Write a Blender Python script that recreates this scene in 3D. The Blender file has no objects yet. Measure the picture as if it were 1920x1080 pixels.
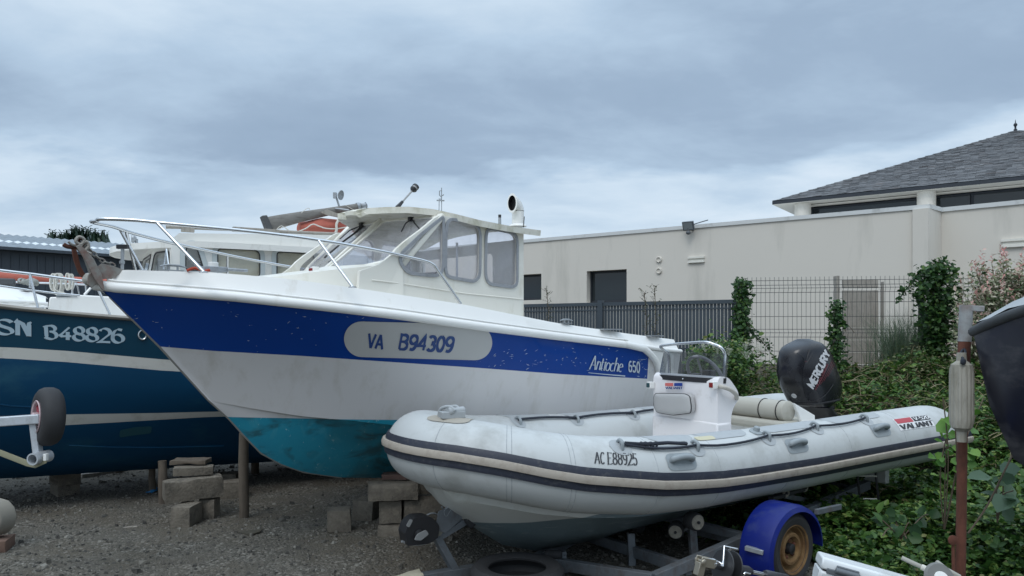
import bpy, bmesh, math, random
import numpy as np
from mathutils import Vector as V, Matrix, Euler
C = bpy.context.scene.collection
random.seed(7); RN = np.random.RandomState(11)
PI = math.pi

# ------------------------------------------------------------------ camera
F, H, HY = 1400., 1.75, 622.          # focal length in photo pixels, eye height, row of the horizon
cd = bpy.data.cameras.new('camera'); cam = bpy.data.objects.new('camera', cd); C.objects.link(cam)
cam.location = (0, 0, H); cam.rotation_euler = (PI/2, 0, 0)
cd.sensor_width = 36; cd.lens = F/1920*36; cd.shift_y = (HY-540)/1920
cd.clip_start = .05; cd.clip_end = 3000
bpy.context.scene.camera = cam

# ------------------------------------------------------------------ sky and light
SUN_EL, SUN_AZ = math.radians(52), math.radians(200)
W = bpy.data.worlds.new('World'); bpy.context.scene.world = W; W.use_nodes = True
nt = W.node_tree; N = nt.nodes; L = nt.links
for n in list(N): N.remove(n)
out = N.new('ShaderNodeOutputWorld'); bg = N.new('ShaderNodeBackground'); L.new(bg.outputs[0], out.inputs[0])
bg.inputs[1].default_value = .1
sky = N.new('ShaderNodeTexSky'); sky.sky_type = 'NISHITA'; sky.sun_disc = False
sky.sun_elevation = SUN_EL; sky.sun_rotation = SUN_AZ; sky.air_density = 1.; sky.dust_density = 2.
def mth(op, a, b=None, c=None, nt=nt):
    n = nt.nodes.new('ShaderNodeMath'); n.operation = op
    for i, x in enumerate((a, b, c)):
        if x is None: continue
        if isinstance(x, (int, float)): n.inputs[i].default_value = x
        else: nt.links.new(x, n.inputs[i])
    return n.outputs[0]
def mixc(f, a, b, nt=nt, bt='MIX'):
    n = nt.nodes.new('ShaderNodeMix'); n.data_type = 'RGBA'; n.blend_type = bt
    for k, x in ((0, f), (6, a), (7, b)):
        if isinstance(x, (int, float)): n.inputs[k].default_value = x
        elif isinstance(x, (tuple, list)): n.inputs[k].default_value = (*x[:3], 1)
        else: nt.links.new(x, n.inputs[k])
    return n.outputs[2]
def ramp(f, stops, nt=nt):
    n = nt.nodes.new('ShaderNodeValToRGB'); e = n.color_ramp.elements
    while len(e) < len(stops): e.new(.5)
    for i, (p, c) in enumerate(stops):
        e[i].position = p; e[i].color = (c, c, c, 1) if isinstance(c, (int, float)) else (*c, 1)
    nt.links.new(f, n.inputs[0]); return n.outputs[0]
def noise(vec, sc, det=5, ro=.55, nt=nt, dist=0):
    n = nt.nodes.new('ShaderNodeTexNoise'); n.inputs['Scale'].default_value = sc
    n.inputs['Detail'].default_value = det; n.inputs['Roughness'].default_value = ro
    n.inputs['Distortion'].default_value = dist
    if vec is not None: nt.links.new(vec, n.inputs['Vector'])
    return n.outputs['Fac']
tc = N.new('ShaderNodeTexCoord'); sx = N.new('ShaderNodeSeparateXYZ'); L.new(tc.outputs['Generated'], sx.inputs[0])
zz = mth('MAXIMUM', sx.outputs[2], 0.0)
den = mth('ADD', zz, .16)
cb = N.new('ShaderNodeCombineXYZ')
L.new(mth('MULTIPLY', mth('DIVIDE', sx.outputs[0], den), .8), cb.inputs[0]); L.new(mth('DIVIDE', sx.outputs[1], den), cb.inputs[1]); cb.inputs[2].default_value = 3.3
n1 = noise(cb.outputs[0], .62, 7, .55, dist=.25)
n2 = noise(cb.outputs[0], 1.9, 6, .6, dist=.4)
nn = mth('ADD', mth('MULTIPLY', n1, .78), mth('MULTIPLY', n2, .22))
# overcast decks: a light band low over the horizon, a heavy deck over it, thinner cloud higher up
wob = mth('ADD', sx.outputs[2], mth('MULTIPLY', mth('SUBTRACT', noise(cb.outputs[0], .8, 6, .55), .5), .26))
deck = ramp(wob, [(0, .74), (.10, .86), (.15, 1.0), (.20, .80), (.226, .22), (.27, .10), (.33, .26), (.39, .60), (.5, .8)])
t = mth('ADD', mth('MULTIPLY', deck, .74), mth('MULTIPLY', mth('SUBTRACT', nn, .5), 2.7)); t = mth('ADD', t, .18)
cloud = ramp(t, [(0, (.275, .372, .50)), (.28, (.32, .425, .56)), (.55, (.44, .57, .715)), (.8, (.58, .70, .82)), (1, (.68, .78, .88))])
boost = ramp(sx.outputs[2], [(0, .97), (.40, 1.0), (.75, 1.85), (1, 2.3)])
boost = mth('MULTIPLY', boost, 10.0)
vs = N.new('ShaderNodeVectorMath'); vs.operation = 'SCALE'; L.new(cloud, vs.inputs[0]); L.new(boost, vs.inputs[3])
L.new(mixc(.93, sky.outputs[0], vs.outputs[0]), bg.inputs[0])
sd = bpy.data.lights.new('sun', 'SUN'); sd.energy = .75; sd.angle = math.radians(25); sd.color = (1, .965, .92)
sun = bpy.data.objects.new('sun', sd); C.objects.link(sun)
sdir = V((math.sin(SUN_AZ)*math.cos(SUN_EL), math.cos(SUN_AZ)*math.cos(SUN_EL), math.sin(SUN_EL)))
sun.rotation_euler = sdir.to_track_quat('Z', 'Y').to_euler(); sun.location = sdir*30
vw = bpy.context.scene.view_settings; vw.view_transform = 'Standard'; vw.look = 'None'; vw.exposure = .17; vw.gamma = 1
bpy.context.scene.cycles.max_bounces = 8; bpy.context.scene.cycles.transparent_max_bounces = 24

# ------------------------------------------------------------------ mesh helpers
def at(px, py, D): return V(((px-960)/F*D, D, H+(HY-py)/F*D))
def gnd(px, py, z=0.): D = (H-z)*F/(py-HY); return at(px, py, D)
def proj(p): return 960+F*p[0]/p[1], HY-(p[2]-H)*F/p[1]
def lerp(a, b, t): return a+(b-a)*t
def interp(x, tab): return float(np.interp(x, [a for a, _ in tab], [b for _, b in tab]))
class Frame:                                  # a boat's own axes: s along it, t across it, z up
    def __init__(f, ox, oy, deg):
        f.o = V((ox, oy, 0)); a = math.radians(deg)
        f.u = V((math.cos(a), math.sin(a), 0)); f.n = V((math.sin(a), -math.cos(a), 0))
    def w(f, s, t, z): return f.o+f.u*s+f.n*t+V((0, 0, z))
    def px(f, s, t): p = f.w(s, t, 0); return 960+F*p.x/p.y
    def z(f, s, t, tab):                      # height that a measured profile gives at (s, t)
        p = f.w(s, t, 0); return H+(HY-interp(960+F*p.x/p.y, tab))/F*p.y
    def on_t(f, px, py, t):                   # where the sight line meets the lengthwise plane t
        d = V(((px-960)/F, 1, (HY-py)/F)); k = (t+f.o.dot(f.n))/d.dot(f.n); return d*k+V((0, 0, H))
    def on_s(f, px, py, s):
        d = V(((px-960)/F, 1, (HY-py)/F)); k = (s+f.o.dot(f.u))/d.dot(f.u); return d*k+V((0, 0, H))
def spl(pts, n=8, closed=False):
    P = [V(p) for p in pts]; m = len(P); R = []
    for i in range(m if closed else m-1):
        a, b, c, d = (P[(i-1) % m], P[i], P[(i+1) % m], P[(i+2) % m]) if closed else (P[max(i-1, 0)], P[i], P[i+1], P[min(i+2, m-1)])
        for k in range(n):
            t = k/n; R.append(.5*((2*b)+(c-a)*t+(2*a-5*b+4*c-d)*t*t+(3*b-a-3*c+d)*t**3))
    if not closed: R.append(P[-1])
    return R
def rpoly(P, r, n=5):                         # polygon with rounded corners
    P = [V(p) for p in P]; R = []; m = len(P)
    for i in range(m):
        b = P[i]; a = P[i-1]; c = P[(i+1) % m]; rr = r[i] if isinstance(r, (list, tuple)) else r
        if rr <= 0: R.append(b.copy()); continue
        ra = min(rr, (a-b).length*.49); rc = min(rr, (c-b).length*.49)
        p = b+(a-b).normalized()*ra; q = b+(c-b).normalized()*rc
        for k in range(n+1): t = k/n; R.append(p*(1-t)**2+b*2*t*(1-t)+q*t*t)
    return R
def inset(P, d):
    c = sum(P, V((0, 0, 0)))/len(P); nrm = V((0, 0, 0))
    for i in range(len(P)): nrm += (P[i]-c).cross(P[(i+1) % len(P)]-c)
    nrm.normalize(); R = []
    for i in range(len(P)):
        t = (P[(i+1) % len(P)]-P[i-1]); 
        if t.length < 1e-9: R.append(P[i].copy()); continue
        R.append(P[i]+nrm.cross(t.normalized())*d)
    return R
WL = {}
class MB:
    def __init__(s): s.v = []; s.f = []; s.m = []
    def add(s, v, f, m=0):
        b = len(s.v); s.v += [V(x) for x in v]; s.f += [tuple(b+i for i in q) for q in f]
        s.m += [m]*len(f) if isinstance(m, int) else list(m); return s
    def grid(s, rows, m=0, cu=False, cv=False):   # rows of points; cu closes each row, cv closes the set of rows
        nr, nc = len(rows), len(rows[0]); v = [p for r in rows for p in r]; f = []; ms = []
        for i in range(nr if cv else nr-1):
            for j in range(nc if cu else nc-1):
                f.append((i*nc+j, i*nc+(j+1) % nc, ((i+1) % nr)*nc+(j+1) % nc, ((i+1) % nr)*nc+j))
                ms.append(m(i, j) if callable(m) else m)
        return s.add(v, f, ms)
    def cap(s, loop, m=0, rev=False):
        n = len(loop); c = sum((V(p) for p in loop), V((0, 0, 0)))/n
        f = [(i, (i+1) % n, n) if not rev else ((i+1) % n, i, n) for i in range(n)]
        return s.add(list(loop)+[c], f, m)
    def box(s, c, d, R=None, m=0, jit=0):
        R = R or Matrix.Identity(3); v = []
        for x in (-.5, .5):
            for y in (-.5, .5):
                for z in (-.5, .5):
                    v.append(V(c)+R @ V((x*d[0]+random.uniform(-jit, jit), y*d[1]+random.uniform(-jit, jit), z*d[2]+random.uniform(-jit, jit))))
        return s.add(v, [(0, 1, 3, 2), (4, 6, 7, 5), (0, 4, 5, 1), (2, 3, 7, 6), (0, 2, 6, 4), (1, 5, 7, 3)], m)
    def bar(s, a, b, w, h, m=0, up=(0, 0, 1)):
        a = V(a); b = V(b); x = (b-a).normalized(); y = V(up).cross(x)
        if y.length < 1e-4: y = V((1, 0, 0)).cross(x)
        y.normalize(); z = x.cross(y); R = Matrix((x, y, z)).transposed()
        return s.box((a+b)/2, ((b-a).length, w, h), R, m)
    def tube(s, pts, r, seg=8, m=0, cap=True, closed=False, sq=None):
        P = [V(p) for p in pts]; n = len(P); rows = []; pn = None
        for i in range(n):
            if closed: t = P[(i+1) % n]-P[i-1]
            else: t = P[min(i+1, n-1)]-P[max(i-1, 0)]
            t = t.normalized() if t.length > 1e-9 else V((0, 0, 1))
            if pn is None:
                a = V((0, 0, 1)) if abs(t.z) < .9 else V((1, 0, 0)); pn = a.cross(t).normalized()
            pn = (pn-t*pn.dot(t)).normalized(); bn = t.cross(pn); rr = r[i] if isinstance(r, (list, tuple)) else r
            ra, rb = (rr, rr) if not sq else (rr*sq[0], rr*sq[1])
            rows.append([P[i]+pn*math.cos(k*2*PI/seg)*ra+bn*math.sin(k*2*PI/seg)*rb for k in range(seg)])
        s.grid(rows, m, cu=True, cv=closed)
        if cap and not closed: s.cap(rows[0], m, True); s.cap(rows[-1], m)
        return s
    def lathe(s, prof, o, ax=(0, 0, 1), seg=24, m=0, cap=True):   # prof: (radius, distance along axis)
        ax = V(ax).normalized(); a = V((0, 0, 1)) if abs(ax.z) < .9 else V((1, 0, 0)); x = a.cross(ax).normalized(); y = ax.cross(x)
        rows = [[V(o)+ax*h+(x*math.cos(k*2*PI/seg)+y*math.sin(k*2*PI/seg))*r for k in range(seg)] for r, h in prof]
        mm = (lambda i, j: m[i]) if isinstance(m, (list, tuple)) else m
        s.grid(rows, mm, cu=True)
        if cap: 
            s.cap(rows[0], m if isinstance(m, int) else m[0], True); s.cap(rows[-1], m if isinstance(m, int) else m[-1])
        return s
    def ell(s, c, rad, R=None, m=0, nu=16, nv=10):
        R = R or Matrix.Identity(3); rows = []
        for i in range(nv+1):
            a = -PI/2+PI*i/nv; ca = max(math.cos(a), 1e-3)
            rows.append([V(c)+R @ V((rad[0]*ca*math.cos(2*PI*j/nu), rad[1]*ca*math.sin(2*PI*j/nu), rad[2]*math.sin(a))) for j in range(nu)])
        return s.grid(rows, m, cu=True)
    def prism(s, poly, ext, m=0, holes=()):
        bm = bmesh.new(); loops = [list(poly)]+[list(h) for h in holes]; es = []; vs = []
        for lp in loops:
            q = [bm.verts.new(V(p)) for p in lp]; vs += q
            es += [bm.edges.new((q[i], q[(i+1) % len(q)])) for i in range(len(q))]
        bmesh.ops.triangle_fill(bm, edges=es, use_beauty=True, use_dissolve=False)
        bm.verts.index_update(); fs = [tuple(x.index for x in f.verts) for f in bm.faces]; co = [x.co.copy() for x in vs]; bm.free()
        e = V(ext); n = len(co); v = co+[p+e for p in co]; f = []
        nrm = V((0, 0, 0))
        for q in fs: nrm += (co[q[1]]-co[q[0]]).cross(co[q[2]]-co[q[0]])
        for q in fs:
            a = (co[q[1]]-co[q[0]]).cross(co[q[2]]-co[q[0]])
            q2 = q if a.dot(e) < 0 else q[::-1]; f.append(q2); f.append(tuple(i+n for i in q2[::-1]))
        b = 0
        for k, lp in enumerate(loops):
            ln = len(lp)
            for i in range(ln): f.append((b+i, b+(i+1) % ln, b+(i+1) % ln+n, b+i+n))
            b += ln
        return s.add(v, f, m)
    def ring(s, P, d0, d1, ext, m=0):          # frame strip between two insets of an outline, with thickness
        A = inset(P, d0); B = inset(P, d1); e = V(ext)
        return s.grid([A, B, [p+e for p in B], [p+e for p in A]], m, cu=True, cv=True)
    def build(s, name, mats, parent=None, smooth=35, loc=None, bev=0, fixn=True):
        me = bpy.data.meshes.new(name); o = bpy.data.objects.new(name, me); C.objects.link(o)
        if parent is not None: base = WL[parent.name]; o.parent = parent
        else: base = None
        if base is None:
            if loc is None:
                xs = [p.x for p in s.v]; ys = [p.y for p in s.v]; loc = V(((min(xs)+max(xs))/2, (min(ys)+max(ys))/2, min(p.z for p in s.v)))
            base = V(loc); o.location = base
        WL[o.name] = base
        me.from_pydata([tuple(p-base) for p in s.v], [], s.f)
        if not isinstance(mats, (list, tuple)): mats = [mats]
        for x in mats: me.materials.append(x)
        me.polygons.foreach_set('material_index', s.m)
        if fixn:
            bm = bmesh.new(); bm.from_mesh(me); bmesh.ops.remove_doubles(bm, verts=bm.verts, dist=1e-5)
            bmesh.ops.recalc_face_normals(bm, faces=bm.faces); bm.to_mesh(me); bm.free()
        if smooth:
            me.shade_smooth(); me.set_sharp_from_angle(angle=math.radians(smooth))
        if bev:
            md = o.modifiers.new('bevel', 'BEVEL'); md.width = bev; md.segments = 2; md.limit_method = 'ANGLE'; md.angle_limit = math.radians(40)
        return o
def tag(o, label=None, cat=None, group=None, kind=None):
    for k, x in (('label', label), ('category', cat), ('group', group), ('kind', kind)):
        if x: o[k] = x
    return o
def thing(name, loc, label, cat, group=None):
    o = bpy.data.objects.new(name, None); C.objects.link(o); o.location = V(loc); o.empty_display_size = .1
    WL[o.name] = V(loc); return tag(o, label, cat, group)
def rotz(a): return Matrix.Rotation(a, 3, 'Z')

# ------------------------------------------------------------------ materials
def pm(name, col, rough=.5, metal=0., var=.12, scale=3., bump=0., bscale=60., dirt_or_sheen=None, coat=0., tex=None):
    m = bpy.data.materials.new(name); m.use_nodes = True; t = m.node_tree; b = t.nodes['Principled BSDF']
    b.inputs['Roughness'].default_value = rough; b.inputs['Metallic'].default_value = metal; b.inputs['Coat Weight'].default_value = coat
    co = t.nodes.new('ShaderNodeTexCoord').outputs['Object']
    c = mixc(noise(co, scale, 5, .6, t), tuple(x*(1-var) for x in col), tuple(min(x*(1+var), 1) for x in col), t)
    if dirt_or_sheen:                                    # (colour, amount 0-1, scale, stretch)
        mp = t.nodes.new('ShaderNodeMapping'); t.links.new(co, mp.inputs[0]); mp.inputs['Scale'].default_value = dirt_or_sheen[3] if len(dirt_or_sheen) > 3 else (1, 1, 1)
        f = ramp(noise(mp.outputs[0], dirt_or_sheen[2], 7, .65, t), [(.62-dirt_or_sheen[1]*.35, 0.), (.82-dirt_or_sheen[1]*.2, 1.)], t)
        c = mixc(mth('MULTIPLY', f, .75, nt=t), c, dirt_or_sheen[0], t)
        t.links.new(mth('ADD', mth('MULTIPLY', f, .25, nt=t), rough, nt=t), b.inputs['Roughness'])
    if tex: c = tex(t, co, c, b)
    t.links.new(c, b.inputs['Base Color'])
    if bump:
        bn = t.nodes.new('ShaderNodeBump'); bn.inputs['Strength'].default_value = min(bump*8, 1); bn.inputs['Distance'].default_value = bump*.1 if bump < .2 else .02
        t.links.new(noise(co, bscale, 6, .65, t), bn.inputs['Height']); t.links.new(bn.outputs[0], b.inputs['Normal'])
    return m
def glassm(name, tint=(.8, .82, .86), haze=.08, rough=.04, hcol=(.7, .72, .78)):
    m = bpy.data.materials.new(name); m.use_nodes = True; t = m.node_tree; n = t.nodes
    for x in list(n):
        if x.type == 'BSDF_PRINCIPLED': n.remove(x)
    tr = n.new('ShaderNodeBsdfTransparent'); tr.inputs[0].default_value = (*tint, 1)
    df = n.new('ShaderNodeBsdfDiffuse'); df.inputs[0].default_value = (*hcol, 1)
    gl = n.new('ShaderNodeBsdfGlossy'); gl.inputs['Roughness'].default_value = rough
    m1 = n.new('ShaderNodeMixShader'); m1.inputs[0].default_value = haze
    if haze > .01:
        co = n.new('ShaderNodeTexCoord').outputs['Object']
        t.links.new(mth('MULTIPLY', ramp(noise(co, 5, 6, .65, t), [(.3, .5), (.75, 1.6)], t), haze, nt=t), m1.inputs[0])
    t.links.new(tr.outputs[0], m1.inputs[1]); t.links.new(df.outputs[0], m1.inputs[2])
    fr = n.new('ShaderNodeFresnel'); ge = n.new('ShaderNodeNewGeometry'); t.links.new(mth('SUBTRACT', 1.5, mth('MULTIPLY', ge.outputs['Backfacing'], .8333, nt=t), nt=t), fr.inputs[0])
    m2 = n.new('ShaderNodeMixShader'); t.links.new(fr.outputs[0], m2.inputs[0]); t.links.new(m1.outputs[0], m2.inputs[1]); t.links.new(gl.outputs[0], m2.inputs[2])
    t.links.new(m2.outputs[0], n['Material Output'].inputs[0]); return m
def below(t, co, a, b_, z0, soft=.002):     # 1 where z < z0 + a*x + b*y (object axes)
    s = t.nodes.new('ShaderNodeSeparateXYZ'); t.links.new(co, s.inputs[0])
    lim = mth('ADD', mth('ADD', mth('MULTIPLY', s.outputs[0], a, nt=t), mth('MULTIPLY', s.outputs[1], b_, nt=t), nt=t), z0, nt=t)
    d = mth('DIVIDE', mth('SUBTRACT', lim, s.outputs[2], nt=t), soft, nt=t)
    n = mth('ADD', d, .5, nt=t); n.node.use_clamp = True; return n
def specks(t, co, scale, lo, hi, stretch=(1, 1, 1)):
    mp = t.nodes.new('ShaderNodeMapping'); t.links.new(co, mp.inputs[0]); mp.inputs['Scale'].default_value = stretch
    mp.inputs['Rotation'].default_value = (.2, .3, .1)
    return ramp(noise(mp.outputs[0], scale, 3, .6, t, dist=.6), [(lo, 0.), (hi, 1.)], t)

white = pm('white_gelcoat', (.80, .79, .76), .35, var=.03, scale=2, coat=.2, dirt_or_sheen=((.50, .46, .38), .10, 5, (1, 1, .35)), bump=.004, bscale=4)
cream = pm('cream_gelcoat', (.76, .735, .66), .4, var=.04, scale=2, coat=.15, dirt_or_sheen=((.42, .38, .25), .16, 4, (1, 1, .4)))
roofm = pm('weathered_roof_gelcoat', (.74, .715, .63), .5, var=.05, scale=4, dirt_or_sheen=((.33, .31, .18), .45, 9, (1, 1, .5)))
blackp = pm('black_plastic', (.018, .018, .02), .45, var=.1)
rubber = pm('black_rubber', (.028, .028, .030), .75, var=.2, scale=20, bump=.02, bscale=90)
steel = pm('stainless_steel', (.62, .63, .64), .24, 1, var=.08, scale=30)
chrome = pm('bright_steel', (.75, .75, .76), .12, 1, var=.05, scale=30)
galv = pm('galvanised_steel', (.36, .38, .40), .5, .6, var=.3, scale=14, dirt_or_sheen=((.22, .20, .18), .3, 12), bump=.02, bscale=60)
galvd = pm('dull_galvanised_steel', (.15, .165, .18), .6, .35, var=.35, scale=9, dirt_or_sheen=((.10, .07, .05), .35, 10), bump=.03, bscale=50)
galvl = pm('pale_galvanised_steel', (.50, .53, .56), .5, .4, var=.3, scale=16, dirt_or_sheen=((.3, .3, .29), .3, 14))
rust = pm('rusty_iron', (.135, .05, .032), .9, .05, var=.45, scale=18, bump=.06, bscale=70, dirt_or_sheen=((.055, .028, .022), .55, 11, (1, 1, .4)))
rusty = pm('rust_streaked_steel', (.26, .255, .235), .7, .3, var=.25, scale=16, dirt_or_sheen=((.20, .075, .05), .55, 9), bump=.04, bscale=50)
wood = pm('grey_timber', (.13, .105, .08), .85, var=.35, scale=12, bump=.06, bscale=40, dirt_or_sheen=((.06, .05, .04), .4, 9, (1, 1, .12)))
oldwood = pm('weathered_boards', (.34, .31, .27), .85, var=.2, scale=9, bump=.06, bscale=40, dirt_or_sheen=((.17, .15, .13), .35, 8, (6, 6, 1)))
concrete = pm('concrete_block', (.20, .175, .14), .95, var=.45, scale=11, bump=.15, bscale=48, dirt_or_sheen=((.06, .055, .048), .5, 9))
concrete2 = pm('pale_concrete', (.42, .385, .29), .95, var=.22, scale=9, bump=.1, bscale=45, dirt_or_sheen=((.20, .18, .14), .35, 10))
fibre = pm('red_cover_cloth', (.42, .115, .08), .85, var=.22, scale=5, bump=.05, bscale=18, dirt_or_sheen=((.22, .06, .05), .35, 4))
ropew = pm('white_rope', (.62, .60, .54), .9, var=.15, scale=60, bump=.06, bscale=240)
ropeb = pm('dark_rope', (.030, .036, .050), .9, var=.4, scale=90, bump=.1, bscale=260)
redlens = pm('red_lens', (.20, .012, .012), .15, var=.2, scale=20)
grom = pm('grey_window_rubber', (.30, .31, .33), .6, var=.15, scale=20, dirt_or_sheen=((.16, .16, .15), .3, 20))

# ================================================================== THE SETTING
def smooth01(x): x = np.clip(x, 0, 1); return x*x*(3-2*x)
def bank(x, y):
    sd = (x-2.2)*.75+(y-6.8)*.55
    return 1.0*smooth01(sd/4.7)
def bumpy(x, y): return .012*np.sin(x*3.1+1.3*np.sin(y*2.3))*np.cos(y*2.7+x)+.006*np.sin(x*9+y*5)*np.sin(y*11-x*4)
xs = np.concatenate([[-600, -200, -80, -40, -25, -16, -11], np.arange(-8, 8, .07), np.arange(8, 14, .4), [16, 22, 35, 80, 200, 600]])
ys = np.concatenate([[-60, -20, -5, 0, 2, 3.4], np.arange(4.2, 11.5, .07), np.arange(11.6, 16, .4), [18, 22, 30, 50, 90, 200, 700]])
X, Y = np.meshgrid(xs, ys); Z = bank(X, Y)+bumpy(X, Y)*(np.abs(X) < 30)
nx, ny = len(xs), len(ys)
me = bpy.data.meshes.new('ground'); g = bpy.data.objects.new('ground', me); C.objects.link(g); tag(g, kind='structure')
vv = np.stack([X.ravel(), Y.ravel(), Z.ravel()], 1)
ii = (np.arange(ny-1)[:, None]*nx+np.arange(nx-1)[None, :]).ravel()
me.from_pydata(vv.tolist(), [], np.stack([ii, ii+1, ii+nx+1, ii+nx], 1).tolist()); me.shade_smooth()
def gravtex(t, co, c, b):
    vo = t.nodes.new('ShaderNodeTexVoronoi'); vo.inputs['Scale'].default_value = 55; t.links.new(co, vo.inputs['Vector'])
    sp = t.nodes.new('ShaderNodeSeparateColor'); t.links.new(vo.outputs['Color'], sp.inputs[0])
    st = ramp(sp.outputs[0], [(0, (.045, .042, .036)), (.45, (.105, .098, .083)), (.8, (.185, .172, .145)), (.96, (.30, .285, .25)), (1, (.42, .40, .36))], t)
    fine = ramp(noise(co, 260, 3, .7, t), [(.3, (.048, .043, .035)), (.7, (.165, .15, .122))], t)
    c2 = mixc(ramp(noise(co, 2.2, 6, .7, t), [(.38, 0.), (.62, 1.)], t), st, fine, t)
    c2 = mixc(ramp(noise(co, .9, 4, .6, t), [(.42, 0.), (.62, .9)], t), c2, mixc(.55, c2, (.105, .084, .056), t), t)
    # dark leaf litter and soil on the bank
    s = t.nodes.new('ShaderNodeSeparateXYZ'); t.links.new(co, s.inputs[0])
    k = mth('ADD', mth('MULTIPLY', s.outputs[0], .75, nt=t), mth('MULTIPLY', s.outputs[1], .55, nt=t), nt=t)
    k = mth('ADD', k, mth('MULTIPLY', noise(co, 2, 4, .6, t), 1.0, nt=t), nt=t)
    k = ramp(mth('MULTIPLY', mth('SUBTRACT', k, 5.2, nt=t), 1.2, nt=t), [(0, 0.), (1, 1.)], t)
    vd = t.nodes.new('ShaderNodeBump'); vd.inputs['Strength'].default_value = .9; vd.inputs['Distance'].default_value = .012
    hh = mth('SUBTRACT', 1., vo.outputs['Distance'], nt=t)
    t.links.new(mth('ADD', hh, mth('MULTIPLY', noise(co, 30, 6, .7, t), 1.2, nt=t), nt=t), vd.inputs['Height']); t.links.new(vd.outputs[0], b.inputs['Normal'])
    return mixc(k, c2, (.045, .037, .022), t)
gm = pm('gravel', (.1, .1, .09), .95, tex=gravtex); me.materials.append(gm)

# loose stones lying over the yard, too many to count
def stones(name, n, xr, yr, smin, smax, mat, yexp=1.6):
    base = np.array([(-.5, -.4, 0), (.45, -.5, 0), (.55, .4, 0), (-.4, .5, 0), (-.3, -.25, .5), (.3, -.3, .42), (.28, .3, .5), (-.28, .25, .38)])
    fc = np.array([(0, 1, 5, 4), (1, 2, 6, 5), (2, 3, 7, 6), (3, 0, 4, 7), (4, 5, 6, 7)])
    y = yr[0]+(yr[1]-yr[0])*RN.rand(n)**yexp; x = (xr[0]+(xr[1]-xr[0])*RN.rand(n))*y
    keep = bank(x, y) < .05; x, y = x[keep], y[keep]; n = len(x)
    s = smin+(smax-smin)*RN.rand(n)**3; a = RN.rand(n)*6.28
    P = base[None]+RN.uniform(-.14, .14, (n, 8, 3))
    P = P*s[:, None, None]*RN.uniform(.6, 1.3, (n, 1, 3))
    ca, sa = np.cos(a)[:, None], np.sin(a)[:, None]
    Q = np.stack([P[..., 0]*ca-P[..., 1]*sa+x[:, None], P[..., 0]*sa+P[..., 1]*ca+y[:, None], P[..., 2]+(bank(x, y)+bumpy(x, y))[:, None]-.002], 2)
    fs = (fc[None]+(np.arange(n)*8)[:, None, None]).reshape(-1, 4)
    m = bpy.data.meshes.new(name); m.from_pydata(Q.reshape(-1, 3).tolist(), [], fs.tolist()); m.materials.append(mat)
    o = bpy.data.objects.new(name, m); C.objects.link(o); return tag(o, 'loose grey stones scattered over the gravel yard', 'gravel', kind='stuff')
def islandcol(stops):
    def f(t, co, c, b):
        gi = t.nodes.new('ShaderNodeNewGeometry'); r = ramp(gi.outputs['Random Per Island'], stops, t)
        return mixc(.3, r, mixc(1, r, c, t, 'MULTIPLY'), t)
    return f
stm = pm('stone_chips', (.8, .8, .8), .9, var=.3, scale=80, tex=islandcol([(0, (.05, .048, .043)), (.5, (.125, .116, .098)), (.85, (.19, .175, .148)), (.99, (.24, .23, .20)), (1, (.38, .36, .33))]))
stones('gravel_stones', 34000, (-.72, .62), (4.7, 12), .007, .032, stm); stones('gravel_stones', 1300, (-.72, .62), (4.7, 12), .028, .062, stm, 1.2)

# ---- beige rendered building with parapet
FW = Frame(.38, 21.4, -35.68); ZT = 4.35
render = pm('beige_render', (.655, .615, .55), .9, var=.03, scale=.8, bump=.015, bscale=120, dirt_or_sheen=((.44, .42, .37), .22, 1.3, (1, 1, .16)))
coping = pm('white_coping', (.62, .63, .62), .6, var=.06, scale=2, dirt_or_sheen=((.3, .3, .28), .2, 3))
frm = pm('anthracite_frame', (.018, .022, .03), .5, var=.1)
wgl = pm('dark_window_glass', (.014, .02, .024), .05, var=.1, scale=.5); wgl.node_tree.nodes['Principled BSDF'].inputs['Specular IOR Level'].default_value = .55
b1 = thing('rendered_building', FW.w(0, 0, 1.2), 'long flat roofed building in beige render with two dark windows behind the fence', 'building')
sA = -9; Bc = V((8.56, 15.36, 0)); Cc = V((9.14, 15.9, 0)); sB = (Bc-FW.o).dot(FW.u)
def wp(px, py): return FW.on_t(px, py, 0)
def rect(x0, y0, x1, y1):
    a, b = wp(x0, y0), wp(x1, y1); zt = (wp(x0, y0).z+wp(x1, y0+(-3 if x1-x0 > 40 else -1)).z)/2; zb = wp((x0+x1)/2, y1).z
    return [V((a.x, a.y, zt)), V((b.x, b.y, zt)), V((b.x, b.y, zb)), V((a.x, a.y, zb))]
holes = [rect(962, 516, 1015, 563), rect(1100, 508, 1175, 567)]
hl = wp(600, 560); 
mb = MB(); mb.prism([FW.w(sA, 0, ZT-.05), FW.w(sB, 0, ZT-.05), FW.w(sB, 0, .3), FW.w(sA, 0, .3)], -FW.n*.3, 0, holes); mb.build('wall', render, b1, smooth=0)
d2 = (Cc-Bc).normalized(); n2_ = V((d2.y, -d2.x, 0)); mb = MB()
e3 = V((.743, -.669, 0)); n3 = V((e3.y, -e3.x, 0)); De = Cc+e3*9
def wallp(a, b, th, z0, z1, nn_): return [V((*(p.xy), z)) for p, z in ((a, z1), (b, z1), (b, z0), (a, z0))], -nn_*th
q, ex = wallp(Bc+V((.003, .003, 0)), Cc, .3, .3, ZT-.05, n2_); mb.prism(q, ex)
q, ex = wallp(Cc+V((.003, .003, 0)), De, .3, .3, ZT-.05, n3); mb.prism(q, ex); mb.build('wall', render, b1, smooth=0)
mb = MB(); up = V((0, 0, .09))
cpts = [FW.w(sA, 0, 0), FW.w(sB, 0, 0), Cc, De]; offs = [FW.n, (FW.n+n2_).normalized(), (n2_+n3).normalized(), n3]
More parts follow.
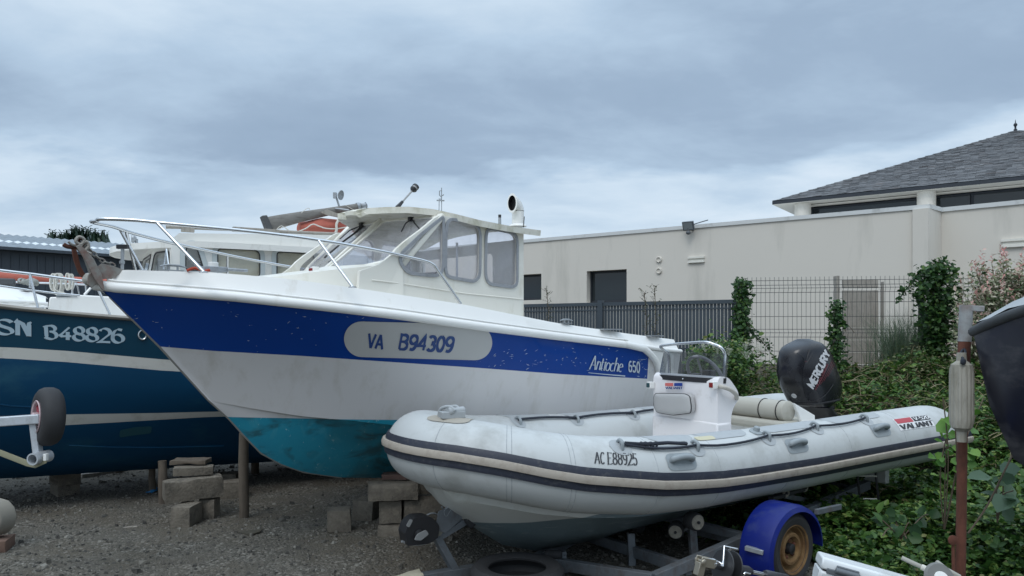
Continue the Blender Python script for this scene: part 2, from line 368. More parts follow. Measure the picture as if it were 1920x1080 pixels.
r0 = [p+o_*.04+V((0, 0, ZT-.05)) for p, o_ in zip(cpts, offs)]; r1 = [p-o_*.34+V((0, 0, ZT-.05)) for p, o_ in zip(cpts, offs)]
mb.grid([r0, r1, [p+up for p in r1], [p+up for p in r0]], cv=True); mb.build('coping', coping, b1, smooth=0)
mb = MB(); mb.prism([FW.w(sA, -.3, 4.0), FW.w(sB, -.3, 4.0), Cc+V((0, 0, 4.0))-n3*.3, De+V((0, 0, 4.0))-n3*.3, De+V((0, 0, 4.0))-n3*14, FW.w(sA, -15, 4.0)], (0, 0, -.2)); mb.build('flat_roof', coping, b1, smooth=0)
mb = MB()
for a, b in ((FW.w(sA, -.31, 0), FW.w(sA, -15, 0)), (FW.w(sA, -15, 0), De-n3*14), (De-n3*14, De-n3*.31)):
    mb.bar(a+V((0, 0, 2.1)), b+V((0, 0, 2.1)), .25, 3.6)
mb.build('rear_wall', render, b1, smooth=0)
for q in holes:
    dn = -FW.n*.2; A = [p+dn for p in q]; fr_ = MB(); fr_.ring(A, 0, .07 if (inset(A, .07)[0]-sum(A, V())/4).length < (A[0]-sum(A, V())/4).length else -.07, -FW.n*.06); wf = fr_.build('window_frame', frm, b1, smooth=0)
    MB().prism([p+dn-FW.n*.03 for p in q], -FW.n*.02).build('window_pane', wgl, wf, smooth=0)
# small wall fittings
for py in (487, 508):
    p = wp(1236, py); MB().lathe([(.075, 0), (.075, .04), (.06, .05), (.045, .02), (.001, .02)], p, FW.n, 18, cap=False).build('round_vent', render, b1)
def louvre(c, u_, n_, w, h):
    m_ = MB()
    for k in (-1, 1): m_.box(c+V((0, 0, k*h*.35))+n_*.03, (w, .06, h*.28), Matrix((u_, n_, V((0, 0, 1)))).transposed())
    m_.box(c+n_*.01, (w*.93, .02, h), Matrix((u_, n_, V((0, 0, 1)))).transposed()); m_.build('louvre_vent', cream, b1, smooth=0)
louvre(wp(1306, 487), FW.u, FW.n, .42, .15)
kk = (Cc+e3*.0); 
def on3(px, py):
    d = V(((px-960)/F, 1, (HY-py)/F)); k = Cc.dot(n3)/d.dot(n3); return d*k+V((0, 0, H))
louvre(on3(1912, 455), e3, n3, .62, .17)
fl = MB(); c = wp(1296, 425)+FW.n*.18; R = Matrix((FW.u, FW.n, V((0, 0, 1)))).transposed() @ Matrix.Rotation(math.radians(-25), 3, 'X')
fl.box(c, (.28, .06, .22), R); fl.box(c+R @ V((0, .035, 0)), (.23, .01, .17), R, 1); fl.bar(c, wp(1300, 432), .03, .03); fl.ell(c+V((0, 0, -.17)), (.06, .06, .05)); fl.tube([c, c+V((0, 0, -.15))], .02)
fl.tube(spl([c-FW.n*.03, c+FW.u*.25+V((0, 0, .05)), c+FW.u*.5+V((0, 0, .1))]), .012)
fl.build('floodlight', [pm('lamp_housing', (.10, .11, .12), .5), pm('lamp_glass', (.26, .29, .30), .2)], b1, smooth=30)

# ---- slate roofed building behind it
FP = Frame(7.98, 22.9, -35.68); b2 = thing('slate_roofed_building', FP.w(6, -8, 1.2), 'building with hipped slate roof, dark strip windows and white columns rising over the beige wall', 'building')
ez, ap = 5.75, FP.w(5.95, -8.05, 8.75); cr = [FP.w(0, 0, ez), FP.w(11.9, 0, ez), FP.w(11.9, -16.1, ez), FP.w(0, -16.1, ez)]
slm = pm('roof_slate', (.9, .9, .9), .6, var=.2, scale=1.2, tex=islandcol([(0, (.125, .125, .13)), (.5, (.155, .155, .16)), (.88, (.19, .187, .19)), (.96, (.13, .11, .105)), (1, (.22, .215, .215))]))
mb = MB()
for i in range(4):
    a, b = cr[i], cr[(i+1) % 4]; nrm = (b-a).cross(ap-a).normalized(); nrm = nrm if nrm.z > 0 else -nrm
    mb.add([a, b, ap], [(0, 1, 2)], 1); nrow = 60 if i in (0, 3) else 12
    wl = (b-a).length
    for r_ in range(nrow):
        t0, t1 = r_/nrow, min((r_+1.25)/nrow, .999); L0, L1 = a.lerp(ap, t0), a.lerp(ap, t1); R0, R1 = b.lerp(ap, t0), b.lerp(ap, t1)
        ncol = max(2, int(wl*(1-t0)/(.23 if i in (0, 3) else 1.1))); off = .5*(r_ % 2)
        for c_ in range(ncol):
            u0, u1 = max(0, (c_-off+.02)/ncol), min(1, (c_+1-off)/ncol); j = random.uniform(0, .009)
            mb.add([L0.lerp(R0, u0)+nrm*(.016+j), L0.lerp(R0, u1)+nrm*(.016+j+random.uniform(-.004, .004)), L1.lerp(R1, u1)+nrm*.006, L1.lerp(R1, u0)+nrm*.006], [(0, 1, 2, 3)])
mb.build('roof', [slm, frm], b2, smooth=0, fixn=False)
mb = MB(); A = cr; B_ = [p+V((0, 0, -.10)) for p in cr]; inn = [FP.w(.6, -.6, ez-.10), FP.w(11.3, -.6, ez-.10), FP.w(11.3, -15.5, ez-.10), FP.w(.6, -15.5, ez-.10)]
mb.grid([A, B_], 0, cu=True); mb.build('fascia', frm, b2, smooth=0); mb = MB(); mb.grid([B_, inn], 0, cu=True); mb.build('soffit', render, b2, smooth=0)
mb = MB(); RR = [FP.w(.75, -.7, 0), FP.w(11.2, -.7, 0), FP.w(11.2, -15.4, 0), FP.w(.75, -15.4, 0)]
for i in range(4): mb.bar(RR[i]+V((0, 0, 5.61)), RR[(i+1) % 4]+V((0, 0, 5.628)), .2, .04)
mb.build('wall_beam', render, b2, smooth=0)
mb = MB(); fm = MB()
for i in range(4):
    a, b = RR[i]+V((0, 0, 4.3)), RR[(i+1) % 4]+V((0, 0, 4.3)); c = (RR[0]+RR[2])/2; a = a.lerp(V((c.x, c.y, a.z)), .03); b = b.lerp(V((c.x, c.y, b.z)), .03)
    mb.bar(a+V((0, 0, .6)), b+V((0, 0, .6)), .05, 1.3); fm.bar(a+V((0, 0, 1.24)), b+V((0, 0, 1.285)), .1, .05)
    for k in (0, .42, .78): fm.bar(a.lerp(b, k), a.lerp(b, k)+V((0, 0, 1.25)), .1, .1, up=(1, 0, 0))
mb.build('window_band', wgl, b2, smooth=0); fm.build('window_frame', frm, b2, smooth=0)
for px in (1505, 1737):
    q = FP.on_t(px, 400, -.40); MB().lathe([(.24, 4.0), (.24, 5.645)], V((q.x, q.y, 0)), seg=20).build('column', render, b2)
MB().lathe([(.07, 0), (.05, .03), (.06, .06), (.03, .09), (.03, .16), (.055, .20), (.06, .24), (.035, .28), (.015, .30), (.012, .36), (.001, .42)], ap+V((0, 0, -.03)), seg=14).build('roof_finial', frm, b2)

# ---- grey clad shed far left, and the cypress behind it
FS = Frame(-19.9, 29, 47); b3 = thing('clad_shed', FS.w(0, -3, 0), 'long dark grey clad shed with corrugated roof at the left edge', 'building')
clad = pm('dark_cladding', (.040, .052, .066), .6, var=.08, scale=1); corr = pm('corrugated_sheet', (.20, .235, .265), .55, .3, var=.15, scale=2, dirt_or_sheen=((.12, .13, .13), .3, 3))
trans = pm('translucent_sheet', (.62, .66, .68), .4, var=.1, scale=3)
mb = MB(); mb.prism([FS.w(-14, 0, 4.95), FS.w(8, 0, 4.95), FS.w(8, 0, -.1), FS.w(-14, 0, -.1)], -FS.n*10)
for k in range(74): mb.box(FS.w(-14+.3*k, .02, 2.4), (.05, .04, 4.8), rotz(math.radians(47)))
mb.build('wall', clad, b3, smooth=0)
rows = []
for j, (t_, z_) in enumerate([(.35, 5.02), (-1.6, 5.42), (-2.2, 5.54), (-5, 6.1), (-10.3, 5.02)]):
    rows.append([FS.w(-14.3+.08*k, t_, z_+.03*math.sin(k*PI/2)) for k in range(282)])
mb = MB(); mb.grid(rows, lambda i, j: 1 if i == 1 else 0); mb.build('roof', [corr, trans], b3, smooth=60)
mb = MB(); mb.bar(FS.w(-14.3, .36, 4.98), FS.w(8.2, .36, 4.98), .04, .12); mb.build('gutter', clad, b3, smooth=0)

# ---- boundary fences
def slat_fence():
    P0, P1 = V((-5.2, 15.9, 0)), V((3.25, 10.7, 0)); d = (P1-P0).normalized(); q = V((d.y, -d.x, 0)); zt = 2.205
    mid = at(1127, 600, 1); k = (mid.x*P0.y-P0.x*mid.y)/(d.x*mid.y-mid.x*d.y); 
    pm_ = P0+d*k; st = [P0, P0.lerp(pm_, .34), P0.lerp(pm_, .67), pm_, P1]
    t = thing('slat_fence', V((pm_.x, pm_.y, 0)), 'anthracite slatted privacy fence in front of the beige building', 'fence')
    sm = pm('anthracite_slat', (.050, .064, .078), .5, var=.12, scale=3); back = pm('slat_clip', (.10, .115, .13), .5)
    for i in range(4):
        a, b = st[i], st[i+1]; L_ = (b-a).length; m_ = MB(); n_ = int(L_/.052); R = Matrix((d, q, V((0, 0, 1)))).transposed()
        for j in range(n_):
            c = a+d*(j+.5)*L_/n_; m_.box(V((c.x, c.y, (zt+.4)/2-.02)), (.045, .006, zt-.42), R)
        for z_ in (2.09, 1.5, .9):
            for o_ in (.010, -.010): m_.bar(a+q*o_+V((0, 0, z_)), b+q*o_+V((0, 0, z_)), .006, .02)
        m_.bar(a+V((0, 0, zt-.02)), b+V((0, 0, zt-.02)), .05, .055); m_.build('slat_panel', sm, t, smooth=0)
    for p in st: MB().box(V((p.x, p.y, (zt+.03)/2+.1))+q*.012, (.085, .07, zt-.15), R).build('fence_post', sm, t, smooth=0)
    return P1
fp1 = slat_fence()
green = pm('dark_wire_coating', (.030, .036, .036), .6, var=.2)
def mesh_fence():
    A, B = V((3.32, 10.66, 0)), V((7.95, 9.9, 0)); d = (B-A).normalized(); q = V((d.y, -d.x, 0)); L_ = (B-A).length; zt = 2.525
    t = thing('wire_mesh_fence', V((*((A+B)/2).xy, 1.0)), 'welded wire mesh fence panels with folded ridges running along the bramble bank', 'fence')
    zs = [zt, zt-.05, zt-.115, zt-.16, zt-.22, zt-.36, zt-.56, zt-.74, zt-.79, zt-.85, zt-1.05, zt-1.25, zt-1.45]; off = [0, 0, 0, .035, 0, 0, 0, 0, .035, 0, 0, 0, 0]
    npan = 2; pl = L_/npan
    for i in range(npan):
        m_ = MB(); n_ = int(pl/.062)
        for j in range(n_+1):
            p = A+d*(i*pl+.04+(pl-.08)*j/n_); m_.tube([p+q*o_+V((0, 0, z_)) for z_, o_ in zip(zs, off)], .0032, 3, cap=False)
        for z_, o_ in list(zip(zs, off))[1:]: m_.tube([A+d*(i*pl)+q*(o_+.006)+V((0, 0, z_)), A+d*((i+1)*pl)+q*(o_+.006)+V((0, 0, z_))], .0036, 4, cap=False)
        m_.build('wire_panel', green, t, smooth=0)
    for i in range(npan+1):
        p = A+d*i*pl; MB().box(V((p.x, p.y, 1.6)), (.06, .06, 1.75), rotz(math.atan2(d.y, d.x))).build('fence_post', green, t, smooth=0)
    return A, B, d
MA, MBp, Md = mesh_fence()
t = thing('board_fence_section', at(1610, 640, 11.6), 'weathered grey board section between two posts behind the wire mesh', 'fence')
def slab(x0, x1, y0, y1, D, th, name, mat, nb=1):
    m_ = MB()
    for k in range(nb):
        ya, yb = y0+(y1-y0)*k/nb, y0+(y1-y0)*(k+1)/nb-.5; a, b = at(x0, ya, D), at(x1, yb, D-.15); m_.box((a+b)/2+V((0, random.uniform(-.006, .006), 0)), (b.x-a.x, th, a.z-b.z), rotz(-.1))
    return m_.build(name, mat, t, smooth=0, bev=.004)
slab(1562, 1576, 518, 735, 11.5, .12, 'fence_post', oldwood); slab(1650, 1659, 529, 735, 11.4, .12, 'fence_post', oldwood)
slab(1577, 1649, 525, 540, 11.55, .05, 'fence_board', oldwood); slab(1577, 1649, 545, 730, 11.55, .05, 'board_panel', oldwood, 8)

# ------------------------------------------------------------------ brush lettering (strokes with a flat nib)
def arc(cx, cy, rx, ry, a0, a1, n=14): return [(cx+rx*math.cos(math.radians(a0+(a1-a0)*k/n)), cy+ry*math.sin(math.radians(a0+(a1-a0)*k/n))) for k in range(n+1)]
GL = {
 'A': (.64, [[(0, 0), (.32, 1)], [(.32, 1), (.64, 0)], [(.12, .33), (.52, .33)]]), 'V': (.64, [[(0, 1), (.32, 0)], [(.32, 0), (.64, 1)]]),
 'L': (.5, [[(0, 1), (0, 0), (.5, 0)]]), 'I': (.0, [[(0, 0), (0, 1)]]), 'N': (.58, [[(0, 0), (0, 1), (.58, 0), (.58, 1)]]), 'T': (.6, [[(0, 1), (.6, 1)], [(.3, 1), (.3, 0)]]),
 'M': (.72, [[(0, 0), (0, 1), (.36, .2), (.72, 1), (.72, 0)]]), 'E': (.5, [[(.5, 1), (0, 1), (0, 0), (.5, 0)], [(0, .52), (.42, .52)]]),
 'R': (.56, [[(0, 0), (0, 1), (.3, 1)]+arc(.3, .75, .24, .25, 90, -90)+[(0, .5)], [(.27, .5), (.56, 0)]]),
 'C': (.56, [arc(.3, .5, .3, .5, 48, 312, 20)]), 'U': (.56, [[(0, 1), (0, .28)]+arc(.28, .28, .28, .28, 180, 360)+[(.56, 1)]]), 'Y': (.6, [[(0, 1), (.3, .45), (.6, 1)], [(.3, .45), (.3, 0)]]),
 'S': (.52, [arc(.26, .74, .25, .26, 30, 270, 16)+arc(.26, .25, .26, .25, 85, -150, 16)]), 'B': (.56, [[(0, 0), (0, 1), (.28, 1)]+arc(.28, .76, .22, .24, 90, -90)+[(0, .52)], [(.28, .52)]+arc(.28, .26, .27, .26, 90, -90)+[(0, 0)]]),
 '0': (.5, [arc(.25, .5, .25, .5, 90, 450, 26)]), '2': (.52, [arc(.26, .73, .25, .27, 165, -35, 14)+[(.0, 0), (.52, 0)]]), '3': (.5, [arc(.23, .75, .24, .25, 150, -90, 14)+arc(.22, .25, .27, .25, 90, -150, 14)]),
 '4': (.56, [[(.42, 0), (.42, 1), (0, .3), (.56, .3)]]), '5': (.5, [[(.46, 1), (.06, 1), (.03, .55)]+arc(.22, .31, .27, .31, 120, -145, 16)]), '6': (.52, [[(.46, .95)]+arc(.32, .42, .32, .58, 95, 185, 10)+arc(.26, .3, .26, .3, 180, 540, 20)]),
 '8': (.52, [arc(.26, .75, .21, .25, -90, 270, 20)+arc(.26, .25, .26, .25, 90, 450, 20)]), '9': (.52, [[(.06, .05)]+arc(.2, .58, .32, .58, -85, 5, 10)+arc(.26, .7, .26, .3, 0, 360, 20)]),
 'n': (.44, [[(.0, .55), (.06, .6), (.06, 0)], [(.06, .38)]+arc(.25, .4, .17, .2, 150, 0, 8)+[(.42, .06), (.48, .02)]]), 't': (.3, [[(.1, .85), (.1, .1)]+arc(.2, .1, .1, .1, 180, 290, 5), [(-.04, .58), (.26, .58)]]),
 'i': (.16, [[(0, .56), (.08, .6), (.08, .05), (.16, 0)], [(.08, .78), (.1, .84)]]), 'o': (.44, [arc(.22, .29, .22, .29, 90, 450, 20)]), 'c': (.38, [arc(.22, .29, .22, .29, 50, 305, 16)]),
 'h': (.46, [[(.06, 1), (.06, 0)], [(.06, .38)]+arc(.25, .4, .17, .2, 150, 0, 8)+[(.42, .06), (.48, .02)]]), 'e': (.4, [[(.02, .32), (.38, .36)]+arc(.21, .34, .18, .24, 5, 180, 10)+arc(.22, .28, .2, .28, 175, 310, 10)]),
 'F': (.5, [[(.5, 1), (0, 1), (0, 0)], [(0, .52), (.42, .52)]]), 'O': (.56, [arc(.28, .5, .28, .5, 90, 450, 26)]), 'K': (.56, [[(0, 0), (0, 1)], [(.54, 1), (0, .4)], [(.14, .55), (.56, 0)]]),
 '-': (.26, [[(0, .42), (.26, .42)]]), ' ': (.3, []),
 'u8': (0, [])}
GL['s4'] = (.6, [[(.5, .95), (.05, .32), (.12, .26), (.6, .3)], [(.42, .6), (.42, 0)]])
GL['uB'] = (.62, [[(.08, .96), (.12, .1), (0, .04)], [(-.06, .88), (.1, .96), (.3, 1)]+arc(.32, .78, .22, .22, 85, -80, 10), [(.26, .55)]+arc(.34, .28, .27, .28, 90, -120, 12)+[(.08, .06)]])
GL['uN'] = (.75, [[(-.04, .86), (.12, 1), (.12, 0)], [(.12, .96), (.34, .82), (.62, .02)], [(.62, 0), (.62, .9), (.72, 1)]])
GL['uS'] = (.66, [arc(.32, .74, .32, .24, 25, 240, 14)+arc(.30, .22, .34, .24, 70, -160, 14)])
def strokes(text, nib=(.16, 0.), ang=30, minw=.04, sp=.16, shear=0., serif=0., xs_=1.):
    """ribbon quads in letter space: list of (quad points); letters one unit high"""
    x = 0; Q = []; cut = 0
    ca, sa = math.cos(math.radians(ang)), math.sin(math.radians(ang))
    for ch in (text if isinstance(text, list) else list(text)):
        w, ss = GL[ch]
        for si, st in enumerate(ss):
            P = []
            for a, b in zip(st[:-1], st[1:]):
                n = max(1, int(math.hypot(b[0]-a[0], b[1]-a[1])/.12))
                P += [(a[0]+(b[0]-a[0])*k/n, a[1]+(b[1]-a[1])*k/n) for k in range(n)]
            P.append(st[-1]); off = []
            for k in range(len(P)):
                a = P[max(k-1, 0)]; b = P[min(k+1, len(P)-1)]; dx, dy = b[0]-a[0], b[1]-a[1]; l = math.hypot(dx, dy) or 1; nx_, ny_ = -dy/l, dx/l
                if 0 < k < len(P)-1:
                    d1 = (P[k][0]-a[0], P[k][1]-a[1]); d2_ = (b[0]-P[k][0], b[1]-P[k][1]); l1 = math.hypot(*d1) or 1; l2 = math.hypot(*d2_) or 1
                    mt = 1/max(.45, math.sqrt(max(0, (1+(d1[0]*d2_[0]+d1[1]*d2_[1])/(l1*l2))/2)))
                else: mt = 1
                wd = max(minw, nib[0]*abs(nx_*ca+ny_*sa)+nib[1]*abs(-nx_*sa+ny_*ca))/2*mt; off.append((nx_*wd, ny_*wd))
            for k in range(len(P)-1):
                q = [(P[k][0]+off[k][0], P[k][1]+off[k][1]), (P[k][0]-off[k][0], P[k][1]-off[k][1]), (P[k+1][0]-off[k+1][0], P[k+1][1]-off[k+1][1]), (P[k+1][0]+off[k+1][0], P[k+1][1]+off[k+1][1])]
                Q.append(([((x+u*xs_+v*shear), v) for u, v in q], si))
            if serif:
                for (u, v) in (st[0], st[-1]):
                    if v < .01 or v > .99:
                        vv_ = .035 if v < .5 else .965; Q.append(([((x+(u-serif)*xs_+vv_*shear), vv_-.035), ((x+(u+serif)*xs_+vv_*shear), vv_-.035), ((x+(u+serif)*xs_+vv_*shear), vv_+.035), ((x+(u-serif)*xs_+vv_*shear), vv_+.035)], 3))
        x += (w+sp)*xs_ if ch != ' ' else w*xs_+sp
    return Q, x-sp
def letter(Q, fn, name, mat, parent, keep=None):
    m_ = MB()
    for i, (q, si) in enumerate(Q):
        if keep and not keep(i): continue
        m_.add([fn(u, v, .0006*si+.00005*(i % 5)) for u, v in q], [(0, 1, 2, 3)])
    return m_.build(name, mat, parent, smooth=0, fixn=False)

# ================================================================== BLUE AND WHITE CABIN CRUISER
FB = Frame(-2.80, 5.10, 45); LB = 5.35
sheer_y = [(190, 543), (215, 547), (300, 553), (440, 564), (590, 580), (739, 597), (900, 619), (1038, 636), (1202, 655), (1270, 664)]
top_y = [(150, 560), (195, 522), (222, 507), (240, 506), (400, 511), (475, 517), (544, 523), (660, 539), (865, 570), (960, 589), (1040, 605), (1180, 626), (1266, 637), (1300, 641)]
stripe_y = [(290, 649), (400, 658), (560, 667), (738, 679), (900, 690), (1060, 702), (1227, 711), (1270, 714)]
chine_y = [(380, 747), (400, 753), (480, 767), (563, 780), (650, 788), (738, 797), (900, 812), (1100, 826), (1260, 835)]
def bsh(s): x = min(max(s, 0)/3.0, 1); return 1.18*(1-(1-x)**2.3)**.85 if x > 0 else 0
def bstr(s): x = min(max(s-.38, 0)/3.1, 1); return 1.13*(1-(1-x)**2.0)**.93
def bch(s): x = min(max(s-.73, 0)/3.3, 1); return .99*(1-(1-x)**1.9)**.95
keel = [(.73, 1.237), (.89, 1.083), (1.02, .93), (1.152, .787), (1.33, .675), (1.525, .589), (1.88, .496), (2.33, .43), (3.2, .39), (5.4, .37)]
NS = 40; taus = [(i/NS)**1.5 for i in range(NS+1)]
def hrow(s0, bf, zf): return [(s0+(LB-s0)*t_, bf(s0+(LB-s0)*t_), zf) for t_ in taus]
def hull_rows(sd):
    R_ = []
    def row(s0, bf, tab, dt=0, nose=None):
        r_ = []
        for k, t_ in enumerate(taus):
            s = s0+(LB-s0)*t_; b = bf(s)+dt*min(1, s*3) if k else 0.012
            z_ = FB.z(s, max(b, .0), tab); r_.append((s, b, z_))
        return r_
    top = row(.10, lambda s: max(bsh(s)-.085*min(1, s*2), 0), top_y); sh = row(0, bsh, sheer_y); st = row(.38, bstr, stripe_y)
    mid2 = [tuple(lerp(a, b, .5) for a, b in zip(p, q)) for p, q in zip(sh, st)]
    mid2 = [(s, b-.012*math.sin(PI*min(1, s/2.)), z_) for s, b, z_ in mid2]
    ch = row(.73, bch, chine_y); md = [tuple(lerp(a, b, .5) for a, b in zip(p, q)) for p, q in zip(st, ch)]
    md = [(s, max(b-.02*math.sin(PI*min(1, s/3.)), .012) if k else .012, z_) for k, (s, b, z_) in enumerate(md)]
    chl = [(s, max(b-.045*min(1, max(s-.73, 0)*2), .010), z_-.012*min(1, max(s-.73, 0)*2)) for s, b, z_ in ch]
    kl = [(s, .012, interp(s, keel)) for s, b, z_ in ch]
    q1 = [tuple(lerp(a, b, .5) for a, b in zip(p, q)) for p, q in zip(chl, kl)]; q1 = [(s, b, z_-.03*min(1, (s-.73)*2)) for s, b, z_ in q1]
    rows = [top, sh, mid2, st, md, ch, chl, q1, kl]
    return [[FB.w(s, sd*b, z_) for s, b, z_ in r_] for r_ in rows], rows
def hulltex(t, co, c, b):
    k = below(t, co, -.041, -.041, HULLZ, .004)
    # turquoise antifouling, streaked and rubbed
    af = mixc(noise(co, 2.2, 6, .65, t), (.008, .20, .31), (.020, .33, .45), t)
    af = mixc(specks(t, co, 26, .66, .72, (1, 1, .4)), af, (.25, .50, .55), t)
    af = mixc(mth('MULTIPLY', specks(t, co, 5, .52, .75, (1.6, 1.6, .3)), .5, nt=t), af, (.10, .36, .42), t)
    af = mixc(mth('MULTIPLY', specks(t, co, 3.1, .52, .66, (1, 1, 1.6)), .7, nt=t), af, (.020, .060, .065), t)
    return mixc(k, mixc(mth('MULTIPLY', specks(t, co, 40, .73, .78), .4, nt=t), c, (.3, .27, .2), t), af, t)
base_b = FB.w(2.4, 0, .4); HULLZ = 1.15+.4-base_b.z
p0 = FB.w(.89, 0, 0)-base_b; HULLZ = (1.098-base_b.z)+.041*(p0.x+p0.y)
hullm = pm('hull_paint', (.66, .64, .63), .38, var=.035, scale=1.2, coat=.1, tex=hulltex, dirt_or_sheen=((.50, .47, .42), .30, 3.2, (1.6, 1.6, .22)))
def bluetex(t, co, c, b):
    f = mth('MAXIMUM', specks(t, co, 13, .725, .735, (.6, .6, 3.5)), specks(t, co, 30, .745, .755, (1, 1, 1)), nt=t)
    c = mixc(mth('MULTIPLY', noise(co, .6, 3, .5, t), .5, nt=t), c, (.004, .075, .33), t); b.inputs['Specular IOR Level'].default_value = .25
    return mixc(f, c, (.42, .50, .58), t)
bluem = pm('blue_stripe_paint', (.001, .036, .23), .32, var=.15, scale=1.1, coat=.0, tex=bluetex)
bc = thing('cabin_cruiser', base_b, 'blue and white cabin cruiser with turquoise bottom and steel bow rail, propped on blocks', 'motorboat')
RP, RPp = hull_rows(1); RS, _ = hull_rows(-1); mb = MB()
sidx = [k for k in range(NS+1) if proj(RP[1][k])[0] < 1229]; kend = max(sidx)
mat_i = lambda i, j: 1 if i in (1, 2) and j < kend else 2 if i == 0 else 0
mb.grid(RP, mat_i); mb.grid(RS, mat_i); mb.grid([RP[-1], RS[-1]])
tr = [r_[-1] for r_ in RP]+[r_[-1] for r_ in RS][::-1]; mb.cap(tr); mb.build('hull', [hullm, bluem, white], bc, smooth=38)
# white corner panel over the stripe's aft end
def side_pt(px, py, off=.004):
    """point on the port topside seen at a photo position (between rub rail and chine)"""
    best = None
    for a, b in ((1, 2), (2, 3), (3, 4), (4, 5)):
        pa = pxrow(a, px); pb = pxrow(b, px); ya, yb = proj(pa)[1], proj(pb)[1]
        if py <= yb or b == 5:
            k = (py-ya)/(yb-ya); wa, wb = 1/pa.y, 1/pb.y; kk_ = k*wb/(wa*(1-k)+k*wb) if 0 <= k <= 1 else k
            P = pa.lerp(pb, k*wa/(k*wa+(1-k)*wb) if 0 <= k <= 1 else k); break
    kx = min(range(NS), key=lambda q_: abs(proj(RP[a][q_])[0]-px)); tx = (RP[a][kx+1]-RP[a][kx]).normalized(); nn_ = (pb-pa).cross(tx).normalized()
    if nn_.y > 0: nn_ = -nn_
    return P+nn_*off
def pxrow(r_, px):
    R_ = RP[r_]; xs_ = [proj(p)[0] for p in R_]
    for k in range(NS):
        if xs_[k] <= px <= xs_[k+1] or (k == NS-1): 
            f = (px-xs_[k])/(xs_[k+1]-xs_[k]); a, b = R_[k], R_[k+1]; return a.lerp(b, max(f, 0))
    return R_[0]
def patch(corners_top, corners_bot, n, nv, fn, off, name, mat, parent, th=.0):
    rows = []
    for i in range(nv+1):
        v = i/nv; rows.append([fn(lerp(a[0], b[0], v), lerp(a[1], b[1], v), off) for a, b in zip(corners_top, corners_bot)])
    m_ = MB(); m_.grid(rows); return m_.build(name, mat, parent, smooth=60)
tp = [(1200, 655.5), (1214, 657), (1228, 658), (1240, 659.5), (1262, 662)]; bt = [(1200.5, 656), (1214, 667), (1228, 682), (1230, 711), (1262, 713)]
patch(tp, bt, 5, 8, side_pt, .006, 'stern_corner', white, bc)
# rub rail: a rounded moulding under the bulwark, turning down at the stern
def railpath(sd, extra=True):
    P = [FB.w(s, sd*(b+.012), z_+.028) for s, b, z_ in RPp[1] if proj(FB.w(s, b, z_))[0] < 1196]
    if sd > 0 and extra: P += [side_pt(1204, 653, .02), side_pt(1215, 662, .02), side_pt(1225, 674, .02), side_pt(1231, 688, .02), side_pt(1233, 705, .02)]
    elif sd < 0: P += [FB.w(LB, sd*1.19, RPp[1][-1][2]+.028)]
    return P
mb = MB(); nose = [FB.w(-.04, 0, RPp[1][0][2]+.03)]
pp = railpath(1); ps = railpath(-1)
mb.tube(ps[:0:-1]+nose+pp[1:], .036, 10); mb.build('rub_rail', white, bc, smooth=70)
mb = MB(); mb.tube([p+V((0, 0, .045)) for p in pp[1:-5]], .010, 6); mb.build('rail_bead', white, bc, smooth=70)
mb = MB()                                     # blank between bulwark and moulding aft of the bend
mb.tube([FB.w(s, b+.004, z_+.03) for s, b, z_ in RPp[1] if proj(FB.w(s, b, z_))[0] >= 1190], .022, 8); mb.build('stern_moulding', white, bc, smooth=70)
# deck, bulwark cap and cockpit well
top = RPp[0]; mb = MB()
for sd in (1, -1):
    o0 = [FB.w(s, sd*b, z_) for s, b, z_ in top]; o1 = [FB.w(s+.02, sd*max(b-.05, 0), z_+.004) for s, b, z_ in top]
    o2 = [FB.w(s+.02, sd*max(b-.09, 0), z_-.03) for s, b, z_ in top]
    well = lambda s: s > 3.35
    o3 = [FB.w(s, sd*max(b-(.12 if well(s) else .2), 0), (z_-.5) if well(s) else z_-.03) for s, b, z_ in top]
    o4 = [FB.w(s, 0, .95 if well(s) else z_+.03*min(1, s)) for s, b, z_ in top]
    o3 = [FB.w(s, sd*max(b-(.14 if well(s) else .2), 0), .95 if well(s) else z_-.03) for s, b, z_ in top]
    mb.grid([o0, o1, o2, o3, o4])
te = [r_ for r_ in top if r_[0] > LB-.01][-1]; mb.bar(FB.w(LB-.05, -1.1, te[2]-.32), FB.w(LB-.05, 1.1, te[2]-.32), .1, .62)
mb.build('deck', white, bc, smooth=45)
# bulwark fairing band
# registration plate and writing
ptop = [(645+277*k/24, 0) for k in range(25)]
def plate_edge(px, s_):
    k = (px-645)/277; c = lerp(632, 643, k)+0; hgt = 33.5*(1-max(0, abs(k-.5)*2-.76)**2/.0576)**.5 if abs(k-.5)*2 > .76 else 33.5
    if abs(abs(k-.5)*2-1) < 1e-6: hgt = 2
    skew = 0; return (px, lerp(634, 642, k)+(s_*hgt))
xsx = [645+277*(.5-.5*math.cos(PI*k/40)) for k in range(41)]
patch([plate_edge(x, -1) for x in xsx], [plate_edge(x, 1) for x in xsx], 40, 6, side_pt, .006, 'number_plate', pm('plate_white', (.47, .465, .45), .5, var=.04), bc)
navy = pm('navy_lettering', (.010, .045, .19), .5, var=.15, scale=30, dirt_or_sheen=((.03, .12, .25), .3, 30)); pale = pm('pale_lettering', (.50, .56, .62), .5, var=.15, scale=30)
def photo_map(p0, p1, hgt, wtot, fn, off, lean=0):
    dx, dy = p1[0]-p0[0], p1[1]-p0[1]
    def f(u, v, e): return fn(p0[0]+dx*u/wtot+lean*v, p0[1]+dy*u/wtot-hgt*v, off+e)
    return f
Q, w = strokes('VA', nib=(.17, .17), ang=0, minw=.17, sp=.14, shear=.20); letter(Q, photo_map((688, 650), (716, 653.5), 27, w, side_pt, .009), 'lettering', navy, bc)
